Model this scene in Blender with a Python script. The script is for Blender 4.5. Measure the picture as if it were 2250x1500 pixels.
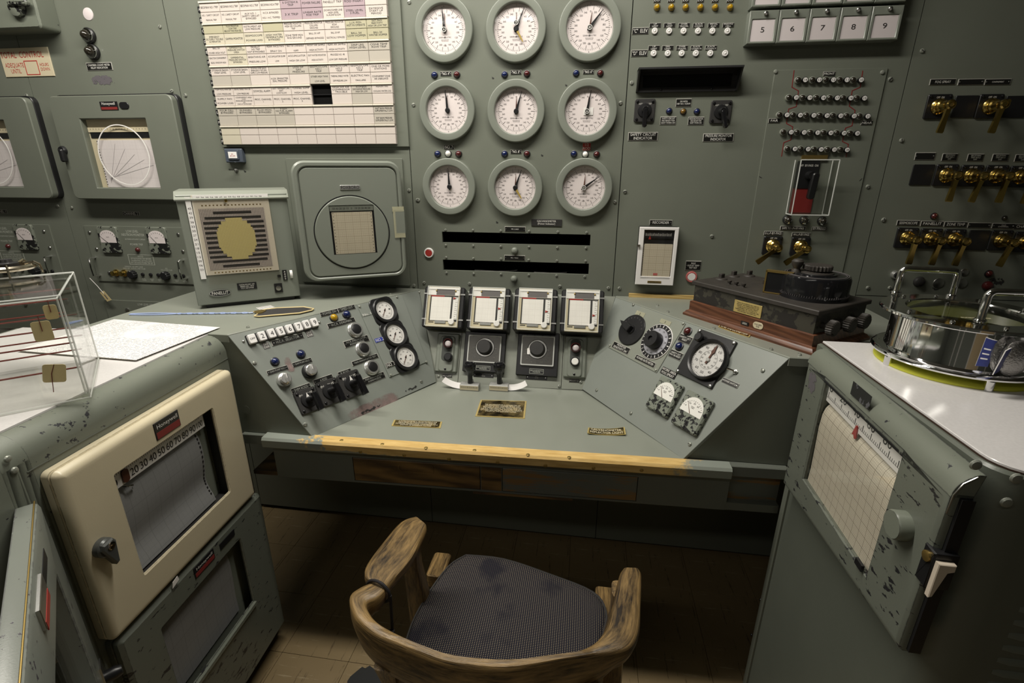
import bpy, math, random
from mathutils import Vector, Matrix
random.seed(7)
for o in list(bpy.data.objects): bpy.data.objects.remove(o, do_unlink=True)
SC = bpy.context.scene
COL = SC.collection
# ------------------------------------------------------------------ camera
FPX, CX, CY = 1097.4, 1125.0, 750.0
YAW, PITCH, ROLL = (math.radians(a) for a in (8.28, 19.32, 0.12))
CAM = Vector((0, -1.75, 1.5))
def _rot():
    cy, sy, cp, sp, cr, sr = math.cos(YAW), math.sin(YAW), math.cos(PITCH), math.sin(PITCH), math.cos(ROLL), math.sin(ROLL)
    ry = Matrix(((cy, 0, sy), (0, 1, 0), (-sy, 0, cy)))
    rx = Matrix(((1, 0, 0), (0, cp, -sp), (0, sp, cp)))
    rz = Matrix(((cr, -sr, 0), (sr, cr, 0), (0, 0, 1)))
    return rz @ rx @ ry
_M = _rot(); _MT = _M.transposed()
def _w(v): return Vector((v[0], v[2], -v[1]))
def ray(px, py): return _w(_MT @ Vector((px - CX, py - CY, FPX)))
def project(p):
    d = Vector(p) - CAM
    v = _M @ Vector((d.x, -d.z, d.y))
    return CX + FPX * v.x / v.z, CY + FPX * v.y / v.z
def hit(px, py, p0, n):
    r = ray(px, py); t = (Vector(p0) - CAM).dot(n) / r.dot(n)
    return CAM + r * t
def onx(px, py, x): return hit(px, py, (x, 0, 0), Vector((1, 0, 0)))
def ony(px, py, y): return hit(px, py, (0, y, 0), Vector((0, 1, 0)))
def onz(px, py, z): return hit(px, py, (0, 0, z), Vector((0, 0, 1)))
cd = bpy.data.cameras.new('camera'); cam = bpy.data.objects.new('camera', cd); COL.objects.link(cam)
cd.sensor_width = 36; cd.lens = FPX / 2250 * 36; cd.clip_start = .02
ax, ay, az = _w(_MT @ Vector((1, 0, 0))), _w(_MT @ Vector((0, -1, 0))), _w(_MT @ Vector((0, 0, -1)))
cam.matrix_world = Matrix(((ax.x, ay.x, az.x, CAM.x), (ax.y, ay.y, az.y, CAM.y), (ax.z, ay.z, az.z, CAM.z), (0, 0, 0, 1)))
SC.camera = cam
# ------------------------------------------------------------------ world, lights, exposure
wd = bpy.data.worlds.new('world'); SC.world = wd; wd.use_nodes = True
wd.node_tree.nodes['Background'].inputs[0].default_value = (.9, .95, 1, 1)
wd.node_tree.nodes['Background'].inputs[1].default_value = .02
def area(name, loc, rot, sx, sy, power, col):
    l = bpy.data.lights.new(name, 'AREA'); l.shape = 'RECTANGLE'; l.size = sx; l.size_y = sy; l.energy = power; l.color = col
    o = bpy.data.objects.new(name, l); COL.objects.link(o); o.location = loc; o.rotation_euler = rot
    return o
WARM = (1, .95, .86)
area('ceiling_lamp_light', (-.85, -.66, 2.55), (0, 0, 0), 2.2, .14, 50, WARM)
area('ceiling_lamp_light', (-1.2, -2.6, 2.55), (0, 0, 0), 2.0, .14, 9, WARM)
SC.view_settings.view_transform = 'Standard'; SC.view_settings.look = 'None'
SC.view_settings.gamma = 1; SC.view_settings.use_curve_mapping = False; SC.view_settings.exposure = 0.0
try: SC.cycles.transparent_max_bounces = 40
except Exception: pass
# ------------------------------------------------------------------ mesh builder
class B:
    def __init__(s): s.v = []; s.f = []
    def add(s, vs, fs, M=None):
        n = len(s.v)
        s.v += [tuple(M @ Vector(p)) for p in vs] if M else [tuple(p) for p in vs]
        s.f += [tuple(i + n for i in f) for f in fs]; return s
    def box(s, x0, x1, y0, y1, z0, z1, M=None):
        return s.add([(x0, y0, z0), (x1, y0, z0), (x1, y1, z0), (x0, y1, z0), (x0, y0, z1), (x1, y0, z1), (x1, y1, z1), (x0, y1, z1)],
                     [(3, 2, 1, 0), (4, 5, 6, 7), (0, 1, 5, 4), (1, 2, 6, 5), (2, 3, 7, 6), (3, 0, 4, 7)], M)
    def rings(s, rs, close=True, cap0=True, cap1=True, M=None):
        n = len(rs[0]); vs = [p for r in rs for p in r]; fs = []
        for k in range(len(rs) - 1):
            for i in range(n if close else n - 1):
                j = (i + 1) % n
                fs.append((k * n + i, k * n + j, (k + 1) * n + j, (k + 1) * n + i))
        if cap0: fs.append(tuple(range(n - 1, -1, -1)))
        if cap1: fs.append(tuple((len(rs) - 1) * n + i for i in range(n)))
        return s.add(vs, fs, M)
    def prism(s, poly, z0, z1, bev=0, M=None):
        def at(p, z): return [(x, y, z) for x, y in p]
        if bev:
            q = inset(poly, bev)
            return s.rings([at(poly, z0), at(poly, z1 - bev), at(q, z1)], M=M)
        return s.rings([at(poly, z0), at(poly, z1)], M=M)
    def slab(s, cx, cy, w, h, z0, z1, r=0, bev=0, seg=4, M=None):
        return s.prism(rrect(cx, cy, w, h, r, seg), z0, z1, bev, M)
    def frame(s, o, i, z0, z1, bev=0, M=None):
        # o, i: matching polygons (outer, inner); ring with open middle
        n = len(o)
        if bev:
            ob, ib = inset(o, bev), inset(i, -bev)
            rs = [(i, z0), (o, z0), (o, z1 - bev), (ob, z1), (ib, z1), (i, z1 - bev), (i, z0)]
        else: rs = [(i, z0), (o, z0), (o, z1), (i, z1), (i, z0)]
        return s.rings([[(x, y, z) for x, y in p] for p, z in rs], cap0=False, cap1=False, M=M)
    def lathe(s, prof, seg=24, cx=0, cy=0, M=None, cap0=False, cap1=True):
        return s.rings([[(cx + r * math.cos(2 * math.pi * k / seg), cy + r * math.sin(2 * math.pi * k / seg), z) for k in range(seg)] for r, z in prof], cap0=cap0, cap1=cap1, M=M)
    def tube(s, path, r, seg=8, closed=False, M=None):
        P = [Vector(p) for p in path]; n = len(P); rs = []; up = None
        for k in range(n):
            if closed: t = P[(k + 1) % n] - P[k - 1]
            else: t = P[min(k + 1, n - 1)] - P[max(k - 1, 0)]
            t.normalize()
            if up is None: up = t.orthogonal().normalized()
            up = (up - t * up.dot(t)); up = up.normalized() if up.length > 1e-6 else t.orthogonal().normalized()
            q = t.cross(up); rr = r[k] if isinstance(r, (list, tuple)) else r
            rs.append([tuple(P[k] + (up * math.cos(2 * math.pi * j / seg) + q * math.sin(2 * math.pi * j / seg)) * rr) for j in range(seg)])
        if closed: rs.append(rs[0]); return s.rings(rs, cap0=False, cap1=False, M=M)
        return s.rings(rs, M=M)
    def sphere(s, c, r, M=None, seg=12, n=7, sz=1, half=False):
        rs = []
        a0 = 0 if half else -math.pi / 2
        for k in range(n + 1):
            a = a0 + (math.pi / 2 - a0) * k / n; rr = max(r * math.cos(a), 1e-5)
            rs.append([(c[0] + rr * math.cos(2 * math.pi * j / seg), c[1] + rr * math.sin(2 * math.pi * j / seg), c[2] + r * sz * math.sin(a)) for j in range(seg)])
        return s.rings(rs, M=M)
    def mesh(s, name, sm=35):
        m = bpy.data.meshes.new(name); m.from_pydata(s.v, [], s.f); m.validate(); m.update()
        if sm:
            m.polygons.foreach_set('use_smooth', [True] * len(m.polygons))
            m.set_sharp_from_angle(angle=math.radians(sm))
        return m
def _gm(s, name, ax):
    return grain(s.mesh(name, 40), lambda i, co: (co[ax], co[(ax + 1) % 3], co[(ax + 2) % 3]))
B.grainmesh = _gm
def inset(poly, d):
    n = len(poly); out = []
    ar = sum(poly[i][0] * poly[(i + 1) % n][1] - poly[(i + 1) % n][0] * poly[i][1] for i in range(n))
    sg = 1 if ar > 0 else -1
    for i in range(n):
        a, b, c = Vector(poly[i - 1]), Vector(poly[i]), Vector(poly[(i + 1) % n])
        e1, e2 = (b - a), (c - b)
        if e1.length < 1e-9: e1 = e2
        if e2.length < 1e-9: e2 = e1
        e1 = e1.normalized(); e2 = e2.normalized()
        n1, n2 = Vector((-e1.y, e1.x)) * sg, Vector((-e2.y, e2.x)) * sg
        m = n1 + n2
        m = m / max(m.length_squared, 1e-9) * 2
        out.append((b.x + m.x * d, b.y + m.y * d))
    return out
def rrect(cx, cy, w, h, r=0, seg=4):
    if r <= 0: return [(cx - w / 2, cy - h / 2), (cx + w / 2, cy - h / 2), (cx + w / 2, cy + h / 2), (cx - w / 2, cy + h / 2)]
    p = []
    for sx, sy, a in ((1, -1, -90), (1, 1, 0), (-1, 1, 90), (-1, -1, 180)):
        for k in range(seg + 1):
            t = math.radians(a + 90 * k / seg)
            p.append((cx + sx * (w / 2 - r) + r * math.cos(t), cy + sy * (h / 2 - r) + r * math.sin(t)))
    return p
def circle(cx, cy, r, n=32, a0=0): return [(cx + r * math.cos(a0 + 2 * math.pi * k / n), cy + r * math.sin(a0 + 2 * math.pi * k / n)) for k in range(n)]
def gear(r, d, n, sub=4):
    p = []
    for k in range(n * sub):
        a = 2 * math.pi * k / (n * sub); p.append(((r + d * math.cos(a * n)) * math.cos(a), (r + d * math.cos(a * n)) * math.sin(a)))
    return p
# ------------------------------------------------------------------ objects
CACHE = {}
def cached(key, fn):
    if key not in CACHE: CACHE[key] = fn()
    return CACHE[key]
def _mk(name, mesh, mt):
    if isinstance(mesh, B): mesh = mesh.mesh(name)
    o = bpy.data.objects.new(name, mesh)
    if mt is not None and mesh is not None and not mesh.materials: mesh.materials.append(mt)
    COL.objects.link(o); return o
def thing(name, label, cat, M=None, group=None, mesh=None, mt=None, kind=None):
    o = _mk(name, mesh, mt)
    if mesh is None: o.empty_display_size = .02
    if M is not None: o.matrix_world = M
    if label: o['label'] = label
    if cat: o['category'] = cat
    if group: o['group'] = group
    if kind: o['kind'] = kind
    return o
def part(parent, name, mesh, mt, loc=None, rz=0, label=None, M=None, kind=None):
    o = _mk(name, mesh, mt); o.parent = parent
    if M is not None: o.matrix_local = M
    else:
        if loc: o.location = loc
        if rz: o.rotation_euler = (0, 0, rz)
    if label: o['label'] = label
    if kind: o['kind'] = kind
    return o
_fc = None
def text_raw(s, spacing=1.0):
    def mk():
        c = bpy.data.curves.new('lettering', 'FONT'); c.body = s; c.size = 1; c.align_x = 'CENTER'; c.resolution_u = 4 if len(s) < 6 else 2; c.space_line = .95; c.space_character = spacing; c.fill_mode = 'FRONT'
        o = bpy.data.objects.new('lettering', c); COL.objects.link(o)
        m = bpy.data.meshes.new_from_object(o)
        bpy.data.objects.remove(o); bpy.data.curves.remove(c)
        vs = [v.co.copy() for v in m.vertices]; fs = [tuple(p.vertices) for p in m.polygons]; bpy.data.meshes.remove(m)
        if not vs: return [], [], (0, 1, 0, 1)
        x0, x1 = min(v.x for v in vs), max(v.x for v in vs); y0, y1 = min(v.y for v in vs), max(v.y for v in vs)
        return vs, fs, (x0, x1, y0, y1)
    return cached(('txt', s, spacing), mk)
def add_text(b, s, w, h, cx=0, cy=0, z=0, rot=0, stretch=1.35, size=None):
    vs, fs, (x0, x1, y0, y1) = text_raw(s)
    if not vs: return b
    k = min(w / (x1 - x0), h / (y1 - y0)); kx = min(w / (x1 - x0), k * stretch); ky = min(h / (y1 - y0), k * stretch)
    if size: kx = ky = size
    c, sn = math.cos(rot), math.sin(rot); out = []
    for v in vs:
        x, y = (v.x - (x0 + x1) / 2) * kx, (v.y - (y0 + y1) / 2) * ky
        out.append((cx + x * c - y * sn, cy + x * sn + y * c, z))
    return b.add(out, fs)
def lettering(parent, s, w, h, z, mt, cx=0, cy=0, rot=0, stretch=1.35, name='lettering'):
    b = add_text(B(), s, w, h, cx, cy, z, rot, stretch)
    return part(parent, name, b.mesh('lettering', 0), mt)
# ------------------------------------------------------------------ frames on real surfaces
class Fr:
    def __init__(s, o, u, v):
        s.o = Vector(o); s.u = Vector(u).normalized(); v = Vector(v); s.v = (v - s.u * v.dot(s.u)).normalized(); s.n = s.u.cross(s.v)
    def p(s, a, b, h=0): return s.o + s.u * a + s.v * b + s.n * h
    def px(s, x, y, h=0):
        q = hit(x, y, s.o + s.n * h, s.n) - s.o
        return q.dot(s.u), q.dot(s.v)
    def mat(s, a, b, h=0, rot=0):
        q = s.p(a, b, h); m = Matrix((s.u, s.v, s.n)).transposed().to_4x4(); m.translation = q
        return m @ Matrix.Rotation(rot, 4, 'Z') if rot else m
    def scale(s, a, b):
        p0 = project(s.p(a, b)); p1 = project(s.p(a + .01, b)); p2 = project(s.p(a, b + .01))
        return math.dist(p0, p1) / .01, math.dist(p0, p2) / .01
    def at(s, x, y, h=0, rot=0): return s.mat(*s.px(x, y, h), h, rot)
    def size(s, x, y, w, h):
        su, sv = s.scale(*s.px(x, y)); return w / su, h / sv
# ------------------------------------------------------------------ materials
MT = {}
def _n(nt, t, **k):
    n = nt.nodes.new(t)
    for a, b in k.items(): setattr(n, a, b)
    return n
def rgb(c): return (c[0], c[1], c[2], 1)
def mat(name, col, rough=.5, metal=0, spec=.5, emit=0, coat=0, bump=0, bscale=300, var=0, vscale=30):
    m = bpy.data.materials.new(name); m.use_nodes = True; nt = m.node_tree; p = nt.nodes['Principled BSDF']
    p.inputs['Base Color'].default_value = rgb(col); p.inputs['Roughness'].default_value = rough; p.inputs['Metallic'].default_value = metal
    p.inputs['Specular IOR Level'].default_value = spec; p.inputs['Coat Weight'].default_value = coat
    if emit: p.inputs['Emission Color'].default_value = rgb(col); p.inputs['Emission Strength'].default_value = emit
    if bump or var:
        tc = _n(nt, 'ShaderNodeTexCoord')
        if bump:
            no = _n(nt, 'ShaderNodeTexNoise'); no.inputs['Scale'].default_value = bscale; no.inputs['Detail'].default_value = 2
            bp = _n(nt, 'ShaderNodeBump'); bp.inputs['Strength'].default_value = bump; bp.inputs['Distance'].default_value = .001
            nt.links.new(tc.outputs['Object'], no.inputs['Vector']); nt.links.new(no.outputs['Fac'], bp.inputs['Height']); nt.links.new(bp.outputs['Normal'], p.inputs['Normal'])
        if var:
            no = _n(nt, 'ShaderNodeTexNoise'); no.inputs['Scale'].default_value = vscale; no.inputs['Detail'].default_value = 4
            mx = _n(nt, 'ShaderNodeMix', data_type='RGBA'); mx.inputs[6].default_value = rgb([c * (1 - var) for c in col]); mx.inputs[7].default_value = rgb([min(1, c * (1 + var)) for c in col])
            nt.links.new(tc.outputs['Object'], no.inputs['Vector']); nt.links.new(no.outputs['Fac'], mx.inputs[0]); nt.links.new(mx.outputs[2], p.inputs['Base Color'])
    MT[name] = m; return m
def math_node(nt, op, a, b=None, c=None):
    n = _n(nt, 'ShaderNodeMath', operation=op)
    for i, x in enumerate((a, b, c)):
        if x is None: continue
        if isinstance(x, (int, float)): n.inputs[i].default_value = x
        else: nt.links.new(x, n.inputs[i])
    return n.outputs[0]
def ramp(nt, fac, e0, e1):
    n = _n(nt, 'ShaderNodeMapRange'); n.inputs[1].default_value = e0; n.inputs[2].default_value = e1; n.clamp = True
    nt.links.new(fac, n.inputs[0]); return n.outputs[0]
def mixc(nt, fac, a, b):
    n = _n(nt, 'ShaderNodeMix', data_type='RGBA')
    for i, x in ((0, fac), (6, a), (7, b)):
        if isinstance(x, (int, float)): n.inputs[i].default_value = x
        elif isinstance(x, (tuple, list)): n.inputs[i].default_value = rgb(x)
        else: nt.links.new(x, n.inputs[i])
    return n.outputs[2]
def noise(nt, vec, scale, detail=3, rough=.5, stretch=None):
    no = _n(nt, 'ShaderNodeTexNoise'); no.inputs['Scale'].default_value = scale; no.inputs['Detail'].default_value = detail; no.inputs['Roughness'].default_value = rough
    if stretch:
        mp = _n(nt, 'ShaderNodeMapping'); mp.inputs['Scale'].default_value = stretch; nt.links.new(vec, mp.inputs['Vector']); vec = mp.outputs[0]
    nt.links.new(vec, no.inputs['Vector']); return no.outputs['Fac']
def base(name, rough=.5, metal=0, spec=.5):
    m = bpy.data.materials.new(name); m.use_nodes = True; nt = m.node_tree; p = nt.nodes['Principled BSDF']
    p.inputs['Roughness'].default_value = rough; p.inputs['Metallic'].default_value = metal; p.inputs['Specular IOR Level'].default_value = spec
    tc = _n(nt, 'ShaderNodeTexCoord'); MT[name] = m
    return m, nt, p, tc
def bumpit(nt, p, h, strength, dist=.001):
    b = _n(nt, 'ShaderNodeBump'); b.inputs['Strength'].default_value = strength; b.inputs['Distance'].default_value = dist
    nt.links.new(h, b.inputs['Height']); nt.links.new(b.outputs['Normal'], p.inputs['Normal'])
def chipped(name, col, chip=(.02, .02, .022), thr=.72, scale=25, rough=.42, edge=0.0, spec=.5, streak=None, metal_edge=None):
    """painted metal with worn spots: noise flakes, and bare edges where the surface bends"""
    m, nt, p, tc = base(name, rough, 0, spec)
    v = tc.outputs['Object']
    n1 = noise(nt, v, scale, 5, .62, streak); n2 = noise(nt, v, 3.5, 2)
    f = ramp(nt, math_node(nt, 'ADD', n1, math_node(nt, 'MULTIPLY', math_node(nt, 'SUBTRACT', n2, .5), .35)), thr, thr + .012)
    if edge:
        bv = _n(nt, 'ShaderNodeBevel'); bv.samples = 4; bv.inputs['Radius'].default_value = edge
        ge = _n(nt, 'ShaderNodeNewGeometry')
        dt = _n(nt, 'ShaderNodeVectorMath', operation='DOT_PRODUCT'); nt.links.new(bv.outputs[0], dt.inputs[0]); nt.links.new(ge.outputs['Normal'], dt.inputs[1])
        e = math_node(nt, 'SUBTRACT', 1, dt.outputs['Value'])
        n3 = noise(nt, v, scale * 2.2, 4)
        f = math_node(nt, 'MAXIMUM', f, ramp(nt, math_node(nt, 'MULTIPLY', e, ramp(nt, n3, .35, .6)), .03, .06))
    n4 = noise(nt, v, 9, 4)
    c = mixc(nt, n4, [x * .93 for x in col], [x * 1.06 for x in col])
    nt.links.new(mixc(nt, f, c, chip), p.inputs['Base Color'])
    bumpit(nt, p, math_node(nt, 'SUBTRACT', noise(nt, v, 350, 2), math_node(nt, 'MULTIPLY', f, 1.5)), .12, .0006)
    return m
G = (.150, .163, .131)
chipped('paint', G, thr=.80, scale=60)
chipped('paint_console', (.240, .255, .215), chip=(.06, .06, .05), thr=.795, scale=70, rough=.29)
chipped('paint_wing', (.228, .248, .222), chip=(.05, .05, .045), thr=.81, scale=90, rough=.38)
chipped('paint_worn', (.17, .187, .15), thr=.69, scale=45, rough=.36, edge=.002)
chipped('paint_edge', (.165, .18, .145), thr=.665, scale=60, rough=.34, edge=.003, chip=(.03, .03, .035))
chipped('paint_scratched', (.135, .148, .120), thr=.625, scale=30, rough=.4, edge=.003, streak=(1, 2.6, .8))
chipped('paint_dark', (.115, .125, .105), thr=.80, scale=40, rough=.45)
chipped('paint_flaked', (.17, .185, .15), chip=(.012, .012, .012), thr=.52, scale=45, rough=.4)
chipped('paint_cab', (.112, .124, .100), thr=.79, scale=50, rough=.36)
chipped('cream', (.60, .53, .37), chip=(.05, .04, .03), thr=.80, scale=50, rough=.34, edge=.002)
mat('bezel_green', (.195, .212, .178), .33)
mat('band_red', (.20, .025, .022), .5)
mat('escutcheon', (.028, .027, .026), .5)
mat('cream_plain', (.60, .53, .37), .4)
mat('black', (.012, .012, .013), .35)
mat('black_gloss', (.01, .01, .011), .12)
mat('black_rough', (.02, .019, .018), .6, var=.3)
mat('void', (.004, .004, .004), .9, spec=.1)
mat('plate_black', (.012, .012, .011), .3)
mat('plate_white', (.75, .73, .68), .5)
mat('plate_edge', (.42, .41, .37), .5)
mat('ink', (.02, .018, .018), .6)
mat('ink_grey', (.12, .11, .11), .6)
mat('ink_white', (.72, .71, .66), .6)
mat('ink_faint', (.30, .31, .28), .6)
mat('ink_green', (.52, .54, .47), .6)
mat('ink_red', (.42, .03, .025), .6)
mat('red_line', (.20, .02, .02), .5)
mat('chrome', (.82, .82, .82), .06, 1)
mat('steel', (.50, .50, .48), .3, 1, bump=.1)
mat('satin', (.66, .66, .64), .32, .85)
mat('cast_grey', (.36, .36, .34), .45, .2, var=.2, vscale=200)
mat('screw', (.30, .315, .27), .38, .3)
mat('brass', (.62, .44, .13), .2, 1)
mat('brass_dull', (.42, .30, .10), .38, .9)
mat('brass_plate', (.58, .45, .17), .32, .35, var=.2, vscale=60)
mat('white_gloss', (.82, .80, .78), .25)
mat('white', (.80, .78, .75), .5)
mat('white_lamp', (.82, .81, .76), .15)
mat('dial_face', (.72, .65, .64), .6, var=.05, vscale=25)
mat('blue_lens', (.009, .016, .075), .1, coat=.5)
mat('red_lens', (.07, .012, .012), .12, coat=.5)
mat('amber_lens', (.42, .25, .01), .12, coat=.5)
mat('amber_dark', (.16, .085, .015), .12, coat=.5)
mat('dark_lens', (.02, .017, .012), .08, coat=.5)
mat('red', (.36, .03, .025), .35)
mat('red_plate', (.20, .02, .018), .4)
mat('pink', (.52, .14, .13), .4)
mat('blue_tape', (.04, .06, .35), .4)
mat('blue_label', (.02, .03, .16), .4)
mat('blue_wire', (.36, .45, .72), .35)
mat('slate_blue', (.07, .085, .11), .4)
mat('pointer_brown', (.09, .03, .015), .45)
mat('pointer_yellow', (.38, .27, .06), .45)
mat('yellow_tape', (.56, .50, .26), .3)
mat('tan_paper', (.58, .47, .24), .6)
mat('green_gem', (.01, .16, .06), .2)
mat('lens_white', (.66, .60, .60), .45)
mat('copper_rod', (.16, .04, .03), .35, .4)
mat('leather', (.028, .026, .025), .75, bump=.3, bscale=500)
mat('yellow_edge', (.68, .55, .28), .5)
mat('glow_yellow', (.55, .56, .05), .6)
mat('rubber', (.015, .015, .016), .7)
mat('grime', (.05, .055, .048), .6)
mat('hood', (.022, .022, .023), .4)
mat('trace', (.45, .42, .43), .6)
mat('edge_brown', (.035, .018, .010), .5)
def clear(name, tint=(.95, .96, .94), gloss=.06, rough=.03, spec=.10):
    m = bpy.data.materials.new(name); m.use_nodes = True; nt = m.node_tree
    for n in list(nt.nodes): nt.nodes.remove(n)
    out = _n(nt, 'ShaderNodeOutputMaterial'); tr = _n(nt, 'ShaderNodeBsdfTransparent'); gl = _n(nt, 'ShaderNodeBsdfGlossy'); mx = _n(nt, 'ShaderNodeMixShader')
    tr.inputs[0].default_value = rgb(tint); gl.inputs['Roughness'].default_value = rough
    lw = _n(nt, 'ShaderNodeLayerWeight'); lw.inputs[0].default_value = .5
    f = math_node(nt, 'ADD', math_node(nt, 'MULTIPLY', math_node(nt, 'POWER', lw.outputs['Facing'], 5), .8), gloss * .5)
    nt.links.new(f, mx.inputs[0]); nt.links.new(tr.outputs[0], mx.inputs[1]); nt.links.new(gl.outputs[0], mx.inputs[2]); nt.links.new(mx.outputs[0], out.inputs[0])
    MT[name] = m; return m
clear('glass', (.995, .995, .99), .042)
clear('acrylic', (.985, .988, .98), .06, .04)
clear('acrylic_smoke', (.80, .78, .72), .12, .25)
clear('film', (.95, .94, .92), .10, .25)
def frosty(name, col, op):
    m = bpy.data.materials.new(name); m.use_nodes = True; nt = m.node_tree; p = nt.nodes['Principled BSDF']
    p.inputs['Base Color'].default_value = rgb(col); p.inputs['Roughness'].default_value = .3; p.inputs['Alpha'].default_value = op
    MT[name] = m
frosty('acrylic_edge', (.80, .82, .78), .55)
frosty('tape_clear', (.58, .56, .38), .45)
def blotch(name, col, thr, scale, rough=.5, soft=.03):
    m, nt, p, tc = base(name, rough); p.inputs['Base Color'].default_value = rgb(col)
    v = tc.outputs['Object']; sg = _n(nt, 'ShaderNodeSeparateXYZ'); nt.links.new(tc.outputs['Generated'], sg.inputs[0])
    def bell(c): q = math_node(nt, 'SUBTRACT', math_node(nt, 'MULTIPLY', c, 2), 1); return math_node(nt, 'SUBTRACT', 1, math_node(nt, 'MULTIPLY', q, q))
    mk = math_node(nt, 'POWER', math_node(nt, 'MULTIPLY', bell(sg.outputs[0]), bell(sg.outputs[1])), .3)
    f = ramp(nt, math_node(nt, 'MULTIPLY', noise(nt, v, scale, 5, .6), mk), thr, thr + soft)
    nt.links.new(f, p.inputs['Alpha'])
blotch('residue', (.12, .11, .12), .36, 60)
blotch('pink_stain', (.31, .225, .21), .30, 22, .5, .35)
blotch('scrape', (.03, .03, .028), .46, 90)
def lines(nt, coord, pitch, width):
    f = math_node(nt, 'FRACT', math_node(nt, 'ADD', math_node(nt, 'DIVIDE', coord, pitch), 100.5))
    return math_node(nt, 'LESS_THAN', math_node(nt, 'ABSOLUTE', math_node(nt, 'SUBTRACT', f, .5)), width / pitch / 2)
def chart(name, paper, ink, fine, coarse, wf=.0004, wc=.0008, amt=.5, axes=(0, 1), rough=.6):
    m, nt, p, tc = base(name, rough)
    sx = _n(nt, 'ShaderNodeSeparateXYZ'); nt.links.new(tc.outputs['Object'], sx.inputs[0])
    a, b = sx.outputs[axes[0]], sx.outputs[axes[1]]
    f = math_node(nt, 'MAXIMUM', lines(nt, a, fine[0], wf), lines(nt, b, fine[1], wf))
    c = math_node(nt, 'MAXIMUM', lines(nt, a, coarse[0], wc), lines(nt, b, coarse[1], wc))
    k = math_node(nt, 'MAXIMUM', math_node(nt, 'MULTIPLY', f, amt * .55), math_node(nt, 'MULTIPLY', c, amt))
    col = mixc(nt, noise(nt, tc.outputs['Object'], 14, 4), [x * .9 for x in paper], [min(1, x * 1.08) for x in paper])
    nt.links.new(mixc(nt, k, col, ink), p.inputs['Base Color'])
    return m
chart('chart_white', (.72, .67, .67), (.30, .25, .26), (.012, .012), (.05, .05), amt=.35)
chart('chart_tan', (.58, .52, .40), (.22, .16, .10), (.006, .0075), (.024, .0225), .0006, .0010, .6)
chart('chart_buff', (.62, .57, .46), (.14, .11, .08), (.0042, .0042), (.021, .021), .0007, .0012, .75)
chart('chart_grey', (.24, .243, .24), (.09, .09, .09), (.012, .015), (.036, .045), .0005, .0009, .45)
chart('chart_small', (.84, .81, .77), (.45, .40, .36), (.008, .008), (.02, .02), .0004, .0006, .4)
def woodmat(name, c1, c2, scale=18, stretch=(1, 1, 10), rough=.45, bump=.3, ring=6):
    m, nt, p, tc = base(name, rough)
    v = tc.outputs['Object']
    mp = _n(nt, 'ShaderNodeMapping'); mp.inputs['Scale'].default_value = stretch; nt.links.new(v, mp.inputs['Vector'])
    n = noise(nt, mp.outputs[0], scale, 6, .6)
    w = _n(nt, 'ShaderNodeTexWave', wave_type='BANDS', bands_direction='DIAGONAL'); w.inputs['Scale'].default_value = ring; w.inputs['Distortion'].default_value = 6; w.inputs['Detail'].default_value = 3; w.inputs['Detail Scale'].default_value = 1.5
    nt.links.new(mp.outputs[0], w.inputs['Vector'])
    k = math_node(nt, 'ADD', math_node(nt, 'MULTIPLY', n, .6), math_node(nt, 'MULTIPLY', w.outputs['Fac'], .4))
    nt.links.new(mixc(nt, ramp(nt, k, .25, .75), c1, c2), p.inputs['Base Color'])
    bumpit(nt, p, k, bump, .002)
    return m
woodmat('wood_edge', (.55, .33, .10), (.72, .50, .20), 14, (1, 9, 9), .4, .15, 3)
woodmat('wood_drawer', (.05, .028, .010), (.20, .115, .035), 8, (1.2, 6, 6), .5, .2, 2.2)
def grainwood(name, c1, c2):
    m, nt, p, tc = base(name, .36)
    at = _n(nt, 'ShaderNodeAttribute'); at.attribute_name = 'grain'; v = at.outputs['Vector']
    n1 = noise(nt, v, 1.0, 6, .7, (11, 110, 110)); n2 = noise(nt, v, 1.0, 4, .6, (25, 420, 420)); n3 = noise(nt, v, 1.0, 3, .5, (5, 16, 16))
    k = math_node(nt, 'ADD', math_node(nt, 'ADD', math_node(nt, 'MULTIPLY', n1, .5), math_node(nt, 'MULTIPLY', n2, .35)), math_node(nt, 'MULTIPLY', n3, .3))
    nt.links.new(mixc(nt, ramp(nt, k, .47, .70), c1, c2), p.inputs['Base Color']); bumpit(nt, p, k, .7, .002)
grainwood('wood_chair', (.018, .011, .006), (.29, .185, .07))
def grain(mesh, fn):
    a = mesh.attributes.new('grain', 'FLOAT_VECTOR', 'POINT'); d = []
    for i, q in enumerate(mesh.vertices): d += list(fn(i, q.co))
    a.data.foreach_set('vector', d); return mesh
woodmat('mahogany', (.075, .028, .014), (.15, .060, .030), 20, (1, 12, 12), .3, .1, 3)
woodmat('wood_strip', (.40, .26, .08), (.62, .45, .18), 20, (1, 14, 14), .45, .1, 3)
# ================================================================== room shell
m, nt, p, tc = base('floor_tile', .45)
v = tc.outputs['Object']
n = noise(nt, v, 6, 5); s1 = ramp(nt, noise(nt, v, 14, 5, .7, (4, .35, 1)), .59, .63); s2 = ramp(nt, noise(nt, v, 10, 5, .7, (.4, 5, 1)), .60, .64)
c = mixc(nt, n, (.20, .145, .070), (.28, .205, .105)); c = mixc(nt, math_node(nt, 'MULTIPLY', s1, .7), c, (.06, .035, .015)); c = mixc(nt, math_node(nt, 'MULTIPLY', s2, .5), c, (.46, .38, .24))
nt.links.new(c, p.inputs['Base Color'])
mat('tile_grout', (.12, .085, .045), .8); mat('room_wall', (.13, .14, .12), .7); mat('room_ceiling', (.22, .22, .20), .8)
X0, X1, Y0, Y1, ZC = -3.3, 2.5, -4.2, .45, 2.7
fl = thing('floor', None, None, kind='structure', mesh=B().box(X0, X1, Y0, Y1, -.06, -.004), mt=MT['tile_grout'])
tp = .2286
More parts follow.
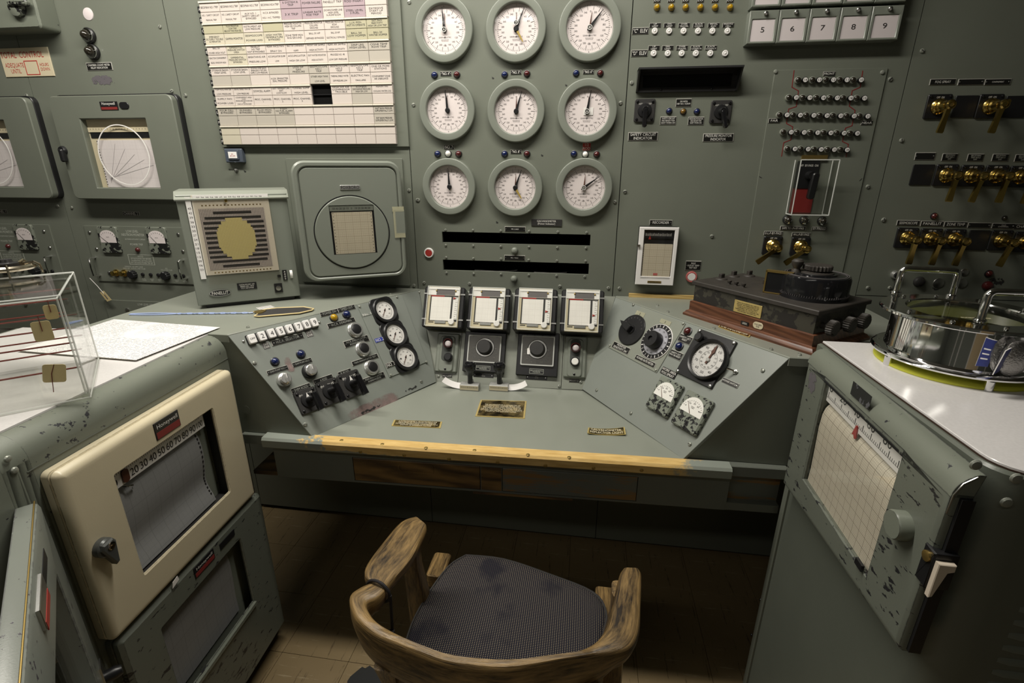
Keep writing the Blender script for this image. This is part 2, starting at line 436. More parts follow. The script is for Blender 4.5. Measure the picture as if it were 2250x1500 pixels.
for i in range(-7, 5):
    for j in range(-9, 0):
        me = cached('tile', lambda: B().slab(tp / 2, tp / 2, tp - .0012, tp - .0012, -.0045, 0, 0, .0004).mesh('tile'))
        t = part(fl, 'tile', me, MT['floor_tile'], (i * tp, j * tp + .02, 0))
thing('ceiling', None, None, kind='structure', mesh=B().box(X0, X1, Y0, Y1, ZC, ZC + .05), mt=MT['room_ceiling'])
thing('wall_left', None, None, kind='structure', mesh=B().box(X0 - .05, X0, Y0, Y1, 0, ZC), mt=MT['room_wall'])
thing('wall_right', None, None, kind='structure', mesh=B().box(X1, X1 + .05, Y0, Y1, 0, ZC), mt=MT['room_wall'])
thing('wall_rear', None, None, kind='structure', mesh=B().box(X0, X1, Y0 - .05, Y0, 0, ZC), mt=MT['room_wall'])
mat('door_beige', (.50, .38, .22), .5); mat('trim_white', (.60, .58, .54), .5)
d1_ = thing('door_1', None, None, kind='structure', mesh=B().box(-.1, .8, Y0, Y0 + .045, .005, 2.05), mt=MT['door_beige']); part(d1_, 'door_handle', B().tube([(.72, Y0 + .045, 1.0), (.72, Y0 + .09, 1.0), (.62, Y0 + .09, 1.0)], .010, 8), MT['steel'])
for k, x in enumerate((-.14, .84, -1.3, -1.9, 1.5)): thing('trim_%d' % (k + 1), None, None, kind='structure', mesh=B().box(x - .035, x + .035, Y0, Y0 + .03, .005, 2.1), mt=MT['trim_white'])
W = Fr((0, 0, 0), (1, 0, 0), (0, 0, 1))
wall = thing('wall_back', None, None, kind='structure', mesh=B().box(X0, X1, .30, .42, 0, ZC), mt=MT['void'])
def panel_holes(x0, x1, z0, z1, holes):
    """sheet panel with rectangular openings (x0,x1,z0,z1) stacked vertically, built from bars around the openings"""
    b = B(); zs = z0
    for (a, c, d, e) in sorted(holes, key=lambda h: h[2]):
        b.box(x0, x1, -.0, .012, zs, d); b.box(x0, a, 0, .012, d, e); b.box(c, x1, 0, .012, d, e); zs = e
    b.box(x0, x1, 0, .012, zs, z1); return b
sl1 = [W.px(*q) for q in ((971, 509), (1297, 515), (1297, 540), (972, 533))]; sl2 = [W.px(*q) for q in ((973, 571), (1294, 578), (1293, 603), (974, 594))]
def bb(q): return (sum(a[0] for a in (q[0], q[3])) / 2, sum(a[0] for a in (q[1], q[2])) / 2, (q[2][1] + q[3][1]) / 2, (q[0][1] + q[1][1]) / 2)
SL1, SL2 = bb(sl1), bb(sl2)
xs = [X0, -2.03, -1.43, -.608, .103, .889, X1]
zlow = W.px(1895, 649)[1]
for i in range(6):
    g = .0013
    if i == 3: b = panel_holes(xs[i] + g, xs[i + 1] - g, .02, ZC, [SL1, SL2])
    elif i == 5:
        part(wall, 'panel', B().box(xs[i] + g, xs[i + 1], 0, .012, .02, zlow - g), MT['paint']); b = B().box(xs[i] + g, xs[i + 1], 0, .012, zlow + g, ZC)
    else: b = B().box(xs[i] + g, xs[i + 1] - g, 0, .012, .02, ZC)
    part(wall, 'panel', b, MT['paint'])
for s in (SL1, SL2):
    b = B(); a, c, d, e = s
    b.box(a - .01, c + .01, .10, .11, d - .01, e + .01); b.box(a - .01, c + .01, .012, .10, d - .012, d - .004); b.box(a - .01, c + .01, .012, .10, e + .004, e + .012); b.box(a - .02, a - .01, .012, .1, d, e); b.box(c + .01, c + .02, .012, .1, d, e)
    part(wall, 'slot_box', b, MT['void'])
def screw_mesh(r):
    def mk():
        b = B().lathe([(r, 0), (r, .0012), (r * .8, .0032), (r * .35, .004)], 14)
        return b.mesh('screw')
    return cached(('screw', r), mk)
def slot_mesh(r): return cached(('sslot', r), lambda: B().box(-r * .8, r * .8, -r * .13, r * .13, .003, .0042).mesh('screw_slot'))
def screws(parent, frame, pts, r=.0062, h=0, mt='screw'):
    inv = parent.matrix_world.inverted() if parent else None
    for q in pts:
        M = frame.at(q[0], q[1], h, random.uniform(0, 3.1))
        s = part(parent, 'screw', screw_mesh(r), MT[mt], M=inv @ M); part(s, 'screw_slot', slot_mesh(r), MT['ink'])
wz = lambda lst, ox, oy, k: [(ox + x * k, oy + y * k) for x, y in lst]
screws(wall, W, wz([(1147, 192), (1232, 652), (1330, 683), (1310, 1078), (310, 1095), (192, 685), (415, 1475), (515, 1487)], 0, 0, .30667) +
       wz([(85, 22), (40, 847), (127, 1016), (2133, 998)], 880, 0, .22665) + wz([(90, 560), (2115, 577), (2218, 473), (150, 1410), (617, 1420), (1548, 1447), (2047, 1465), (2160, 1468)], 900, 320, .21333) +
       wz([(50, 303), (765, 670), (1163, 185), (1987, 205), (2050, 262), (2177, 537), (2050, 1095)], 1360, 340, .26667) + wz([(202, 262), (37, 408), (95, 723), (5, 1130)], 1940, 0, .4264) +
       [(1956, 174), (1388, 182), (855, 2), (880, 203), (851, 140), (860, 226), (899, 418), (917, 439), (1955, 632), (910, 627)])
screws(wall, W, wz([(370, 868), (652, 870), (938, 876), (1232, 880), (1527, 887), (1824, 893), (373, 1025), (655, 1030), (940, 1037), (1230, 1043), (1522, 1050), (1817, 1052), (377, 1150), (657, 1162), (942, 1165), (1227, 1177), (1517, 1184), (1812, 1187), (380, 1308), (660, 1318), (942, 1322), (1227, 1330), (1513, 1337), (1803, 1347)], 900, 320, .21333), .0045)
def patch(parent, frame, x, y, w, h, mt, name='stain', hh=.0004, rot=0, r=0):
    w, h = frame.size(x, y, w, h); inv = parent.matrix_world.inverted()
    part(parent, name, B().slab(0, 0, w, h, 0, .0003, r and min(w, h) * r), MT[mt], M=inv @ frame.at(x, y, hh, rot))
patch(wall, W, 226, 176, 54, 25, 'residue'); patch(wall, W, 1688.5, 581, 40, 22, 'grime', 'blanking_plug', .0004, 0, .48)
for x, y in ((1083, 170), (1244, 186), (1191, 340), (1092, 487), (934, 426), (538, 375)): patch(wall, W, x, y, 8, 9, 'scrape', 'paint_chip')
patch(wall, W, 2190, 618, 50, 24, 'scrape'); patch(wall, W, 2055, 634, 22, 8, 'scrape')
# ================================================================== control console
ZU, ZD = 1.071, .775
A, P1, Bq, Q1 = Vector((-.942, -.599, ZU)), Vector((-.600, -.014, ZU)), Vector((-.737, -.599, ZD)), Vector((-.505, -.180, ZD))
AR, PR, BR, Q2 = Vector((.496, -.553, ZU)), Vector((.113, -.014, ZU)), Vector((.281, -.560, ZD)), Vector((.022, -.166, ZD))
LW = Fr(P1, P1 - A, A - Bq); RW = Fr(PR, AR - PR, AR - BR); MS = Fr((P1 + PR) / 2, PR - P1, (P1 + PR) / 2 - (Q1 + Q2) / 2)
DT = Fr((0, 0, ZD), (1, 0, 0), (0, 1, 0)); LG = Fr((0, 0, ZU), (1, 0, 0), (0, 1, 0))
def loc2(fr, q): d = Vector(q) - fr.o; return (d.dot(fr.u), d.dot(fr.v))
con = thing('control_console', 'grey-green steel control desk with sloped instrument wings below the panel wall', 'console', Matrix.Translation((-.235, -.3, 0)))
ci = con.matrix_world.inverted()
def cpart(name, b, mt, fr=None, **k): return part(con, name, b, MT[mt], M=ci @ (fr.mat(0, 0) if fr else Matrix()), **k)
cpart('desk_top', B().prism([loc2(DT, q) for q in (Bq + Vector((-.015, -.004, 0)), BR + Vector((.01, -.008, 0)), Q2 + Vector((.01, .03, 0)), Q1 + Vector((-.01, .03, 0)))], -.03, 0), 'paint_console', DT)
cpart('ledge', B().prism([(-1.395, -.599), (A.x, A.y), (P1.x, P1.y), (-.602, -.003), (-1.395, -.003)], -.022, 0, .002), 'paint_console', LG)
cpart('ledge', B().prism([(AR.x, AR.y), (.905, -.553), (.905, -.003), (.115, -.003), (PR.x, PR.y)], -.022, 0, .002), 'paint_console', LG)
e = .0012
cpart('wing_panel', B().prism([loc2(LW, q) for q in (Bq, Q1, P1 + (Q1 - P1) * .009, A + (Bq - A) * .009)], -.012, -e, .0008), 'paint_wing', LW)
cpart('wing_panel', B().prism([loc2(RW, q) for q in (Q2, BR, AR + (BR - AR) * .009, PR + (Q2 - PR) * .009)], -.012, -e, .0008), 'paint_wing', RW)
ms = [loc2(MS, q) for q in (Q1, Q2, PR, P1)]
sx1, sx2 = MS.px(1010, 790)[0], MS.px(1236, 795)[0]
def cut(x):
    t = lambda a, b2: (x, a[1] + (b2[1] - a[1]) * (x - a[0]) / (b2[0] - a[0]))
    return t(ms[0], ms[1]), t(ms[3], ms[2])
c1, c2 = cut(sx1), cut(sx2); g = .0009
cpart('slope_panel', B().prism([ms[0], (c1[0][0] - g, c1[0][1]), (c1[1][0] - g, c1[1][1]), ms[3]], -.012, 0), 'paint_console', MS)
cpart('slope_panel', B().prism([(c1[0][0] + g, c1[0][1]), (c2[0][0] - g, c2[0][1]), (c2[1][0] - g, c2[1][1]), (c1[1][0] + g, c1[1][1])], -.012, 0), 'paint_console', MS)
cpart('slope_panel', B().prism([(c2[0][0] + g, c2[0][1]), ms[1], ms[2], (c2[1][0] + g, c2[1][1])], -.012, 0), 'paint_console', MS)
# vertical end gussets
def gusset(pts, y, th=.012):
    fr = Fr((0, y, 0), (1, 0, 0), (0, 0, 1)); return B().prism([(q[0], q[1]) for q in pts], -th, 0), fr
b, fr = gusset([(A.x - .04, ZD), (Bq.x - .003, ZD), (A.x - .003, ZU - .001), (A.x - .04, ZU - .001)], -.597); cpart('end_gusset', b, 'paint', fr)
b, fr = gusset([(BR.x + .003, ZD), (.56, ZD), (.56, ZU - .024), (.56, ZU - .001), (AR.x + .003, ZU - .001)], -.5505); cpart('end_gusset', b, 'paint', fr)
patch(con, Fr((0, -.597, 0), (1, 0, 0), (0, 0, 1)), 541, 900, 17, 17, 'paint', 'plug_button', .001, 0, .48)
# desk front: rail, edge trim, apron with drawers
AP = Fr((-.9, -.6, 0), (1.29, .035, 0), (0, 0, 1))
def ab(x0, x1, z0, z1, h0, h1, bev=0):
    return B().slab((x0 + x1) / 2, (z0 + z1) / 2, x1 - x0, z1 - z0, h0, h1, 0, bev)
cpart('front_rail', ab(-.05, 1.44, .742, .7735, -.02, .008, .002), 'paint_dark', AP)
m, nt, p, tc = base('trim_worn', .38)
v = tc.outputs['Object']; sx = _n(nt, 'ShaderNodeSeparateXYZ'); nt.links.new(v, sx.inputs[0])
mpn = _n(nt, 'ShaderNodeMapping'); mpn.inputs['Scale'].default_value = (1, 9, 9); nt.links.new(v, mpn.inputs['Vector'])
wn = noise(nt, mpn.outputs[0], 14, 6, .6); wood = mixc(nt, ramp(nt, wn, .3, .7), (.50, .31, .09), (.74, .53, .22))
jag = math_node(nt, 'MULTIPLY', math_node(nt, 'SUBTRACT', noise(nt, v, 14, 5, .65), .5), .45)
xx = math_node(nt, 'ADD', sx.outputs[0], jag)
low = math_node(nt, 'MULTIPLY', math_node(nt, 'SUBTRACT', .762, sx.outputs[1]), 14)
worn = math_node(nt, 'MULTIPLY', ramp(nt, xx, .15, .17), math_node(nt, 'SUBTRACT', 1, ramp(nt, math_node(nt, 'ADD', sx.outputs[0], math_node(nt, 'MULTIPLY', jag, .7)), 1.17, 1.20)))
lowchip = ramp(nt, math_node(nt, 'ADD', math_node(nt, 'SUBTRACT', low, math_node(nt, 'MULTIPLY', sx.outputs[0], .55)), jag), -.04, 0)
worn = math_node(nt, 'MULTIPLY', worn, math_node(nt, 'SUBTRACT', 1, math_node(nt, 'MULTIPLY', lowchip, .85)))
nt.links.new(mixc(nt, worn, (.235, .258, .225), wood), p.inputs['Base Color']); bumpit(nt, p, wn, .12)
x0t, x1t = .035, 1.285
prof = [(.745, .006), (.745, .026), (.749, .030), (.7705, .031), (.7775, .026), (.7785, -.004), (.7755, -.006)]
tb = B(); tb.rings([[(x, z, h) for z, h in prof] for x, prof in ((x0t - .012, prof), (x1t + .012, prof))])
tr = cpart('edge_trim', tb, 'trim_worn', AP)
for q in wz([(432, 237), (600, 253), (780, 268), (980, 278), (1200, 296), (1370, 307)], 520, 840, .5333):
    a, bq = DT.px(*q, .0035); part(con, 'trim_screw', cached('tscrew', lambda: B().lathe([(.0052, 0), (.004, .0006)], 12).mesh('trim_screw')), MT['brass_dull'], M=ci @ DT.mat(a, bq, .0033))
for q in wz([(510, 285), (690, 299), (875, 315), (1075, 328), (1272, 342), (1470, 352), (1668, 361)], 520, 840, .5333):
    a, bq = AP.px(*q, .03); part(con, 'trim_screw', CACHE['tscrew'], MT['brass_dull'], M=ci @ AP.mat(a, bq, .0308))
ad0, ad1, bd0, bd1 = .271, .642, .703, 1.072
ap = B(); zb, zt = .632, .742
for a0, a1, z0, z1 in ((.033, ad0, zb, zt), (ad1, bd0, zb, zt), (bd1, 1.306, zb, zt), (ad0, ad1, zb, zb + .006), (ad0, ad1, .716, zt), (bd0, bd1, zb, zb + .006), (bd0, bd1, .716, zt)):
    ap.box(a0, a1, z0, z1, -.02, 0)
cpart('apron', ap, 'paint_dark', AP)
d1 = cpart('drawer', ab(ad0 + .0015, ad1 - .0015, zb + .0075, .7145, -.018, .001, .0015), 'wood_drawer', AP)
part(d1, 'pull_recess', B().frame(rrect((ad0 + ad1) / 2, .694, .105, .030, .008, 3), rrect((ad0 + ad1) / 2, .694, .093, .020, .006, 3), .0008, .0022), MT['wood_drawer'])
m, nt, p, tc = base('drawer_scuffed', .45); v = tc.outputs['Object']
f = ramp(nt, noise(nt, v, 9, 5, .65, (.5, 4, 1)), .50, .58)
nt.links.new(mixc(nt, f, (.115, .125, .105), (.20, .115, .04)), p.inputs['Base Color'])
cpart('drawer', ab(bd0 + .0015, bd1 - .0015, zb + .0075, .7145, -.018, .001, .0015), 'drawer_scuffed', AP)
cpart('apron_strip', ab(ad1 + .002, bd0 - .002, zb + .008, .7145, 0, .001), 'wood_drawer', AP)
cpart('bottom_strip', ab(.62, .9, zb - .008, zb - .0005, -.02, .0005), 'wood_drawer', AP)
cpart('side_recess', ab(1.31, 1.44, .655, .742, -.035, -.022), 'drawer_scuffed', AP); cpart('side_lip', ab(1.306, 1.44, .632, .655, -.03, -.002), 'paint_dark', AP)
cpart('side_shelf', ab(-.05, .033, .628, .640, -.30, -.01), 'wood_drawer', AP); cpart('side_shelf_back', ab(-.05, .033, .640, .742, -.31, -.30), 'black_rough', AP)
cpart('drawer_box', ab(.25, 1.10, .645, .735, -.40, -.025), 'wood_drawer', AP)
for q in ((-.02, .03), (1.35, 1.42)): cpart('cross_bearer', B().box(q[0], q[1], .60, .628, -.5, -.06), 'wood_drawer', AP)
screws(con, LW, wz([(330, 738), (793, 1300), (1855, 908)], 480, 620, .24), .0058, -.001); screws(con, RW, wz([(155, 888), (437, 1078), (923, 1333), (1523, 728), (457, 185)], 1270, 620, .26667), .0055, -.001)
screws(con, MS, wz([(100, 208), (310, 1107), (1840, 1170), (1607, 1215)], 900, 600, .20444), .0055)
screws(con, LG, wz([(1790, 28), (1575, 110), (270, 415)], 480, 620, .24) + wz([(740, 246), (1120, 383), (1590, 556), (1825, 600), (655, 193)], 1270, 620, .26667), .005)
patch(con, LW, 825, 895, 130, 40, 'pink_stain', 'stain', -.001, .05); patch(con, LW, 812, 900, 75, 9, 'scrape', 'scrape', -.0006, .05); patch(con, LW, 905, 853, 40, 8, 'scrape', 'scrape', -.0006, .05); patch(con, LW, 635, 800, 18, 40, 'pink_stain', 'stain', -.001)
# ================================================================== small fittings shared by walls and console
def nameplate(fr, x, y, w, h, text, label, h0=0, rot=0, face='plate_black', ink='ink_white', edge=True, rivets=0, th=.0018, tw=.86, thh=.74, name='nameplate', cat='nameplate', mtr=None, group=None):
    W_, H_ = fr.size(x, y, w, h)
    o = thing(name, label, cat, fr.at(x, y, h0, rot), group, B().slab(0, 0, W_, H_, 0, th, 0, .0004), MT['plate_edge' if edge else face])
    if edge: part(o, 'face', B().slab(0, -H_ * .02, W_ * .965, H_ * .88, th - .0002, th + .0002), MT[face])
    if text: lettering(o, text, W_ * (tw - (.14 if rivets else 0)), H_ * thh, th + .0006, MT[ink])
    if rivets:
        for s in (-1, 1): part(o, 'rivet', cached('rivet', lambda: B().lathe([(.0021, 0), (.0017, .0012)], 8).mesh('rivet')), MT['steel'], (s * W_ * .43, 0, th))
    return o
def lamp(fr, x, y, r, lens, label, style='dome', h0=0, group=None, name='indicator_lamp', cat='lamp'):
    r = fr.size(x, y, r, r)[0]
    o = thing(name, label, cat, fr.at(x, y, h0), group)
    k = r / .01; kz = min(k, 1.15)
    def sc(*q): return [(a * k, b * kz) for a, b in q]
    if style == 'dome':
        part(o, 'bezel', cached(('lb', round(r, 4)), lambda: B().lathe(sc((.0105, 0), (.0105, .0025), (.0088, .0035))).mesh('bezel')), MT['black'])
        part(o, 'lens', cached(('ll', round(r, 4), lens), lambda: B().sphere((0, 0, .002 * kz), .0088 * k, half=True, seg=16, n=6, sz=.95).mesh('lens')), MT[lens])
    elif style == 'white':   # flat jewel in white collar
        part(o, 'collar', cached(('wb', round(r, 4)), lambda: B().lathe(sc((.010, 0), (.010, .004), (.0085, .006), (.0058, .006), (.0055, .004))).mesh('collar')), MT['white_gloss'])
        part(o, 'lens', cached(('wl', round(r, 4)), lambda: B().sphere((0, 0, .003 * kz), .0054 * k, half=True, seg=12, n=4, sz=.9).mesh('lens')), MT[lens])
    elif style == 'gold':
        part(o, 'collar', cached(('gb', round(r, 4)), lambda: B().lathe(sc((.011, 0), (.011, .003), (.0095, .005))).mesh('collar')), MT['brass_dull'])
        part(o, 'lens', cached(('gl', round(r, 4)), lambda: B().lathe(sc((.0088, .004), (.0085, .010), (.0055, .015), (.003, .016))).mesh('lens')), MT[lens])
    elif style == 'bullet':
        part(o, 'collar', cached(('bb', round(r, 4)), lambda: B().lathe(sc((.0135, 0), (.0135, .008), (.012, .010))).mesh('collar')), MT['black'])
        part(o, 'ring', cached(('br', round(r, 4)), lambda: B().lathe(sc((.0118, .009), (.0118, .013), (.0100, .014))).mesh('ring')), MT['chrome'])
        part(o, 'lens', cached(('bl', round(r, 4), lens), lambda: B().sphere((0, 0, .012 * kz), .0092 * k, half=True, seg=14, n=5, sz=1.2).mesh('lens')), MT[lens])
    elif style == 'push':
        part(o, 'ring', cached(('pr', round(r, 4), lens), lambda: B().lathe(sc((.0105, 0), (.0105, .004), (.0095, .006), (.0078, .006), (.0078, .003)), 20).mesh('ring')), MT['white' if lens == 'red' else lens])
        part(o, 'button', cached(('pb', round(r, 4), lens), lambda: B().lathe(sc((.0075, .002), (.0075, .005), (.0066, .006)), 20).mesh('button')), MT[lens if lens == 'red' else 'white'])
    elif style == 'chrome':  # chromed collar with black push button
        part(o, 'collar', cached(('cb', round(r, 4)), lambda: B().lathe(sc((.0100, 0), (.0100, .004), (.0090, .006), (.0090, .012), (.0085, .013), (.0066, .013), (.0066, .010)), 24).mesh('collar')), MT['satin'])
        part(o, 'button', cached(('cp', round(r, 4)), lambda: B().lathe(sc((.0064, .008), (.0064, .0138), (.0056, .0145)), 20).mesh('button')), MT[lens])
    elif style == 'plug':
        part(o, 'disc', cached(('pl', round(r, 4)), lambda: B().lathe(sc((.0105, 0), (.010, .0016), (.0060, .003), (.002, .0034)), 20).mesh('disc')), MT[lens])
    elif style == 'knob':
        part(o, 'knob_body', cached(('kn', round(r, 4), lens), lambda: B().lathe(sc((.0100, 0), (.0105, .004), (.0085, .010), (.005, .0125), (.002, .013)), 20).mesh('knob_body')), MT[lens])
    return o
def rotary(fr, x, y, s, label, ang=0, h0=0, word='RESET  NORM  TEST', mark=False, grip='drop', name='rotary_switch'):
    """black switch with square escutcheon, shaft and a hanging handle"""
    S = fr.size(x, y, s, s)[0]
    o = thing(name, label, 'switch', fr.at(x, y, h0)); k = S / .07
    part(o, 'escutcheon', cached(('resc', round(S, 4)), lambda: B().slab(0, 0, S, S * 1.06, 0, .006, S * .1, .0015).mesh('escutcheon')), MT['escutcheon'])
    for sx in (-1, 1):
        for sy in (-1, 1): part(o, 'screw', screw_mesh(.0042), MT['screw' if grip == 'bar' else 'black_gloss'], (sx * S * .37, sy * S * .40, .006))
    part(o, 'boss', cached(('rboss', round(S, 4)), lambda: B().lathe([(.024 * k, .006), (.022 * k, .010), (.011 * k, .011), (.0085 * k, .034)], 20).mesh('boss')), MT['black'])
    if word: lettering(o, word, S * .62, S * .1, .0064, MT['ink_white'], cy=S * .30)
    if mark: part(o, 'pointer', B().prism([(-.007 * k, .002), (.007 * k, .002), (0, .024 * k)], .0115, .0125), MT['white'])
    hb = B()
    if grip == 'drop':
        hb.lathe([(.011 * k, .026), (.012 * k, .034), (.009 * k, .040)], 18, cap0=True); hb.prism(rrect(0, -.026 * k, .016 * k, .062 * k, .0075 * k, 3), .030, .042, .003)
    else:
        hb.lathe([(.0085 * k, .011), (.008 * k, .052)], 14, cap0=True); hb.prism([(-.006 * k, .014 * k), (.006 * k, .014 * k), (.007 * k, -.044 * k), (-.007 * k, -.044 * k)], .046, .064, .002)
    part(o, 'handle', hb, MT['black_gloss'], rz=ang)
    return o
def brass_switch(fr, x, y, s, label, ang=0, group=None, key=False):
    S = fr.size(x, y, s, s)[0]; o = thing('brass_switch', label, 'switch', fr.at(x, y), group)
    part(o, 'escutcheon', cached(('besc', round(S, 3)), lambda: B().slab(0, 0, S * .95, S * .98, 0, .005, S * .07, .0012).mesh('escutcheon')), MT['black'])
    for sx in (-1, 1): part(o, 'screw', screw_mesh(.0036), MT['black_gloss'], (sx * S * .38, S * .40, .005))
    part(o, 'legend', cached('bleg', lambda: add_text(B(), 'OFF  ON', .02, .005, 0, .024, .0055).mesh('legend', 0)), MT['ink_white'])
    part(o, 'collar', cached('bcol', lambda: B().lathe([(.021, .004), (.021, .010), (.018, .013), (.015, .015), (.0165, .020), (.0165, .025), (.013, .028), (.0115, .048)], 20).mesh('collar')), MT['brass'])
    def lever():
        b = B().lathe([(.0105, .044), (.0125, .047), (.0125, .062), (.009, .064), (.006, .0635), (.006, .058)], 18, cap0=True)
        sec = lambda y, w, z0, z1: [(-w, y, z0), (w, y, z0), (w, y, z1), (-w, y, z1)]
        b.rings([sec(.004, .0065, .047, .060), sec(-.03, .0055, .049, .058), sec(-.070, .0085, .050, .057), sec(-.074, .007, .0505, .0565)]); return b.mesh('lever')
    lv = part(o, 'lever', cached('blev', lever), MT['brass'], rz=ang)
    part(lv, 'spline', cached('bspl', lambda: B().prism(gear(.006, .0006, 8, 3), .058, .0625).mesh('spline')), MT['brass_dull'])
    if key: part(o, 'key', B().slab(0, .004, .010, .022, .060, .063, .004, .0005), MT['brass'], rz=-.8)
    return o
def toggle(fr, x, y, label, h0=0, ang=0, k=1):
    o = thing('toggle_switch', label, 'switch', fr.at(x, y, h0, ang))
    part(o, 'nut', B().prism([(.008 * k * math.cos(a * math.pi / 3), .008 * k * math.sin(a * math.pi / 3)) for a in range(6)], 0, .004), MT['steel'])
    part(o, 'bushing', B().lathe([(.005 * k, .003), (.005 * k, .009), (.003 * k, .010)], 12), MT['steel'])
    part(o, 'bat', B().tube([(0, 0, .008), (-.006 * k, .001, .016 * k), (-.016 * k, .002, .026 * k)], [.002 * k, .0024 * k, .0038 * k], 10), MT['chrome'])
    return o
def blank(fr, x, y, w, h, label, group=None):
    W_, H_ = fr.size(x, y, w, h); o = thing('blanking_plate', label, 'plate', fr.at(x, y), group, cached(('blank', round(W_, 3), round(H_, 3)), lambda: B().slab(0, 0, W_, H_, 0, .003, .002, .0008).mesh('blanking_plate')), MT['black']); return o
# ================================================================== nine large dials
def bez():
    return B().lathe([(.0925, 0), (.0925, .0175), (.0922, .0185), (.0912, .0197), (.0898, .0203), (.0890, .0204), (.0722, .0206), (.0714, .0204), (.0700, .0196), (.0692, .0184), (.0690, .017), (.0685, .006)], 96, cap1=False).mesh('bezel', 50)
def ticks():
    b = B()
    for k in range(72):
        a = k * math.tau / 72; mj = k % 4 == 0; r0, r1, w = (.047 if mj else .056), .060, .00055 if mj else .0004
        c, s = math.cos(a), math.sin(a); b.add([(c * r0 - s * w, s * r0 + c * w, 0), (c * r0 + s * w, s * r0 - c * w, 0), (c * r1 + s * w, s * r1 - c * w, 0), (c * r1 - s * w, s * r1 + c * w, 0)], [(0, 1, 2, 3)])
    for k in range(18):
        a = math.pi / 2 - k * math.tau / 18; add_text(b, str(k * 20), .009, .0045, .0425 * math.cos(a), .0425 * math.sin(a), 0)
    for k in range(12):
        a = math.pi / 2 - k * math.tau / 12; add_text(b, str(k), .004, .0035, .0635 * math.cos(a), .0635 * math.sin(a), 0)
    add_text(b, 'GENERAL  ELECTRIC', .040, .004, 0, -.020, 0); add_text(b, 'SELSYN INDICATOR\nPOSITION INCHES', .024, .008, 0, -.0285, 0); add_text(b, 'N', .003, .003, 0, -.040, 0)
    b.lathe([(.0025, 0)], 12, 0, -.020); return b.mesh('scale_marks', 0)
GP = [(978, 67), (1135, 65), (1296, 62), (985, 243), (1135, 245), (1290, 245), (989, 410), (1133, 412), (1283, 412)]
GA = [(-4.7, 3), (24, 1), (39, 6), (-5, -1), (17, 1), (9, 5), (-3, -1), (20, 2), (54, 4)]
GL = ['top-left of the nine large round dials, lone upright pointer', 'top-middle large round dial with a brass tail pointer and numbered disc', 'top-right large round dial with its pointer leaning far right',
      'middle-left large round dial with lone pointer just left of upright', 'centre one of the nine large round dials', 'middle-right large round dial with a pale square behind its hub',
      'bottom-left of the nine large round dials', 'bottom-middle large round dial with a brass tail pointer', 'bottom-right large round dial with its pointer at two o\'clock']
for i, (q, an, lb) in enumerate(zip(GP, GA, GL)):
    o = thing('round_dial', lb, 'gauge', W.at(*q), 'nine large dials on the centre panel')
    part(o, 'bezel', cached('gbez', bez), MT['bezel_green'])
    part(o, 'dial_face', cached('gface', lambda: B().lathe([(.0695, .004), (.0694, .005)], 48).mesh('dial_face')), MT['dial_face'])
    part(o, 'scale_marks', cached('gtick', ticks), MT['ink_grey'], (0, 0, .0056))
    nd = lambda L, w, z, tail=.01: B().prism([(-w * .45, -tail), (w * .45, -tail), (w, 0), (.0005, L), (-.0005, L), (-w, 0)], z, z + .0008)
    part(o, 'short_pointer', cached('gsp', lambda: nd(.042, .0026, .0075).mesh('short_pointer')), MT['pointer_brown'], rz=-math.radians(an[1]))
    part(o, 'long_pointer', cached('glp', lambda: nd(.061, .0044, .0095).mesh('long_pointer')), MT['black'], rz=-math.radians(an[0]))
    part(o, 'hub', cached('ghub', lambda: B().lathe([(.0078, .007), (.0078, .012), (.006, .0135)], 20).mesh('hub')), MT['black'])
    if i in (1, 7): part(o, 'tail_pointer', B().prism([(-.0035, 0), (.0035, 0), (.0022, .035), (.0008, .042), (-.0008, .042), (-.0022, .035)], .0105, .0118), MT['pointer_yellow'], rz=-math.radians(149))
    if i in (0, 1, 2, 5, 8):
        dx, dy = ((0, .016) if i == 1 else (0, 0)); dd = part(o, 'hub_disc', B().frame(circle(0, 0, .0072, 24), circle(0, 0, .0058, 24), .0135, .0145), MT['white'], (dx, dy, 0))
        if i == 1: part(dd, 'disc_face', B().lathe([(.0058, .012), (.0057, .0138)], 20), MT['black'])
        lettering(dd, {0: 'A', 1: '2', 2: '8', 5: '6', 8: '0'}[i], .006, .0065, .0142, MT['ink_white'])
    if i == 5: part(o, 'paper_square', B().box(-.011, .019, -.011, .011, .0062, .0066), MT['white'])
    part(o, 'glass', cached('gglass', lambda: B().lathe([(.0692, .0150), (.069, .0154)], 40).mesh('glass')), MT['glass'])
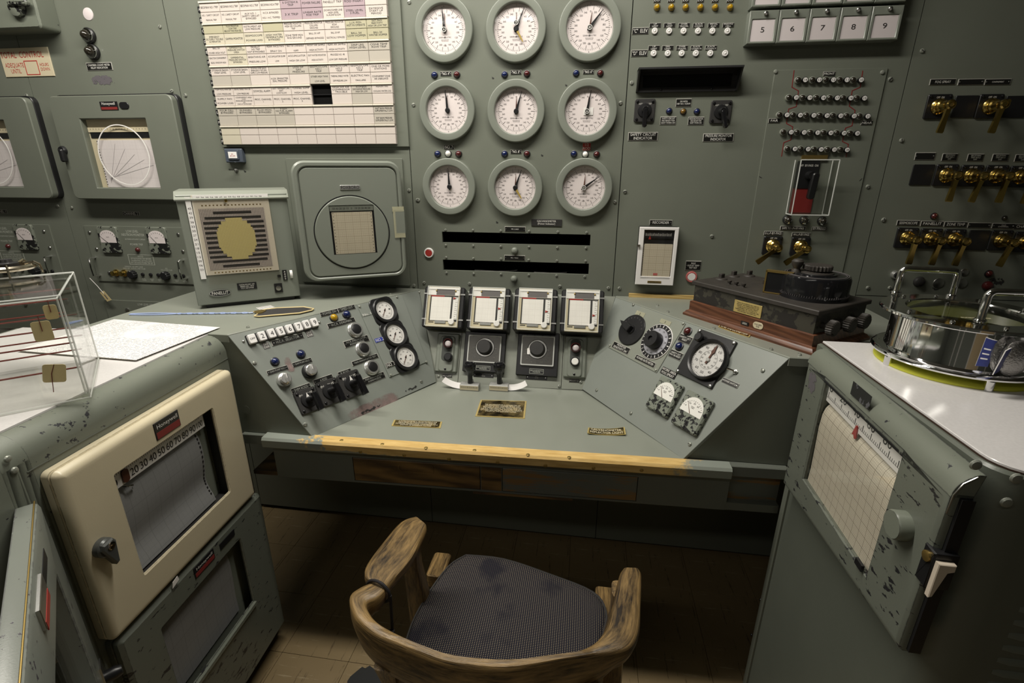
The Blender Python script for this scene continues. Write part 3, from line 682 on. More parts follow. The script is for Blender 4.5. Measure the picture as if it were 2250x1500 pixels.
# lamps and plates by the dials
for (x, y), n, w in (((980, 162), '4', 'top-left'), ((1134, 159), '5', 'top-middle'), ((1293, 158), '6', 'top-right')):
    nameplate(W, x, y, 24, 10, '"NO. %s"' % n, 'small black nameplate right under the %s large dial' % w, rivets=1)
nameplate(W, 987, 323, 23, 9, 'NO. 7', 'small black nameplate NO 7 under the middle-left large dial', rivets=1); nameplate(W, 1134, 333, 24, 9, '"NO. 8"', 'small black nameplate NO 8 under the centre large dial', rivets=1)
nameplate(W, 1289, 322, 18, 18, '1/2\nROD', 'red nameplate lettered 1/2 ROD under the middle-right dial', face='red', ink='plate_white')
for x, y, c, lb in ((955, 165, 'blue', 'under the top-left dial'), (1004, 164, 'red', 'under the top-left dial'), (1109, 164, 'blue', 'under the top-middle dial'), (1158, 162, 'red', 'under the top-middle dial'), (1266, 161, 'blue', 'left of the plate under the top-right dial'), (1319, 161, 'red', 'right of the plate under the top-right dial'),
                    (962, 338, 'blue', 'above the bottom-left dial'), (985, 337.5, 'white', 'above the bottom-left dial'), (1008, 338, 'red', 'above the bottom-left dial'), (1109, 338, 'blue', 'above the bottom-middle dial'), (1158, 338, 'red', 'above the bottom-middle dial'), (1261, 338, 'blue', 'left of the 1/2 ROD plate'), (1286, 339, 'white', 'just below the 1/2 ROD plate'), (1311, 339, 'red', 'right of the 1/2 ROD plate')):
    lamp(W, x, y, 7, {'blue': 'blue_lens', 'red': 'red_lens', 'white': 'white_lamp'}[c], ('dark red' if c == 'red' else c) + ' domed indicator lamp ' + lb, group='dome lamps beside the dials')
nameplate(W, 1201, 489, 67, 15, 'GALVANOMETER\n(Power Indicator)', 'dark brown plate lettered GALVANOMETER Power Indicator', edge=False, face='black_rough', ink='plate_white', tw=.62, th=.003)
nameplate(W, 1132, 503, 46, 11, 'NO. 2 GALV.', 'black riveted nameplate above the upper long slot', rivets=1, tw=.5, thh=.5); nameplate(W, 1131, 566, 46, 11, 'NO. 1 GALV.', 'black riveted nameplate between the two long slots', rivets=1, tw=.5, thh=.5)
lamp(W, 1131, 550, 7, 'bezel_green', 'green painted round knob under the upper slot', 'knob', name='panel_button', cat='button'); lamp(W, 1129.5, 612, 7, 'bezel_green', 'green painted round knob under the lower slot', 'knob', name='panel_button', cat='button')
lamp(W, 943, 555, 10, 'red', 'red push button in white ring left of the slots', 'push', name='push_button', cat='button')
def strip(x0, x1, y, lab, bow=.006, w=.012):
    a0, b0 = W.px(x0, y); a1, b1 = W.px(x1, y + 2); b = B(); pts = []; z = SL2[2] - .003
    for k in range(9):
        t = k / 8; pts.append((a0 + (a1 - a0) * t, z + .0006 + bow * (2 * t - 1) ** 2 * (.3 + .7 * t)))
    b.rings([[(x, -w, zz), (x, 0, zz + .0005), (x, 0, zz + .0012), (x, -w, zz + .0007)] for x, zz in pts])
    thing('paper_strip', lab, 'paper', Matrix.Translation((0, .02, 0)), 'paper scraps in the lower slot', B().add([(x, -y2, zz) for x, y2, zz in b.v], b.f), MT['white'])
strip(1040, 1135, 594, 'longer curled white paper strip lying in the lower slot'); strip(1172, 1245, 598, 'short crumpled paper scrap at the lower slot\'s right part', .003)
# ================================================================== annunciator board
AT = Fr((0, -.02, 0), (1, 0, 0), (0, 0, 1))
ax0, ax1, az0, az1 = -1.284, -.646, 1.570, 2.003
ann = thing('annunciator_board', 'large board of nine columns of ivory lettered alarm tiles', 'alarm panel', Matrix.Translation(((ax0 + ax1) / 2, 0, az0)) @ W.mat(0, 0).to_3x3().to_4x4())
ai = ann.matrix_world.inverted()
aw, ah = ax1 - ax0, az1 - az0
part(ann, 'backing', B().slab(.012, ah / 2, aw + .055, ah + .016, 0, .008, 0, .001), MT['paint'])
mat('tile_ivory', (.56, .50, .455), .3); mat('tile_cream', (.51, .47, .37), .3); mat('tile_olive', (.41, .385, .265), .3); mat('tile_mauve', (.37, .285, .31), .3); mat('tile_grey', (.43, .395, .34), .3); mat('tile_rim', (.72, .67, .57), .25)
TX = [['BECKMAN NO.1 TRIP', 'BECKMAN NO.2 TRIP', 'BECKMAN NO.3 TRIP', 'BECKMAN NO.4 TRIP', '5 SYSTEM R\nTRIP', 'POWER FAILURE', 'PANELLIT TRIP', 'ROD INSERT', ''],
['NO. 1 SAFETY CIRCUIT\n\nMANUAL TRIP', 'NO. 2 SAFETY CIRCUIT\n\nMANUAL TRIP', 'AUX NO. 1\nSAFETY CIRCUIT\nBYPASSED', 'H.C.R. BYPASSED\n\nNO.1 H.C. TRIPPED', '3 X TRIP', 'LINEAR RATE\nRISE TRIP', 'DOWNCOMER LINE\nHIGH LEVEL\nIN PUMP ROOM', 'STEEL LEVEL\n3 FUEL', 'EXCESSIVE\nSTART UP\nPERIOD'],
['', 'FLUX MONITOR\nLOW TRIP\nBELOW THE HIGH SEL', 'INSTRUMENT AIR\nLOW PRESSURE', '', 'PRESSURE MONITOR\nHIGH OR COLUMN\nTRIP', 'PRESSURE MONITOR\nCOLUMN\nGROUND', 'PRESSURE MONITOR\nROW\nGROUND', 'L.L.N. MON.\nNOT IN OPERATE', 'EAST MAIN\nREACTIVITY\nHIGH OR LOW TRIP'],
['EMERGENCY\nDC SUPPLY TROUBLE\nALTERNATOR', 'GAMMA MONITOR', 'SEISMOSCOPE\n\nPOWER LOSS', 'HIGH WATER\nTEMPERATURE\nBYPASSED', 'ZONE TEMP MON\nR4 & GROUND', 'BALL 3X H/P\n\nDEFINED BYPASSED', 'BALL 3X H/P\n\nELECTRICALLY BYPASSED', 'BALL 3X\nLOW HOPPER', 'BALL 3X\nWINTER HOPPER'],
['BALL 3X\n\nCOVER HIGH VOLT', 'DIFFERENTIAL\nPRESSURE SWITCH\nOPEN', 'PANELLIT\nNO TRIP\nNOT BYPASSABLE', 'REAR FACE FAN\n\nSPRAY ON', 'REACTOR CONFINEMENT\n\nALARM', 'FRONT AIR SAMPLE\n\nHIGH ACTIVITY', 'REAR AIR SAMPLE\n\nHIGH ACTIVITY', 'DRIP LEG\nHIGH LEVEL', 'CONE TEMP\nROW TRIP'],
['REACTOR CONFINEMENT\n\nBLDG. WINDOW HIGH', 'DIFFERENTIAL\nPRESSURE SWITCH\nBYPASSED', 'BREATHING AIR\n\nPRESSURE LOW', 'ACCUMULATOR DUMP\n\nLOW', 'ACCUMULATOR\n\nHIGH OR LOW', 'EXIT WATER MONITOR\n\nHIGH ACTIVITY', 'PROCESS NO. 48\n\nLOW DIFF. PRESSURE', '', ''],
['STORAGE BASIN\nHIGH LEVEL', 'STORAGE BASIN\nLOW LEVEL', 'DOWNCOMER BASIN\nEMERGENCY RETURN\nSUPPLY LOW PRESSURE', '', 'LOSS OF\nGAS\nPRESSURE', 'SEISMOSCOPE\nNO.1\nTRIP', 'SEISMOSCOPE\nNO.2\nTRIP', 'SEISMOSCOPE\nNO.3\nTRIP', 'ONE OR MORE\nSTATIONS'],
['', '', '', 'H.S.R. SPHINCTER\nSEAL PRESSURE', '', 'OTHER HIGH TANK\n\nLOW LEVEL', 'THERMAL SHIELD WATER\n\nDIFF-PRESSURE LOW', 'ELECTRIC FAN\n\nFAILURE', 'CONFINEMENT ZONE\nAIR UNBALANCE'],
['TOP FOG WATER\n\nLOW PRESSURE', 'DE-FILTERED WATER\n\nLOW PRESSURE', 'DOWCELL ALARM', 'EXIT TEMPERATURE\nEXIT\nLOW FLOW', 'TUNNEL SUMP\n\nHIGH LEVEL', None, 'HIGH H/P AIR\nCOMPRESSOR\nTROUBLE', 'ROOM BASIN\nDISCHARGE PRESSURE\nHIGH OR LOW', 'HIGH-EMITTING\n\nCOOLING WATER LOSS'],
['SUPPLY FAN\n\nPOWER LOSS', 'CONFINEMENT AREA\nLOW\nPRESSURE EXCHANGE\nOR\nCIRCUIT BYPASSED', 'PROC. CHANNEL\n1', 'PROC. CHANNEL\n2', 'PROC. CHANNEL\n3', None, '', '', ''],
['FOUR CELL\nBYPASSED', 'GUNNEN\nBYPASSED', 'FLUX MON.\nBYPASSED', 'X ELEV.\nNO FUEL ALARM\nBYPASSED', '', '', '', '', 'INLET BASIN PRESSURE\nSUPPLEMENTALLY LOW'],
['', '', '', '', '', '', '', '', 'EXIT BASIN PRESSURE\nSUPPLEMENTALLY LOW'], [''] * 9, [''] * 9]
olive = {(2, 0), (2, 1), (2, 3), (2, 7), (2, 8), (3, 7), (3, 8)}; mauve = {(0, 4), (0, 5), (0, 7), (1, 4), (1, 5), (1, 7)}
cream_ = {(3, 0), (3, 1), (3, 2), (3, 3), (12, 0), (13, 0), (4, 1), (5, 1)}; grey_ = {(5, 1), (6, 3), (6, 4), (6, 5), (7, 5), (8, 7), (9, 7), (10, 8), (11, 8), (10, 0), (10, 1), (10, 2), (10, 3), (4, 7), (4, 8), (5, 7), (5, 8), (7, 0), (7, 1), (11, 0), (11, 1), (11, 2), (11, 3)}
cw, rh = aw / 9, ah / 14
def tile_mesh(): # wedge-shaped lens, thicker at the head of each pair
    g = .0005
    return B().prism([(-cw / 2 + g, -rh / 2 + g), (cw / 2 - g, -rh / 2 + g), (cw / 2 - g, rh / 2 - g), (-cw / 2 + g, rh / 2 - g)], .008, .021, .0008).mesh('tile')
def rim_mesh(): return B().box(-cw / 2 + .0005, cw / 2 - .0005, 0, .0045, .009, .0245).mesh('rim')
for r in range(14):
    for c in range(9):
        if TX[r][c] is None: continue
        mt = 'tile_olive' if (r, c) in olive else 'tile_mauve' if (r, c) in mauve else 'tile_cream' if (r, c) in cream_ else 'tile_grey' if (r, c) in grey_ else 'tile_ivory'
        t = part(ann, 'tile', cached(('tile', mt), tile_mesh), MT[mt], (-aw / 2 + cw * (c + .5), ah - rh * (r + .5), 0))
        if r % 2 == 0: part(t, 'rim', cached('rim', rim_mesh), MT['tile_rim'], (0, rh / 2 - .005, 0))
        if TX[r][c]:
            ln = TX[r][c].split('\n'); n = len(ln); lettering(t, TX[r][c], cw * .86, min(rh * .78, .0062 * n), .0214, MT['ink'], cy=-.002 if r % 2 == 0 else 0, stretch=1.4)
part(ann, 'empty_bay', B().frame(rrect(0, 0, cw, 2 * rh), rrect(0, 0, cw - .006, 2 * rh - .006), .008, .014).box(-cw / 2, cw / 2, -.0012, .0012, .008, .014), MT['black'], (-aw / 2 + cw * 5.5, ah - rh * 9, 0))
part(ann, 'empty_bay_back', B().box(-cw / 2, cw / 2, -rh, rh, .008, .0086), MT['void'], (-aw / 2 + cw * 5.5, ah - rh * 9, 0))
for r, ch in enumerate('ABCDEFGHJKLMNP'):
    t = part(ann, 'row_letter', cached('rlet', lambda: B().slab(0, 0, .013, .017, .006, .011, 0, .0006).mesh('row_letter')), MT['black'], (-aw / 2 - .0085, ah - rh * (r + .62), 0))
    lettering(t, ch, .006, .008, .0114, MT['ink_white'], 0, 0)
# small blue lamp unit and toggle under the board
x, y = 520, 342
o = thing('lamp_holder', 'slate blue square lamp holder with white window under the alarm board', 'lamp', W.at(x, y)); w_, h_ = W.size(x, y, 38, 31)
part(o, 'body', B().slab(0, 0, w_, h_, 0, .018, .003, .003), MT['slate_blue']); part(o, 'bezel', B().slab(.001, .002, w_ * .62, h_ * .66, .018, .022, .002, .001), MT['slate_blue']); wdw = part(o, 'window', B().slab(.001, .002, w_ * .48, h_ * .46, .022, .0235), MT['white']); lettering(wdw, 'R.P.\nAIR LOW', w_ * .3, h_ * .22, .024, MT['ink_red'], .001, .002)
toggle(W, 520, 374, 'small steel toggle switch under the slate blue lamp holder', k=.9)
# ================================================================== left side of the wall
o = thing('junction_box', 'chipped grey-green box with rounded lever at top left corner', 'box', W.mat(W.px(91, 62, .07)[0] - .035, W.px(91, 62, .07)[1] + .025))
part(o, 'body', B().slab(-.10, .06, .27, .17, 0, .07, .012, .006), MT['paint_worn']); part(o, 'lever_boss', B().lathe([(.028, .07), (.026, .085), (.012, .09)], 20, -.030, .035), MT['paint_flaked']); part(o, 'lever_arm', B().slab(-.005, .045, .075, .020, .082, .098, .01, .004), MT['paint_flaked'])
lamp(W, 194, 31, 10.5, 'lens_white', 'pale round blanking disc high on the left panel', 'plug', name='blanking_disc', cat='disc')
lamp(W, 198, 79, 10, 'dark_lens', 'upper black bullet lamp with chrome ring on left panel', 'bullet'); lamp(W, 207, 115, 10, 'dark_lens', 'lower black bullet lamp with chrome ring on left panel', 'bullet')
nameplate(W, 219, 146, 56, 18, 'CHAMBER COUNT METER\nRELAY INDICATION', 'black two-line nameplate under the black bullet lamps', thh=.6)
q = [W.px(*s) for s in ((-40, 106), (103, 104), (118, 161), (-25, 167))]
sw, sh = .205, .092
o = thing('control_sign', 'cream sign with red hand lettering TOTAL CONTROL', 'sign', W.mat(q[1][0] - sw / 2 + .004, (q[1][1] + q[2][1]) / 2 - .004, 0), None, B().slab(0, 0, sw, sh, 0, .003, 0, .0008), MT['cream_plain'])
lettering(o, 'TOTAL  CONTROL', .178, .024, .0034, MT['ink_red'], -.010, .024); lettering(o, 'ADEQUATE\nUNTIL', .078, .036, .0034, MT['ink_red'], -.052, -.018); lettering(o, 'HOURS\nDOWN', .036, .028, .0034, MT['ink_red'], .072, -.016)
part(o, 'date_box', B().frame(rrect(.018, -.018, .056, .046), rrect(.018, -.018, .051, .041), .003, .0036), MT['ink_red'])
def wall_recorder(cx_off, label, has_left):
    """big strip-chart recorder: case with rounded corners, door with window"""
    cw_, chh = .492, .352
    o = thing('chart_recorder', label, 'recorder', W.mat(-1.679 + cx_off, 1.556, 0), 'wall chart recorders')
    part(o, 'case', B().slab(.002, .002, cw_ + .002, chh + .008, 0, .020, .024, .002), MT['black'])
    wx, wz_, ww, wh = -.004 - .0, -.017, .262, .234
    out, inn = rrect(0, 0, cw_, chh, .022, 5), rrect(wx, wz_, ww, wh, .0005, 5)
    part(o, 'door', B().frame(out, inn, .018, .044, .003), MT['paint'])
    lz = .044
    part(o, 'interior', B().box(wx - ww / 2 - .006, wx + ww / 2 + .006, wz_ - wh / 2 - .006, wz_ + wh / 2 + .006, .0205, .0212), MT['cream_plain'])
    sc_ = part(o, 'scale_strip', B().box(wx - ww / 2 + .002, wx + ww / 2 - .002, wz_ + wh / 2 - .042, wz_ + wh / 2 - .026, .022, .025), MT['cream_plain'])
    b = B()
    for k in range(21): b.box(wx - .118 + k * .0118 - .0006, wx - .118 + k * .0118 + .0006, wz_ + wh / 2 - .034, wz_ + wh / 2 - .030, .025, .0254)
    part(sc_, 'scale_marks', b, MT['ink'])
    part(o, 'black_slot', B().box(wx - ww / 2 + .006, wx + ww / 2 - .006, wz_ + wh / 2 - .062, wz_ + wh / 2 - .0425, .0215, .023), MT['black'])
    pr_ = part(o, 'chart_paper', B().slab(wx + .012, wz_ - .034, ww - .030, wh - .070, .0215, .026, .006), MT['chart_white'])
    b = B()
    for k in range(17): b.box(wx - .1035, wx - .1005, wz_ + .042 - k * .0094, wz_ + .046 - k * .0094, .026, .0264)
    part(pr_, 'feed_holes', b, MT['ink'])
    b = B()
    for k in range(5):
        a0 = Vector((wx - .085, wz_ - .10 + k * .004)); a1 = Vector((wx - .03 + k * .035, wz_ + .035 - k * .018)); d = (a1 - a0).normalized(); nn = Vector((-d.y, d.x)) * .0006
        b.add([(*(a0 + nn), .0266), (*(a0 - nn), .0266), (*(a1 - nn), .0266), (*(a1 + nn), .0266)], [(0, 1, 2, 3)])
    part(pr_, 'traces', b.mesh('traces', 0), MT['trace'])
    part(o, 'scribed_ring', B().frame(circle(wx + .004, wz_ - .004, .104, 64), circle(wx + .004, wz_ - .004, .1005, 64), .034, .0352), MT['white'])
    part(o, 'pane', B().box(wx - ww / 2, wx + ww / 2, wz_ - wh / 2, wz_ + wh / 2, .032, .0335), MT['glass'])
    lg = part(o, 'maker_plate', B().slab(-.002, .142, .070, .027, .044, .046, 0, .0005), MT['black']); part(lg, 'red_band', B().box(-.034, .030, .1295, .138, .046, .0464), MT['band_red']); lettering(lg, 'Honeywell', .052, .012, .0468, MT['ink_white'], -.002, .1475)
    part(o, 'black_oval', B().slab(.058, .142, .038, .022, .044, .047, .0108, .001), MT['black'])
    if has_left:
        lt = part(o, 'latch', B().lathe([(.016, .03), (.016, .050), (.013, .055)], 20, -.236, -.005), MT['black']); part(lt, 'latch_handle', B().slab(-.233, -.022, .018, .045, .048, .064, .007, .004), MT['black'])
    return o
wall_recorder(0, 'wall chart recorder with scribed ring, full in view at left', True); wall_recorder(-.585, 'wall chart recorder cut off by the left picture edge', False)
# low level neutron monitor chassis
def meter_mesh(k): return B().slab(0, 0, .078 * k, .092 * k, 0, .008, .007 * k, .002)
def panel_meter(parent, cx, cy, k, worn, ang, z0=0):
    mt = MT['paint_flaked']
    m_ = part(parent, 'meter', cached(('pm', k), lambda: meter_mesh(k).mesh('meter')), mt, (cx, cy, z0))
    arc = [(.030 * k * math.cos(math.radians(a)), .004 * k + .026 * k * math.sin(math.radians(a)) ** .8) for a in range(0, 181, 15)]
    part(m_, 'meter_face', B().prism([(-.031 * k, -.009 * k), (.031 * k, -.009 * k)] + [(x * 1.02, y + .004 * k) for x, y in arc], .008, .0088), MT['dial_face'])
    b = B()
    for t in range(9):
        a = math.radians(140 - t * 12.5); r0, r1 = .034 * k, .039 * k; c, s = math.cos(a), math.sin(a); ww = .0006 * k; oy = -.010 * k
        b.add([(c * r0 - s * ww, s * r0 + c * ww + oy, .0092), (c * r0 + s * ww, s * r0 - c * ww + oy, .0092), (c * r1 + s * ww, s * r1 - c * ww + oy, .0092), (c * r1 - s * ww, s * r1 + c * ww + oy, .0092)], [(0, 1, 2, 3)])
    add_text(b, 'VOLTS', .012 * k, .003 * k, 0, .010 * k, .0092); part(m_, 'scale_marks', b.mesh('scale_marks', 0), MT['ink'])
    part(m_, 'needle', B().prism([(-.0007, 0), (.0007, 0), (.0003, .036 * k), (-.0003, .036 * k)], .0095, .010), MT['ink'], (0, -.012 * k, 0), rz=math.radians(ang))
    part(m_, 'zero_screw', B().lathe([(.004 * k, .008), (.0036 * k, .0095)], 12, 0, -.027 * k), MT['black'])
def monitor(dx, n, label):
    o = thing('monitor_chassis', label, 'instrument', W.mat(-1.745 + dx, 1.165, 0), 'neutron monitor chassis'); w_, h_ = .44, .222
    part(o, 'front_plate', B().slab(0, 0, w_, h_, 0, .004, 0, .0006), MT['paint'])
    panel_meter(o, -.115, .058, 1.12, True, 50, .004); panel_meter(o, .100, .060, 1.12, True, 40, .004)
    lettering(o, 'LOW LEVEL\nNEUTRON MONITOR', .10, .028, .0045, MT['ink_green'], -.008, .086); lettering(o, 'GE POWER INSTRUMENT COMPANY', .09, .006, .0045, MT['ink_green'], -.003, .062); lettering(o, 'POWER TRIP', .056, .008, .0045, MT['ink_green'], -.002, .042)
    lm = part(o, 'trip_lamp', B().sphere((-.002, .021, .004), .010, half=True, seg=14, n=5), MT['red_lens'])
    part(o, 'notice_frame', B().frame(rrect(.002, -.018, .112, .040), rrect(.002, -.018, .110, .038), .004, .0045), MT['ink_green']); lettering(o, 'NOTICE\nBYPASS POWER TRIP BEFORE\nCALIBRATING, SETTING GAIN\nOR CHECKING POWER TRIP SET', .10, .032, .0045, MT['ink_green'], .002, -.018)
    for x in (-.048, .100):
        kb = part(o, 'knob', cached('mknob', lambda: B().prism(gear(.0165, .0012, 12), .004, .022, .002).mesh('knob')), MT['black'], (x, -.078, 0))
    for x in (-.125, -.088):
        part(o, 'brass_terminal', cached('bterm', lambda: B().lathe([(.014, .004), (.014, .008), (.010, .010), (.010, .024), (.0065, .025)], 14).mesh('brass_terminal')), MT['brass'], (x, -.074, 0))
    for x in (-.152, -.006, .030, .064, .140, .175): part(o, 'jack', cached('jack', lambda: B().lathe([(.007, .004), (.0065, .009), (.003, .010)], 12).mesh('jack')), MT['black'], (x, -.077, 0))
    for x, t in ((-.13, 'GAIN\nAMPLIFIER   OUTPUT'), (-.006, 'FUEL\nCALIB'), (.03, 'ZERO\nSET'), (.064, 'MV\nSET'), (.14, 'ZERO\nTEST'), (.175, 'HI\nTEST')): lettering(o, t, .055 if x < -.1 else .018, .011, .0045, MT['ink_green'], x, -.098)
    lettering(o, 'OPERATE  AC-OPR CALIB\nZERO SET  1% FULL-LINE CALIB', .10, .013, .0045, MT['ink_green'], -.04, -.051); lettering(o, 'ADJ\nFULL-SCALE CALIB', .05, .011, .0045, MT['ink_green'], .105, -.053)
    for x in (-.205, .188):
        part(o, 'pull_handle', cached('phand', lambda: B().tube([(0, .036, .0), (0, .036, .020), (0, .033, .028), (0, 0, .030), (0, -.033, .028), (0, -.036, .020), (0, -.036, 0)], .0042, 8).mesh('pull_handle')), MT['chrome'], (x, -.050, .004))
    for x, y in ((-.2, .085), (-.188, .020), (-.16, -.075), (.19, .085), (.195, .02)): part(o, 'screw', screw_mesh(.0066), MT['steel'], (x, y, .004))
    nameplate(W, *project(W.p(-1.745 + dx + .004, 1.325))[:2], 36, 9, 'CHANNEL %s' % n, 'black CHANNEL nameplate above the %s neutron monitor' % ('tagged' if n == '2' else 'leftmost'))
    o2 = thing('power_supply_chassis', 'power supply chassis under ' + ('the tagged neutron monitor' if n == '2' else 'the left neutron monitor'), 'instrument', W.mat(-1.745 + dx, .90, 0), 'neutron monitor chassis', B().slab(0, 0, w_, .15, 0, .004, 0, .0006), MT['paint'])
    lettering(o2, 'LOW LEVEL NEUTRON MONITOR\nPOWER SUPPLY', .155, .022, .0045, MT['ink_green'], .012, .055)
    for x, y in ((-.12, .036), (-.01, .040), (.2, .06)): part(o2, 'knob', cached('psknob', lambda: B().lathe([(.008, .004), (.008, .008), (.004, .010)], 12).mesh('knob')), MT['steel'], (x, y, 0))
monitor(0, '2', 'neutron monitor chassis with a paper tag tied to its handle'); monitor(-.60, '1', 'neutron monitor chassis cut off by the left picture edge')
# paper tag on string
t0, t1 = W.px(213, 607), W.px(238, 642)
o = thing('paper_tag', 'manila tag hanging by a string from the monitor handle', 'tag', W.mat(*t1, .02))
d = Vector((t0[0] - t1[0], t0[1] - t1[1]))
part(o, 'string', B().tube([(d.x, d.y, .012), (d.x * .5, d.y * .48, .004), (0, 0, .001)], .0012, 5), MT['white'])
part(o, 'card', B().prism([(-.018, .004), (.003, .012), (.028, -.026), (.006, -.034)], 0, .0008), MT['tan_paper'], label='pale manila card'); part(o, 'print', B().prism([(.0, -.006), (.004, -.004), (.014, -.022), (.010, -.024)], .0008, .0012), MT['ink_grey'])
# ================================================================== right of the dials: lamps, hooded indicator, switches
for k, x in enumerate((1443.6, 1475, 1506.4, 1538.8, 1571, 1604)):
    pos = ('first', 'second', 'third', 'fourth', 'fifth', 'sixth')[k]
    lamp(W, x, 16.5, 6.6, 'amber_lens', pos + ' gold lamp from the left along the top edge', 'gold', group='row of gold lamps')
    nameplate(W, x, 0.5, 15, 11, 'LO', pos + ' small LO plate from the left above gold lamps', thh=.5, group='LO plates')
CT = ['UP\nLIMIT', 'DN\nLIMIT', 'OVER\nTRAVEL', 'SLACK\nCHAIN', 'METAL\nELEV', 'PHOTO\nCELL']; DTX = ['UP\nLIMIT', 'DN\nLIMIT', 'OVER\nTRAVEL', 'SLACK\nCHAIN N', 'SLACK\nCHAIN F']
nameplate(W, 1407, 68, 36, 15, '"C"  ELEV', 'black nameplate lettered C ELEV'); nameplate(W, 1405, 117, 36, 15, '"D"  ELEV', 'black nameplate lettered D ELEV')
for k, x in enumerate((1439.6, 1471, 1503, 1535, 1568, 1600)): nameplate(W, x, 55.5, 25, 10, CT[k], 'small black plate %s in the C ELEV row' % CT[k].replace('\n', ' '), thh=.78)
for k, x in enumerate((1437, 1467, 1498.5, 1530, 1562)): nameplate(W, x, 105, 25, 10, DTX[k], 'small black plate %s in the D ELEV row' % DTX[k].replace('\n', ' '), thh=.78)
for k, x in enumerate((1438.4, 1470, 1501.7, 1533.4, 1565, 1598)): lamp(W, x, 68.5, 6.6, 'white_lamp', 'white lamp under the C ELEV row plate ' + CT[k].replace('\n', ' '), 'white', group='white lamps of the C row')
for k, x in enumerate((1436, 1467, 1497.6, 1528.6, 1560.3, 1593)): lamp(W, x, 117.5, 6.6, 'white_lamp', ('white lamp under the D ELEV row plate ' + DTX[k].replace('\n', ' ')) if k < 5 else 'white lamp without a plate ending the D ELEV row', 'white', group='white lamps of the D row')
a0, b0 = W.px(1397, 204); a1, b1 = W.px(1617, 205); at_, bt_ = W.px(1515, 146, .05)
o = thing('hooded_indicator', 'long black hooded indicator window above two black switches', 'indicator', W.mat((a0 + a1) / 2, (b0 + bt_) / 2))
hw, hh = (a1 - a0) / 2, (bt_ - b0) / 2
hood = B(); t = .005
hood.box(-hw, hw, -hh, -hh + .008, 0, .012)
hood.prism([(-hw, hh), (hw, hh), (hw, hh - t), (-hw, hh - t)], 0, .055)
for s in (-1, 1): hood.add([(s * hw, -hh, 0), (s * hw, hh, 0), (s * hw, hh, .055), (s * hw, -hh, .012), (s * (hw - t), -hh, 0), (s * (hw - t), hh, 0), (s * (hw - t), hh, .055), (s * (hw - t), -hh, .012)], [(0, 1, 2, 3), (7, 6, 5, 4), (3, 2, 6, 7), (0, 3, 7, 4), (1, 2, 6, 5)])
part(o, 'hood', hood, MT['hood']); part(o, 'mask', B().frame(rrect(0, 0, 2 * hw - .008, 2 * hh - .01), rrect(0, .0, 2 * hw - .036, 2 * hh - .026), 0, .006), MT['hood']); part(o, 'window', B().box(-hw + .018, hw - .018, -hh + .012, hh - .012, 0, .002), MT['black_gloss'])
for s in (-.5, .5): part(o, 'screw', screw_mesh(.004), MT['black_gloss'], (s * hw, -hh + .006, .010))
rotary(W, 1416, 243, 45, 'black rotary switch above the SAFETY CIRCUIT INDICATOR plate', 0); rotary(W, 1583, 246, 46, 'black rotary switch above the PRESSURE MONITOR INDICATOR plate', .28)
nameplate(W, 1502, 225.5, 34, 18, 'ON WITH\nHBY NO.1 SCRAM', 'black plate over the amber lamp between two rotary switches', thh=.5)
lamp(W, 1470, 244, 6.8, 'blue_lens', 'dark blue lamp right of the left rotary switch'); lamp(W, 1501, 245, 6.8, 'amber_dark', 'amber lamp between two dark blue lamps'); lamp(W, 1531, 245, 6.8, 'blue_lens', 'dark blue lamp left of the right rotary switch')
nameplate(W, 1468, 265, 35, 18, 'SAFETY CIRCUIT\nIND READY FOR\nRESET WHEN ON', 'black plate SAFETY CIRCUIT READY FOR RESET under left blue lamp'); nameplate(W, 1529, 265.6, 35, 18, 'PRESSURE MONITOR\nIND READY FOR\nRESET WHEN ON', 'black plate PRESSURE MONITOR READY FOR RESET under right blue lamp')
nameplate(W, 1412.6, 299.6, 65, 19, 'SAFETY CIRCUIT\nINDICATOR', 'black nameplate SAFETY CIRCUIT INDICATOR'); nameplate(W, 1578, 302, 67, 18, 'PRESSURE MONITOR\nINDICATOR', 'black nameplate PRESSURE MONITOR INDICATOR')
# numbered window boxes
nb0 = .4275; bw, bh = .0797, .083
for row, z in ((0, 1.832), (1, 1.832 + .0905)):
    for k in range(5):
        n = 5 + k if row == 0 else k
        lab = 'grey box with white window numbered %s' % 'five six seven eight nine'.split()[k] if row == 0 else 'upper window box right above the box numbered %s' % 'five six seven eight nine'.split()[k]
        o = thing('window_box', lab, 'indicator', W.mat(nb0 + bw * (k + .5), z + bh / 2), 'numbered window boxes')
        part(o, 'case', cached('wbc', lambda: B().frame(rrect(0, 0, bw - .001, bh, .001, 2), rrect(0, -.008, .061, .054, .001, 2), 0, .034, .002).mesh('case')), MT['bezel_green'])
        wdw = part(o, 'window', cached('wbw', lambda: B().slab(0, -.008, .0605, .0535, .02, .0315).mesh('window')), MT['lens_white'])
        if row == 0 or k in (1, 2, 4): lettering(wdw, str(n), .012, .013, .0320, MT['ink'], .0, -.006)
        part(o, 'thumb_screw', cached('wbs', lambda: B().lathe([(.0055, .03), (.0055, .040), (.004, .041), (.0025, .046)], 14, .002, .033).mesh('thumb_screw')), MT['steel'])
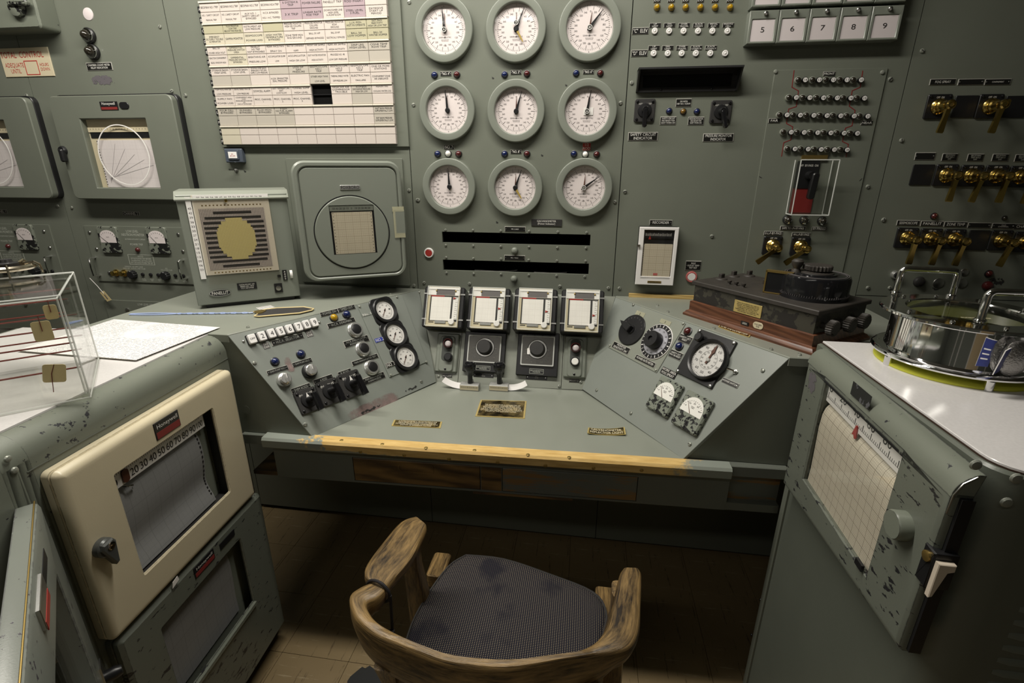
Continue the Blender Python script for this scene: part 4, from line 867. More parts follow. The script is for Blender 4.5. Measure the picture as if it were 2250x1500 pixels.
# lamp board (front / far / near)
p_tl, p_tr, p_ml, p_b = W.px(1698, 151), W.px(1945, 153), W.px(1636, 601), W.px(1856, 588)
lx0, lx1, lz1, lz0 = (p_tl[0] + p_ml[0]) / 2, (p_tr[0] + p_b[0]) / 2, (p_tl[1] + p_tr[1]) / 2, ZU + .02
LBo = Fr((0, -.004, 0), (1, 0, 0), (0, 0, 1))
lbd = thing('lamp_board', 'tall grey-green plate with five rows of small numbered lamps', 'lamp panel', W.mat((lx0 + lx1) / 2, (lz0 + lz1) / 2), None)
li = lbd.matrix_world.inverted()
part(lbd, 'plate', B().slab(0, 0, lx1 - lx0, lz1 - lz0, 0, .004, .002, .0008), MT['paint'])
z5 = lambda x, y: (1620 + x * .24, y * .24)
rows = [([550, 680, 803, 928, 1050], [612, 740, 868, 992, 1122], 735, 735, 14), ([465, 590, 713, 837, 958, 1083], [530, 653, 778, 903, 1027, 1152], 895, 902, 20), ([380, 502, 622, 745, 865, 990, 1108], [446, 567, 690, 810, 935, 1057, 1182], 1053, 1066, 27), ([415, 538, 660, 780, 900, 1022], [484, 602, 725, 845, 966, 1087], 1210, 1222, 33), ([452, 573, 693, 815, 935], [518, 638, 757, 877, 994], 1362, 1372, 38)]
def rowpos(xs_, y0, y1, lo, hi): return [z5(x, y0 + (y1 - y0) * (x - lo) / (hi - lo)) for x in xs_]
for dk, wh, y0, y1, n0 in rows:
    lo, hi = dk[0], wh[-1]
    for q in rowpos(dk, y0, y1, lo, hi):
        M = li @ LBo.at(q[0], q[1], 0); t = part(lbd, 'dark_lamp', cached('dkl', lambda: B().lathe([(.0095, 0), (.0095, .006), (.0085, .008)], 14).mesh('dark_lamp')), MT['screw'], M=M)
        part(t, 'lens', cached('dkl2', lambda: B().sphere((0, 0, .007), .0078, half=True, seg=12, n=4, sz=.8).mesh('lens')), MT['dark_lens'])
    for k, q in enumerate(rowpos(wh, y0, y1, lo, hi)):
        M = li @ LBo.at(q[0], q[1], 0); t = part(lbd, 'numbered_cap', cached('ncap', lambda: B().lathe([(.0078, 0), (.0078, .009), (.0076, .0095)], 14).mesh('numbered_cap')), MT['black'], M=M)
        part(t, 'cap_face', cached('ncap2', lambda: B().lathe([(.0064, .0092), (.0062, .0102)], 14).mesh('cap_face')), MT['white']); lettering(t, str(n0 - k), .0075, .006, .0106, MT['ink'])
for pts in ([(520, 645), (500, 798), (560, 832), (540, 975), (470, 998), (450, 1130), (507, 1160), (490, 1280), (425, 1305), (405, 1430)], [(1148, 650), (1125, 798), (1052, 830), (1025, 972), (1078, 1010), (1050, 1150), (990, 1172), (962, 1295), (1017, 1320), (995, 1435)]):
    pp = [LBo.px(*z5(*q)) for q in pts]; b = B()
    for (xa, ya), (xb, yb) in zip(pp, pp[1:]):
        d = Vector((xb - xa, yb - ya)); ln = d.length; M = Matrix.Translation((xa, ya, 0)) @ Matrix.Rotation(math.atan2(d.y, d.x), 4, 'Z'); b.box(-.0008, ln + .0008, -.0011, .0011, 0, .0005, M)
    part(lbd, 'painted_line', b, MT['red_line'], M=li @ LBo.mat(0, 0))
for q in ((350, 655), (1327, 662)): part(lbd, 'screw', screw_mesh(.0058), MT['brass_dull'], M=li @ LBo.at(*z5(*q)))
nameplate(LBo, 1821.6, 162, 26, 10, 'FRONT', 'black nameplate FRONT heading the lamp board', thh=.5); nameplate(LBo, 1701, 265, 25, 10, 'FAR', 'black nameplate FAR left of the lamp rows', thh=.5); nameplate(LBo, 1904, 269.5, 25, 10, 'NEAR', 'black nameplate NEAR right of the lamp rows', thh=.5)
# switch under hinged acrylic cover
p0, p1 = LBo.px(1760, 351, .05), LBo.px(1821, 475, .05); pA, pB = LBo.px(1845, 351, .05), LBo.px(1740, 470, .05)
gx0, gx1, gz0, gz1 = (p0[0] + pB[0]) / 2, (pA[0] + p1[0]) / 2, (p1[1] + pB[1]) / 2, (p0[1] + pA[1]) / 2
o = thing('guarded_switch', 'black switch on red plate under a clear hinged cover', 'switch', LBo.mat((gx0 + gx1) / 2, (gz0 + gz1) / 2)); gw, gh = gx1 - gx0, gz1 - gz0
part(o, 'red_plate', B().box(-gw * .42, gw * .18, -gh * .48, -gh * .02, 0, .002), MT['red_plate']); part(o, 'switch_plate', B().box(-gw * .42, gw * .18, -gh * .02, gh * .48, 0, .004), MT['black'])
part(o, 'hub', B().lathe([(.013, .004), (.011, .030)], 16, -.006, gh * .22), MT['black']); part(o, 'handle', B().slab(0, 0, .020, .078, .026, .040, .008, .003), MT['black'], (.0, gh * .03, 0), rz=-.06); lettering(o, 'OFF  BY-PASS  ON', gw * .5, .008, .0046, MT['ink_white'], -.012, gh * .40)
t = .0022; cov = B(); D = .05
cov.box(-gw / 2, gw / 2, -gh / 2, gh / 2, D - t, D); cov.box(-gw / 2, -gw / 2 + t, -gh / 2, gh / 2, .004, D - t); cov.box(gw / 2 - t, gw / 2, -gh / 2, gh / 2, .004, D - t); cov.box(-gw / 2 + t, gw / 2 - t, -gh / 2, -gh / 2 + t, .004, D - t)
cv = part(o, 'clear_cover', cov, MT['acrylic'])
ed = B(); [ed.tube(q, .0018, 6) for q in ([(-gw / 2, gh / 2, D), (gw / 2, gh / 2, D)], [(-gw / 2, -gh / 2, D), (gw / 2, -gh / 2, D)], [(-gw / 2, -gh / 2, D), (-gw / 2, gh / 2, D)], [(gw / 2, -gh / 2, D), (gw / 2, gh / 2, D)], [(gw / 2, -gh / 2, .004), (gw / 2, -gh / 2, D)], [(-gw / 2, -gh / 2, .004), (-gw / 2, -gh / 2, D)], [(gw / 2, -gh / 2, .005), (gw / 2, gh / 2, .005)], [(-gw / 2, -gh / 2, .005), (-gw / 2, gh / 2, .005)])]
part(cv, 'cover_edges', ed, MT['acrylic_edge']); part(o, 'hinge', B().box(-gw * .34, gw * .34, gh / 2, gh / 2 + .014, 0, .006), MT['brass_dull'])
for x, y, lb in ((1729, 482, 'left'), (1766, 483, 'middle'), (1805, 485, 'right')): lamp(LBo, x, y, 7.5, 'dark_lens', lb + ' one of three dark jewel lamps under the clear cover', 'bullet', group='jewel lamps under the clear cover')
nameplate(LBo, 1742, 501, 56, 9, 'SAFE TO UN-BY-PASS', 'long black nameplate SAFE TO UN-BY-PASS'); nameplate(LBo, 1800, 502, 33, 8, 'BY-PASSED', 'black nameplate BY-PASSED under the right jewel lamp')
nameplate(LBo, 1699, 512, 41, 9, 'E-L-P-BY-PASS', 'black nameplate E-L-P-BY-PASS over a brass switch'); nameplate(LBo, 1760, 515, 41, 9, 'W-L-P-BY-PASS', 'black nameplate W-L-P-BY-PASS over a brass switch')
brass_switch(LBo, 1696, 539, 43, 'brass lever switch under the E-L-P-BY-PASS plate', -.85); brass_switch(LBo, 1757, 541, 43, 'brass lever switch under the W-L-P-BY-PASS plate', -.85)
# small white-framed recorder
pp = [W.px(*q, .03) for q in ((1404, 497), (1494, 501), (1477, 627), (1397, 624))]
rx0, rx1, rz0, rz1 = (pp[0][0] + pp[3][0]) / 2, (pp[1][0] + pp[2][0]) / 2, (pp[2][1] + pp[3][1]) / 2, (pp[0][1] + pp[1][1]) / 2; rw, rh_ = rx1 - rx0, rz1 - rz0
o = thing('strip_recorder', 'small white-framed strip chart recorder with buff paper', 'recorder', W.mat((rx0 + rx1) / 2, (rz0 + rz1) / 2))
part(o, 'case', B().slab(0, 0, rw, rh_, 0, .026, .003), MT['black']); part(o, 'frame', B().frame(rrect(0, 0, rw, rh_), rrect(.002, .010, rw * .77, rh_ * .80), .026, .034, .0015), MT['white_gloss'])
part(o, 'scale_plate', B().box(-rw * .38, rw * .39, rh_ * .31, rh_ * .45, .026, .029), MT['black']); b = B()
for k in range(25): b.box(-rw * .33 + k * rw * .027, -rw * .33 + k * rw * .027 + .0007, rh_ * .35, rh_ * (.39 if k % 4 else .40), .029, .0293)
part(o, 'scale_marks', b, MT['ink_white']); part(o, 'chart_paper', B().slab(.002, -.025 * rh_ / .19, rw * .74, rh_ * .69, .026, .031, .002), MT['chart_tan']); part(o, 'pointer', B().prism([(-.004, 0), (.004, 0), (0, .012)], .031, .033), MT['red'], (-rw * .22, rh_ * .295, 0))
b = B()
for k in range(22): b.box(-rw * .355, -rw * .355 + .0016, -rh_ * .35 + k * .0062, -rh_ * .35 + k * .0062 + .003, .0312, .0315)
part(o, 'feed_holes', b, MT['ink']); part(o, 'red_stamp', B().box(-.006, .008, -rh_ * .33, -rh_ * .29, .0312, .0315), MT['pink']); part(o, 'catch', B().slab(-rw * .5, rh_ * .19, .010, .006, .034, .040), MT['steel']); part(o, 'pane', B().box(-rw * .38, rw * .39, -rh_ * .39, rh_ * .45, .0335, .034), MT['glass']); nm = part(o, 'maker_plate', B().slab(0, -rh_ * .445, rw * .36, .007, .034, .035), MT['brass_dull']); lettering(nm, 'FOXBORO', rw * .28, .005, .0354, MT['ink'], 0, -rh_ * .445)
nameplate(W, 1452, 488.5, 50, 11, 'RECORDER', 'black nameplate above the small white-framed recorder', rivets=1, thh=.5); nameplate(W, 1523, 583, 34, 21, 'BULK\nOUTLET TEMP\nTRIP TEST', 'black plate BULK OUTLET TEMP TRIP TEST', rivets=1, tw=.9, thh=.66)
lamp(W, 1519, 607.5, 12, 'pink', 'faded pink ring push button under the outlet temp plate', 'push', name='push_button', cat='button')
# ================================================================== brass switches on the right panel
R1 = [(2071, 180, 59, 'FOG SPRAY', 'FOG SPRAY nameplate over a brass switch'), (2133, 180, 59, '', 'blank nameplate right of FOG SPRAY'), (2191.6, 180, 59, 'CONFINEMENT', 'CONFINEMENT nameplate over a brass switch')]
for x, y, w, tx, lb in R1: nameplate(W, x, y, w - 2, 14, tx, lb, rivets=1 if tx != 'FOG SPRAY' else 0, thh=.4, tw=.6)
for x, y, w, h, tx, lb in ((2032, 343, 44, 17, '', 'blank nameplate starting the middle row of brass switches'), (2086, 345, 33, 17, 'BECKMAN\nTRIP NO.1\nOFF', 'TRIP nameplate first in the middle switch row'), (2142.5, 346, 35, 17, 'BECKMAN\nTRIP NO.2\nOFF', 'TRIP nameplate second in the middle switch row'), (2197, 346, 35, 17, 'BECKMAN\nTRIP NO.3\nOFF', 'TRIP nameplate third in the middle switch row'), (2247, 347, 35, 17, 'BECKMAN\nTRIP NO.4\nOFF', 'nameplate cut by the right edge in the middle switch row')): nameplate(W, x, y, w, h, tx, 'black ' + lb, rivets=0 if tx else 1, thh=.7, tw=.6, ink='ink_green')
for x, y, tx, lb in ((1995, 489.5, 'SEISMOSCOPE', 'SEISMOSCOPE nameplate over a brass switch'), (2047.5, 491, 'PANELLIT', 'nameplate between SEISMOSCOPE and ZONE TEMP'), (2099, 492.5, 'ZONE TEMP', 'ZONE TEMP nameplate over a brass switch'), (2151, 494.6, '', 'blank nameplate right of ZONE TEMP'), (2204, 496, 'OLD\nCHANNEL', 'two-line nameplate right of the blank one in the lowest row'), (2252, 497.5, 'CHAMBER', 'nameplate cut by the right edge in the lowest switch row')): nameplate(W, x, y, 50, 12, tx, 'black ' + lb, rivets=0 if tx not in ('', 'OLD\nCHANNEL') else 1, thh=.5, tw=.8)
gs = 'brass switches on the right panel'
for x, y, s, an, lb, ky in ((2059, 234.5, 56, -.1, 'under the FOG SPRAY plate', False), (2172, 234, 56, -.12, 'with a key in it under the CONFINEMENT plate', True), (2076, 384.6, 51, -.05, 'first in the middle row beside the black blank', False), (2130.6, 386, 51, -.15, 'second in the middle row of four', False), (2185, 386, 51, -.08, 'third in the middle row of four', False), (2238, 388, 51, -.05, 'last in the middle row, cut by the right edge', False),
                      (1990, 522, 49, -.05, 'under the SEISMOSCOPE plate', False), (2042, 523.6, 49, -.1, 'between the SEISMOSCOPE and ZONE TEMP switches', False), (2093.5, 525, 49, -.12, 'under the ZONE TEMP plate', False), (2196, 527.5, 50, -.25, 'right of the black blank in the lowest row', False), (2249, 531, 50, -.1, 'last in the lowest row, cut by the right edge', False)):
    brass_switch(W, x, y, s, 'brass lever switch ' + lb, an, gs, ky)
blank(W, 2119, 234.5, 50, 51, 'square black blank between the two top-row brass switches'); blank(W, 2230, 235, 50, 51, 'square black blank cut by the right edge'); blank(W, 2025, 384, 47, 47, 'square black blank starting the middle switch row'); blank(W, 2147, 527.5, 45, 46, 'square black blank in the lowest switch row')
for x, y, r, l, st, lb, nmn, ct in ((2052, 474.6, 8, 'red_lens', 'dome', 'small dark lamp above the SEISMOSCOPE switch row', 'indicator_lamp', 'lamp'), (2207, 479, 6, 'dark_lens', 'dome', 'small dark lamp above the two-line nameplate', 'indicator_lamp', 'lamp'), (1965.6, 603, 10, 'black', 'chrome', 'chrome collared push button behind the pot handle', 'push_button', 'button'), (2018, 618, 12, 'escutcheon', 'knob', 'dull push button seen through the pot handle', 'push_button', 'button'),
                                (2062, 622, 12, 'steel', 'plug', 'steel hole plug seen through the pot handle', 'hole_plug', 'plug'), (2113, 622.6, 12, 'steel', 'plug', 'steel hole plug right of the far pot handle', 'hole_plug', 'plug'), (2119, 598, 9, 'steel', 'plug', 'smaller steel hole plug above the right plug', 'hole_plug', 'plug'), (2172, 601, 9, 'red_lens', 'dome', 'dark red lamp at lower right of the wall', 'indicator_lamp', 'lamp'), (2168, 627, 11, 'red_lens', 'knob', 'reddish brown knob under the dark red lamp', 'panel_button', 'button')):
    lamp(W, x, y, r, l, lb, st, name=nmn, cat=ct)
# ================================================================== round-window recorder standing out from the wall
q0, q1 = ony(640, 355, -.245), ony(883, 351, -.085)
FX = Fr(((q0 + q1) / 2).to_tuple(), (q1.x - q0.x, q1.y - q0.y, 0), (0, 0, 1))
cor = [FX.px(*q) for q in ((640, 355), (883, 351), (893, 603), (667, 624))]
fx0, fx1, fz0, fz1 = (cor[0][0] + cor[3][0]) / 2, (cor[1][0] + cor[2][0]) / 2, (cor[2][1] + cor[3][1]) / 2, (cor[0][1] + cor[1][1]) / 2
fw, fh = fx1 - fx0, fz1 - fz0
FXo = FX.mat((fx0 + fx1) / 2, (fz0 + fz1) / 2, 0)
o = thing('round_window_recorder', 'grey-green rounded instrument case with circular door window', 'recorder', FXo)
part(o, 'case', B().slab(0, 0, fw, fh, -.07, -.004, .04, .012, 6), MT['bezel_green']); part(o, 'rim', B().frame(rrect(0, 0, fw - .006, fh - .006, .038, 6), rrect(.002, -.002, fw * .90, fh * .92, .03, 6), -.012, .004, .003), MT['bezel_green'])
part(o, 'door', B().slab(.002, -.002, fw * .885, fh * .905, -.010, .002, .028, .003, 6), MT['bezel_green'])
cxx, cyy = FX.px(775, 511); cxx -= (fx0 + fx1) / 2; cyy -= (fz0 + fz1) / 2; cr = FX.size(775, 511, 81, 81); cr = (cr[0] + cr[1]) / 2
wp = [FX.px(*q) for q in ((724.5, 450), (821, 450), (828, 555), (731.5, 559))]; ww_, wh_ = (wp[1][0] - wp[0][0] + wp[2][0] - wp[3][0]) / 2, (wp[0][1] - wp[3][1] + wp[1][1] - wp[2][1]) / 2
wcx, wcy = sum(q[0] for q in wp) / 4 - (fx0 + fx1) / 2, sum(q[1] for q in wp) / 4 - (fz0 + fz1) / 2
part(o, 'seam_ring', B().frame(circle(cxx, cyy, cr * 1.018, 64), circle(cxx, cyy, cr * .99, 64), .001, .0024), MT['black'])
an_ = sorted([math.tau * k / 80 for k in range(80)] + [math.atan2(sy * wh_ / 2, sx * ww_ / 2) % math.tau for sx in (-1, 1) for sy in (-1, 1)])
ip = [(wcx + math.cos(a) * min(ww_ / 2 / max(abs(math.cos(a)), 1e-6), wh_ / 2 / max(abs(math.sin(a)), 1e-6)), wcy + math.sin(a) * min(ww_ / 2 / max(abs(math.cos(a)), 1e-6), wh_ / 2 / max(abs(math.sin(a)), 1e-6))) for a in an_]
op = [(cxx + cr * .985 * math.cos(a), cyy + cr * .985 * math.sin(a)) for a in an_]; o2 = [(cxx + cr * .965 * math.cos(a), cyy + cr * .965 * math.sin(a)) for a in an_]
part(o, 'round_bezel', B().rings([[(x, y, z) for x, y in p_] for p_, z in ((op, .0), (op, .003), (o2, .006), (ip, .006), (ip, .001))], cap0=False, cap1=False).mesh('round_bezel', 15), MT['bezel_green'])
part(o, 'window_back', B().box(wcx - ww_ / 2, wcx + ww_ / 2, wcy - wh_ / 2, wcy + wh_ / 2, .0021, .0026), MT['black']); part(o, 'chart_paper', B().box(wcx - ww_ * .455, wcx + ww_ * .455, wcy - wh_ * .49, wcy + wh_ * .36, .0026, .0036), MT['chart_tan'])
sc_ = part(o, 'scale_strip', B().box(wcx - ww_ * .49, wcx + ww_ * .49, wcy + wh_ * .385, wcy + wh_ * .49, .0026, .0042), MT['bezel_green']); lettering(sc_, '50 40 30 20 10   0   10 20 30 40 50', ww_ * .85, .006, .0046, MT['ink'], wcx, wcy + wh_ * .435)
b = B()
for s in (-1, 1):
    b = B()
    for k in range(13): b.box(wcx + s * ww_ * .425 - .0012, wcx + s * ww_ * .425 + .0012, wcy - wh_ * .46 + k * wh_ * .066, wcy - wh_ * .46 + k * wh_ * .066 + .002, .0037, .004)
    part(o, 'feed_holes', b, MT['ink']); part(o, 'pane', B().box(wcx - ww_ / 2, wcx + ww_ / 2, wcy - wh_ / 2, wcy + wh_ / 2, .0055, .006), MT['glass'])
lq = FX.px(769, 411.5); lg = part(o, 'maker_badge', B().slab(0, 0, .062, .014, .002, .005, .003, .0008), MT['satin'], (lq[0] - (fx0 + fx1) / 2, lq[1] - (fz0 + fz1) / 2, 0)); lettering(lg, 'FOXBORO', .056, .0095, .0055, MT['ink'])
hq = FX.px(878, 487); hx, hy = hq[0] - (fx0 + fx1) / 2, hq[1] - (fz0 + fz1) / 2
part(o, 'side_catch', B().slab(hx, hy, .035, .08, .003, .006, .004, .001), MT['bezel_green']); part(o, 'adhesive_tape', B().box(hx - .022, hx + .016, hy + .034, hy + .050, .0055, .0062).box(hx - .02, hx + .016, hy - .052, hy - .037, .0055, .0062).box(hx - .020, hx - .013, hy - .04, hy + .04, .0055, .0062), MT['tape_clear'])
bk = B()   # bracket from case to wall and backing plate on the wall
part(o, 'wall_bracket', B().slab(-fw * .1, 0, fw * .3, fh * .6, -.15, -.065), MT['paint'])
fpw = [W.px(*q) for q in ((629, 348), (885, 347), (903, 627))]
thing('backing_plate', 'flat backing plate on the wall behind the round-window recorder', 'plate', W.mat((fpw[0][0] + fpw[2][0]) / 2 - .0, (fpw[0][1] + fpw[2][1]) / 2), None, B().slab(0, 0, fpw[2][0] - fpw[0][0], fpw[0][1] - fpw[2][1], 0, .006, .004, .001), MT['paint'])
# ================================================================== left wing instruments
hL = -.001
def wing_plate(fr, x, y, w, h, text, label, riv=1, **k): return nameplate(fr, x, y, w, h, text, label, h0=hL, rivets=riv, ink='ink_faint', **k)
def key_row():
    ks = [('OFF', 555, 743.6), ('2', 576.7, 737.6), ('4', 597.6, 731.6), ('5', 617.5, 727), ('6', 637, 722), ('7', 657, 717), ('8', 674.4, 712), ('9', 691.7, 707.6)]
    pts = [LW.px(x, y, .012) for _, x, y in ks]; n = len(pts)
    a0, a1 = pts[0][0], pts[-1][0]; vb = sum(p[1] for p in pts) / n
    o = thing('key_selector', 'row of eight white square selector keys, OFF to 9', 'push-button row', LW.mat((a0 + a1) / 2, vb, hL))
    kw = (a1 - a0) / 7
    part(o, 'bezel', B().slab(0, 0, a1 - a0 + kw * .92, .028, 0, .003, .002, .0008), MT['black'])
    for (t, x, y), p in zip(ks, pts):
        c = part(o, 'key', cached('key', lambda: B().prism(rrect(0, 0, kw * .74, .0265, .003, 3), .003, .014, .0015).mesh('key')), MT['white_gloss'], (p[0] - (a0 + a1) / 2, p[1] - vb, 0)); lettering(c, t, kw * .50, .013 if len(t) == 1 else .007, .0145, MT['ink'], stretch=1)
    for s in (-1, 1): part(o, 'stud', B().sphere((0, 0, 0), .004, half=True), MT['steel'], (s * ((a1 - a0) / 2 + kw * .75), 0, 0))
key_row()
wing_plate(LW, 632, 745.5, 72, 12, 'H.C.R. SELECTOR', 'black nameplate H.C.R. SELECTOR under the white keys', thh=.5)
for x, y, lb in ((585, 759, 'left'), (680, 733, 'right')): nameplate(LW, x, y, 14, 15, 'SEE\nDIR', 'tiny dark checked sticker at the %s end below the keys' % lb, h0=hL, face='ink_grey', edge=False, th=.0006)
wing_plate(LW, 723, 687, 40, 10, 'POWER ON', 'black POWER ON nameplate with chipped lettering'); wing_plate(LW, 761, 677.6, 38, 10, 'TIMED OUT', 'black TIMED OUT nameplate')
lamp(LW, 733, 698, 8.5, 'amber_lens', 'yellow dome lamp under the POWER ON plate', h0=hL); lamp(LW, 761, 691, 8.5, 'blue_lens', 'blue dome lamp under the TIMED OUT plate', h0=hL)
wing_plate(LW, 750, 709, 62, 11, 'H.C.R. DEADMAN', 'black nameplate H.C.R. DEADMAN', thh=.5)
for x, y, lb in ((779, 725.6, 'top one under the DEADMAN plate'), (796, 767, 'middle one under H.C.R. ANNUNCIATOR'), (815, 808, 'bottom one under MAIN ANNUNCIATOR TEST')): lamp(LW, x, y, 15, 'black', 'chrome push button with black centre, ' + lb, 'chrome', hL, 'three chrome push buttons', 'push_button', 'button')
wing_plate(LW, 783, 749.6, 56, 15, 'H.C.R. ANNUNCIATOR\nACKNOWLEDGE', 'black nameplate H.C.R. ANNUNCIATOR ACKNOWLEDGE', tw=.92); wing_plate(LW, 802, 790, 60, 10, 'MAIN ANNUNCIATOR TEST', 'black nameplate MAIN ANNUNCIATOR TEST', tw=.95); wing_plate(LW, 821.5, 831, 50, 15, 'MAIN ANNUNCIATOR\nACKNOWLEDGE', 'black nameplate MAIN ANNUNCIATOR ACKNOWLEDGE', tw=.92)
lamp(LW, 603.6, 794.5, 9.5, 'blue_lens', 'blue dome lamp over the left SHIM PUMP plate', h0=hL); lamp(LW, 660.5, 778, 9.5, 'blue_lens', 'blue dome lamp over the right SHIM PUMP plate', h0=hL)
wing_plate(LW, 609.6, 813, 48, 10, 'SHIM PUMP NO.1', 'black SHIM PUMP nameplate over the all-chrome knob'); wing_plate(LW, 663.6, 796, 44, 10, 'SHIM PUMP NO.2', 'black SHIM PUMP nameplate over the black-collared knob')
for x, y, lb, cm in ((623, 835, 'all-chrome selector knob under the left SHIM PUMP plate', 'satin'), (679, 815.6, 'chrome selector knob in black collar under the right SHIM PUMP plate', 'black')):
    o = thing('selector_knob', lb, 'knob', LW.at(x, y, hL)); r = LW.size(x, y, 16, 16)[0]
    part(o, 'collar', B().lathe([(r, 0), (r, .006), (r * .93, .012), (r * .80, .013)], 24), MT[cm]); part(o, 'cap', B().lathe([(r * .78, .012), (r * .76, .020), (r * .66, .022)], 24), MT['satin']); part(o, 'finger_bar', B().slab(0, 0, r * .42, r * 1.35, .021, .028, r * .1, .002), MT['satin'], rz=-.1); part(o, 'index_line', B().box(-.0008, .0008, 0, r * .65, .028, .0284), MT['white'], rz=-.1)
wing_plate(LW, 661, 853, 44, 12, 'SHIM RODS', 'black nameplate SHIM RODS', thh=.5); wing_plate(LW, 710, 833.6, 44, 12, 'A ROD', 'black nameplate A ROD', tw=.5, thh=.5); wing_plate(LW, 757, 818, 30, 10, 'B ROD', 'black nameplate B ROD', tw=.75, thh=.5)
for x, y, lb, mk in ((676, 880, 'SHIM RODS', True), (723.6, 861, 'A ROD', False), (771.6, 844, 'B ROD', True)): rotary(LW, x, y, 49, 'black pistol-grip switch under the %s plate' % lb, .05, hL, 'IN   OUT', mk, 'bar', 'pistol_grip_switch')
# gauge sub-panel
gp = [LW.px(*q) for q in ((783.6, 670), (883, 649), (938, 795), (855.6, 829))]
GPF = Fr(LW.p(0, 0, .0028), LW.u, LW.v)
o = thing('gauge_panel', 'bluish grey sub-plate carrying three round pressure gauges', 'panel', LW.mat(0, 0, hL), None, B().prism([gp[3], gp[2], gp[1], gp[0]], 0, .0035, .0006), MT['paint_wing'])
for q in ((789, 674), (871, 653), (936, 795), (858, 824)): a, bq = LW.px(*q); part(o, 'screw', screw_mesh(.0045), MT['screw'], (a, bq, .0035))
def pgauge(x, y, r, label):
    R = GPF.size(x, y, r, r); R = R[0]
    o = thing('pressure_gauge', label, 'gauge', GPF.at(x, y, 0), 'three pressure gauges'); k = R / .05
    part(o, 'bezel', cached(('pgb', round(R, 3)), lambda: B().prism(rrect(0, 0, 2 * R, 2 * R, R * .45, 5), 0, .006, .002).lathe([(R * .97, .004), (R * .96, .012), (R * .90, .015), (R * .74, .013), (R * .73, .007)], 36, cap1=False).mesh('bezel')), MT['black'])
    part(o, 'dial_face', cached(('pgf', round(R, 3)), lambda: B().lathe([(R * .75, .005), (R * .74, .0062)], 32).mesh('dial_face')), MT['white'])
    def tk():
        b = B()
        for t in range(31):
            a = math.radians(225 - t * 9); c, s = math.cos(a), math.sin(a); r0, r1, w = (.50 if t % 5 == 0 else .54) * R, .58 * R, .0004
            b.add([(c * r0 - s * w, s * r0 + c * w, 0), (c * r0 + s * w, s * r0 - c * w, 0), (c * r1 + s * w, s * r1 - c * w, 0), (c * r1 - s * w, s * r1 + c * w, 0)], [(0, 1, 2, 3)])
            if t % 5 == 0: add_text(b, str(t * 2), R * .14, R * .09, .41 * R * c, .41 * R * s, 0)
        b.frame(circle(0, 0, .59 * R, 32), circle(0, 0, .58 * R, 32), -.0001, 0); add_text(b, 'PSI\nX 10', R * .2, R * .14, 0, -.45 * R, 0); return b.mesh('scale_marks', 0)
    part(o, 'scale_marks', cached(('pgt', round(R, 3)), tk), MT['ink'], (0, 0, .0066))
    part(o, 'needle', cached(('pgn', round(R, 3)), lambda: B().prism([(-R * .03, -R * .15), (R * .03, -R * .15), (.0006, R * .56), (-.0006, R * .56)], .0075, .0082).mesh('needle')), MT['pointer_brown'], rz=math.radians(140)); part(o, 'pivot', B().lathe([(R * .06, .007), (R * .05, .009)], 12), MT['black'])
    for s in (-1, 1): part(o, 'limit_stud', B().lathe([(R * .045, .006), (R * .04, .0085)], 8, s * R * .42, R * .02), MT['black'])
    part(o, 'glass', cached(('pgg', round(R, 3)), lambda: B().lathe([(R * .74, .0110), (R * .73, .0114)], 28).mesh('glass')), MT['glass'])
pgauge(843, 683, 25.5, 'topmost of the three black-rimmed pressure gauges'); pgauge(866, 735, 25.5, 'middle black-rimmed pressure gauge beside the blue NO 2 tape'); pgauge(889, 785.6, 26, 'lowest black-rimmed pressure gauge beside the NO 3 label')
nameplate(GPF, 834, 746, 20, 9, 'NO. 2', 'bright blue NO 2 tape label', .0007, edge=False, face='blue_tape', ink='plate_white', th=.0006, name='tape_label', cat='label'); nameplate(GPF, 858, 800.5, 20, 10, 'NO. 3', 'black NO 3 label with white border', .0007, name='tape_label', cat='label'); nameplate(GPF, 806, 690, 22, 7, 'No. 1', 'faint white pencilled mark beside the topmost gauge', .0007, edge=False, face='paint_wing', th=.0003, name='pencil_mark', cat='mark')
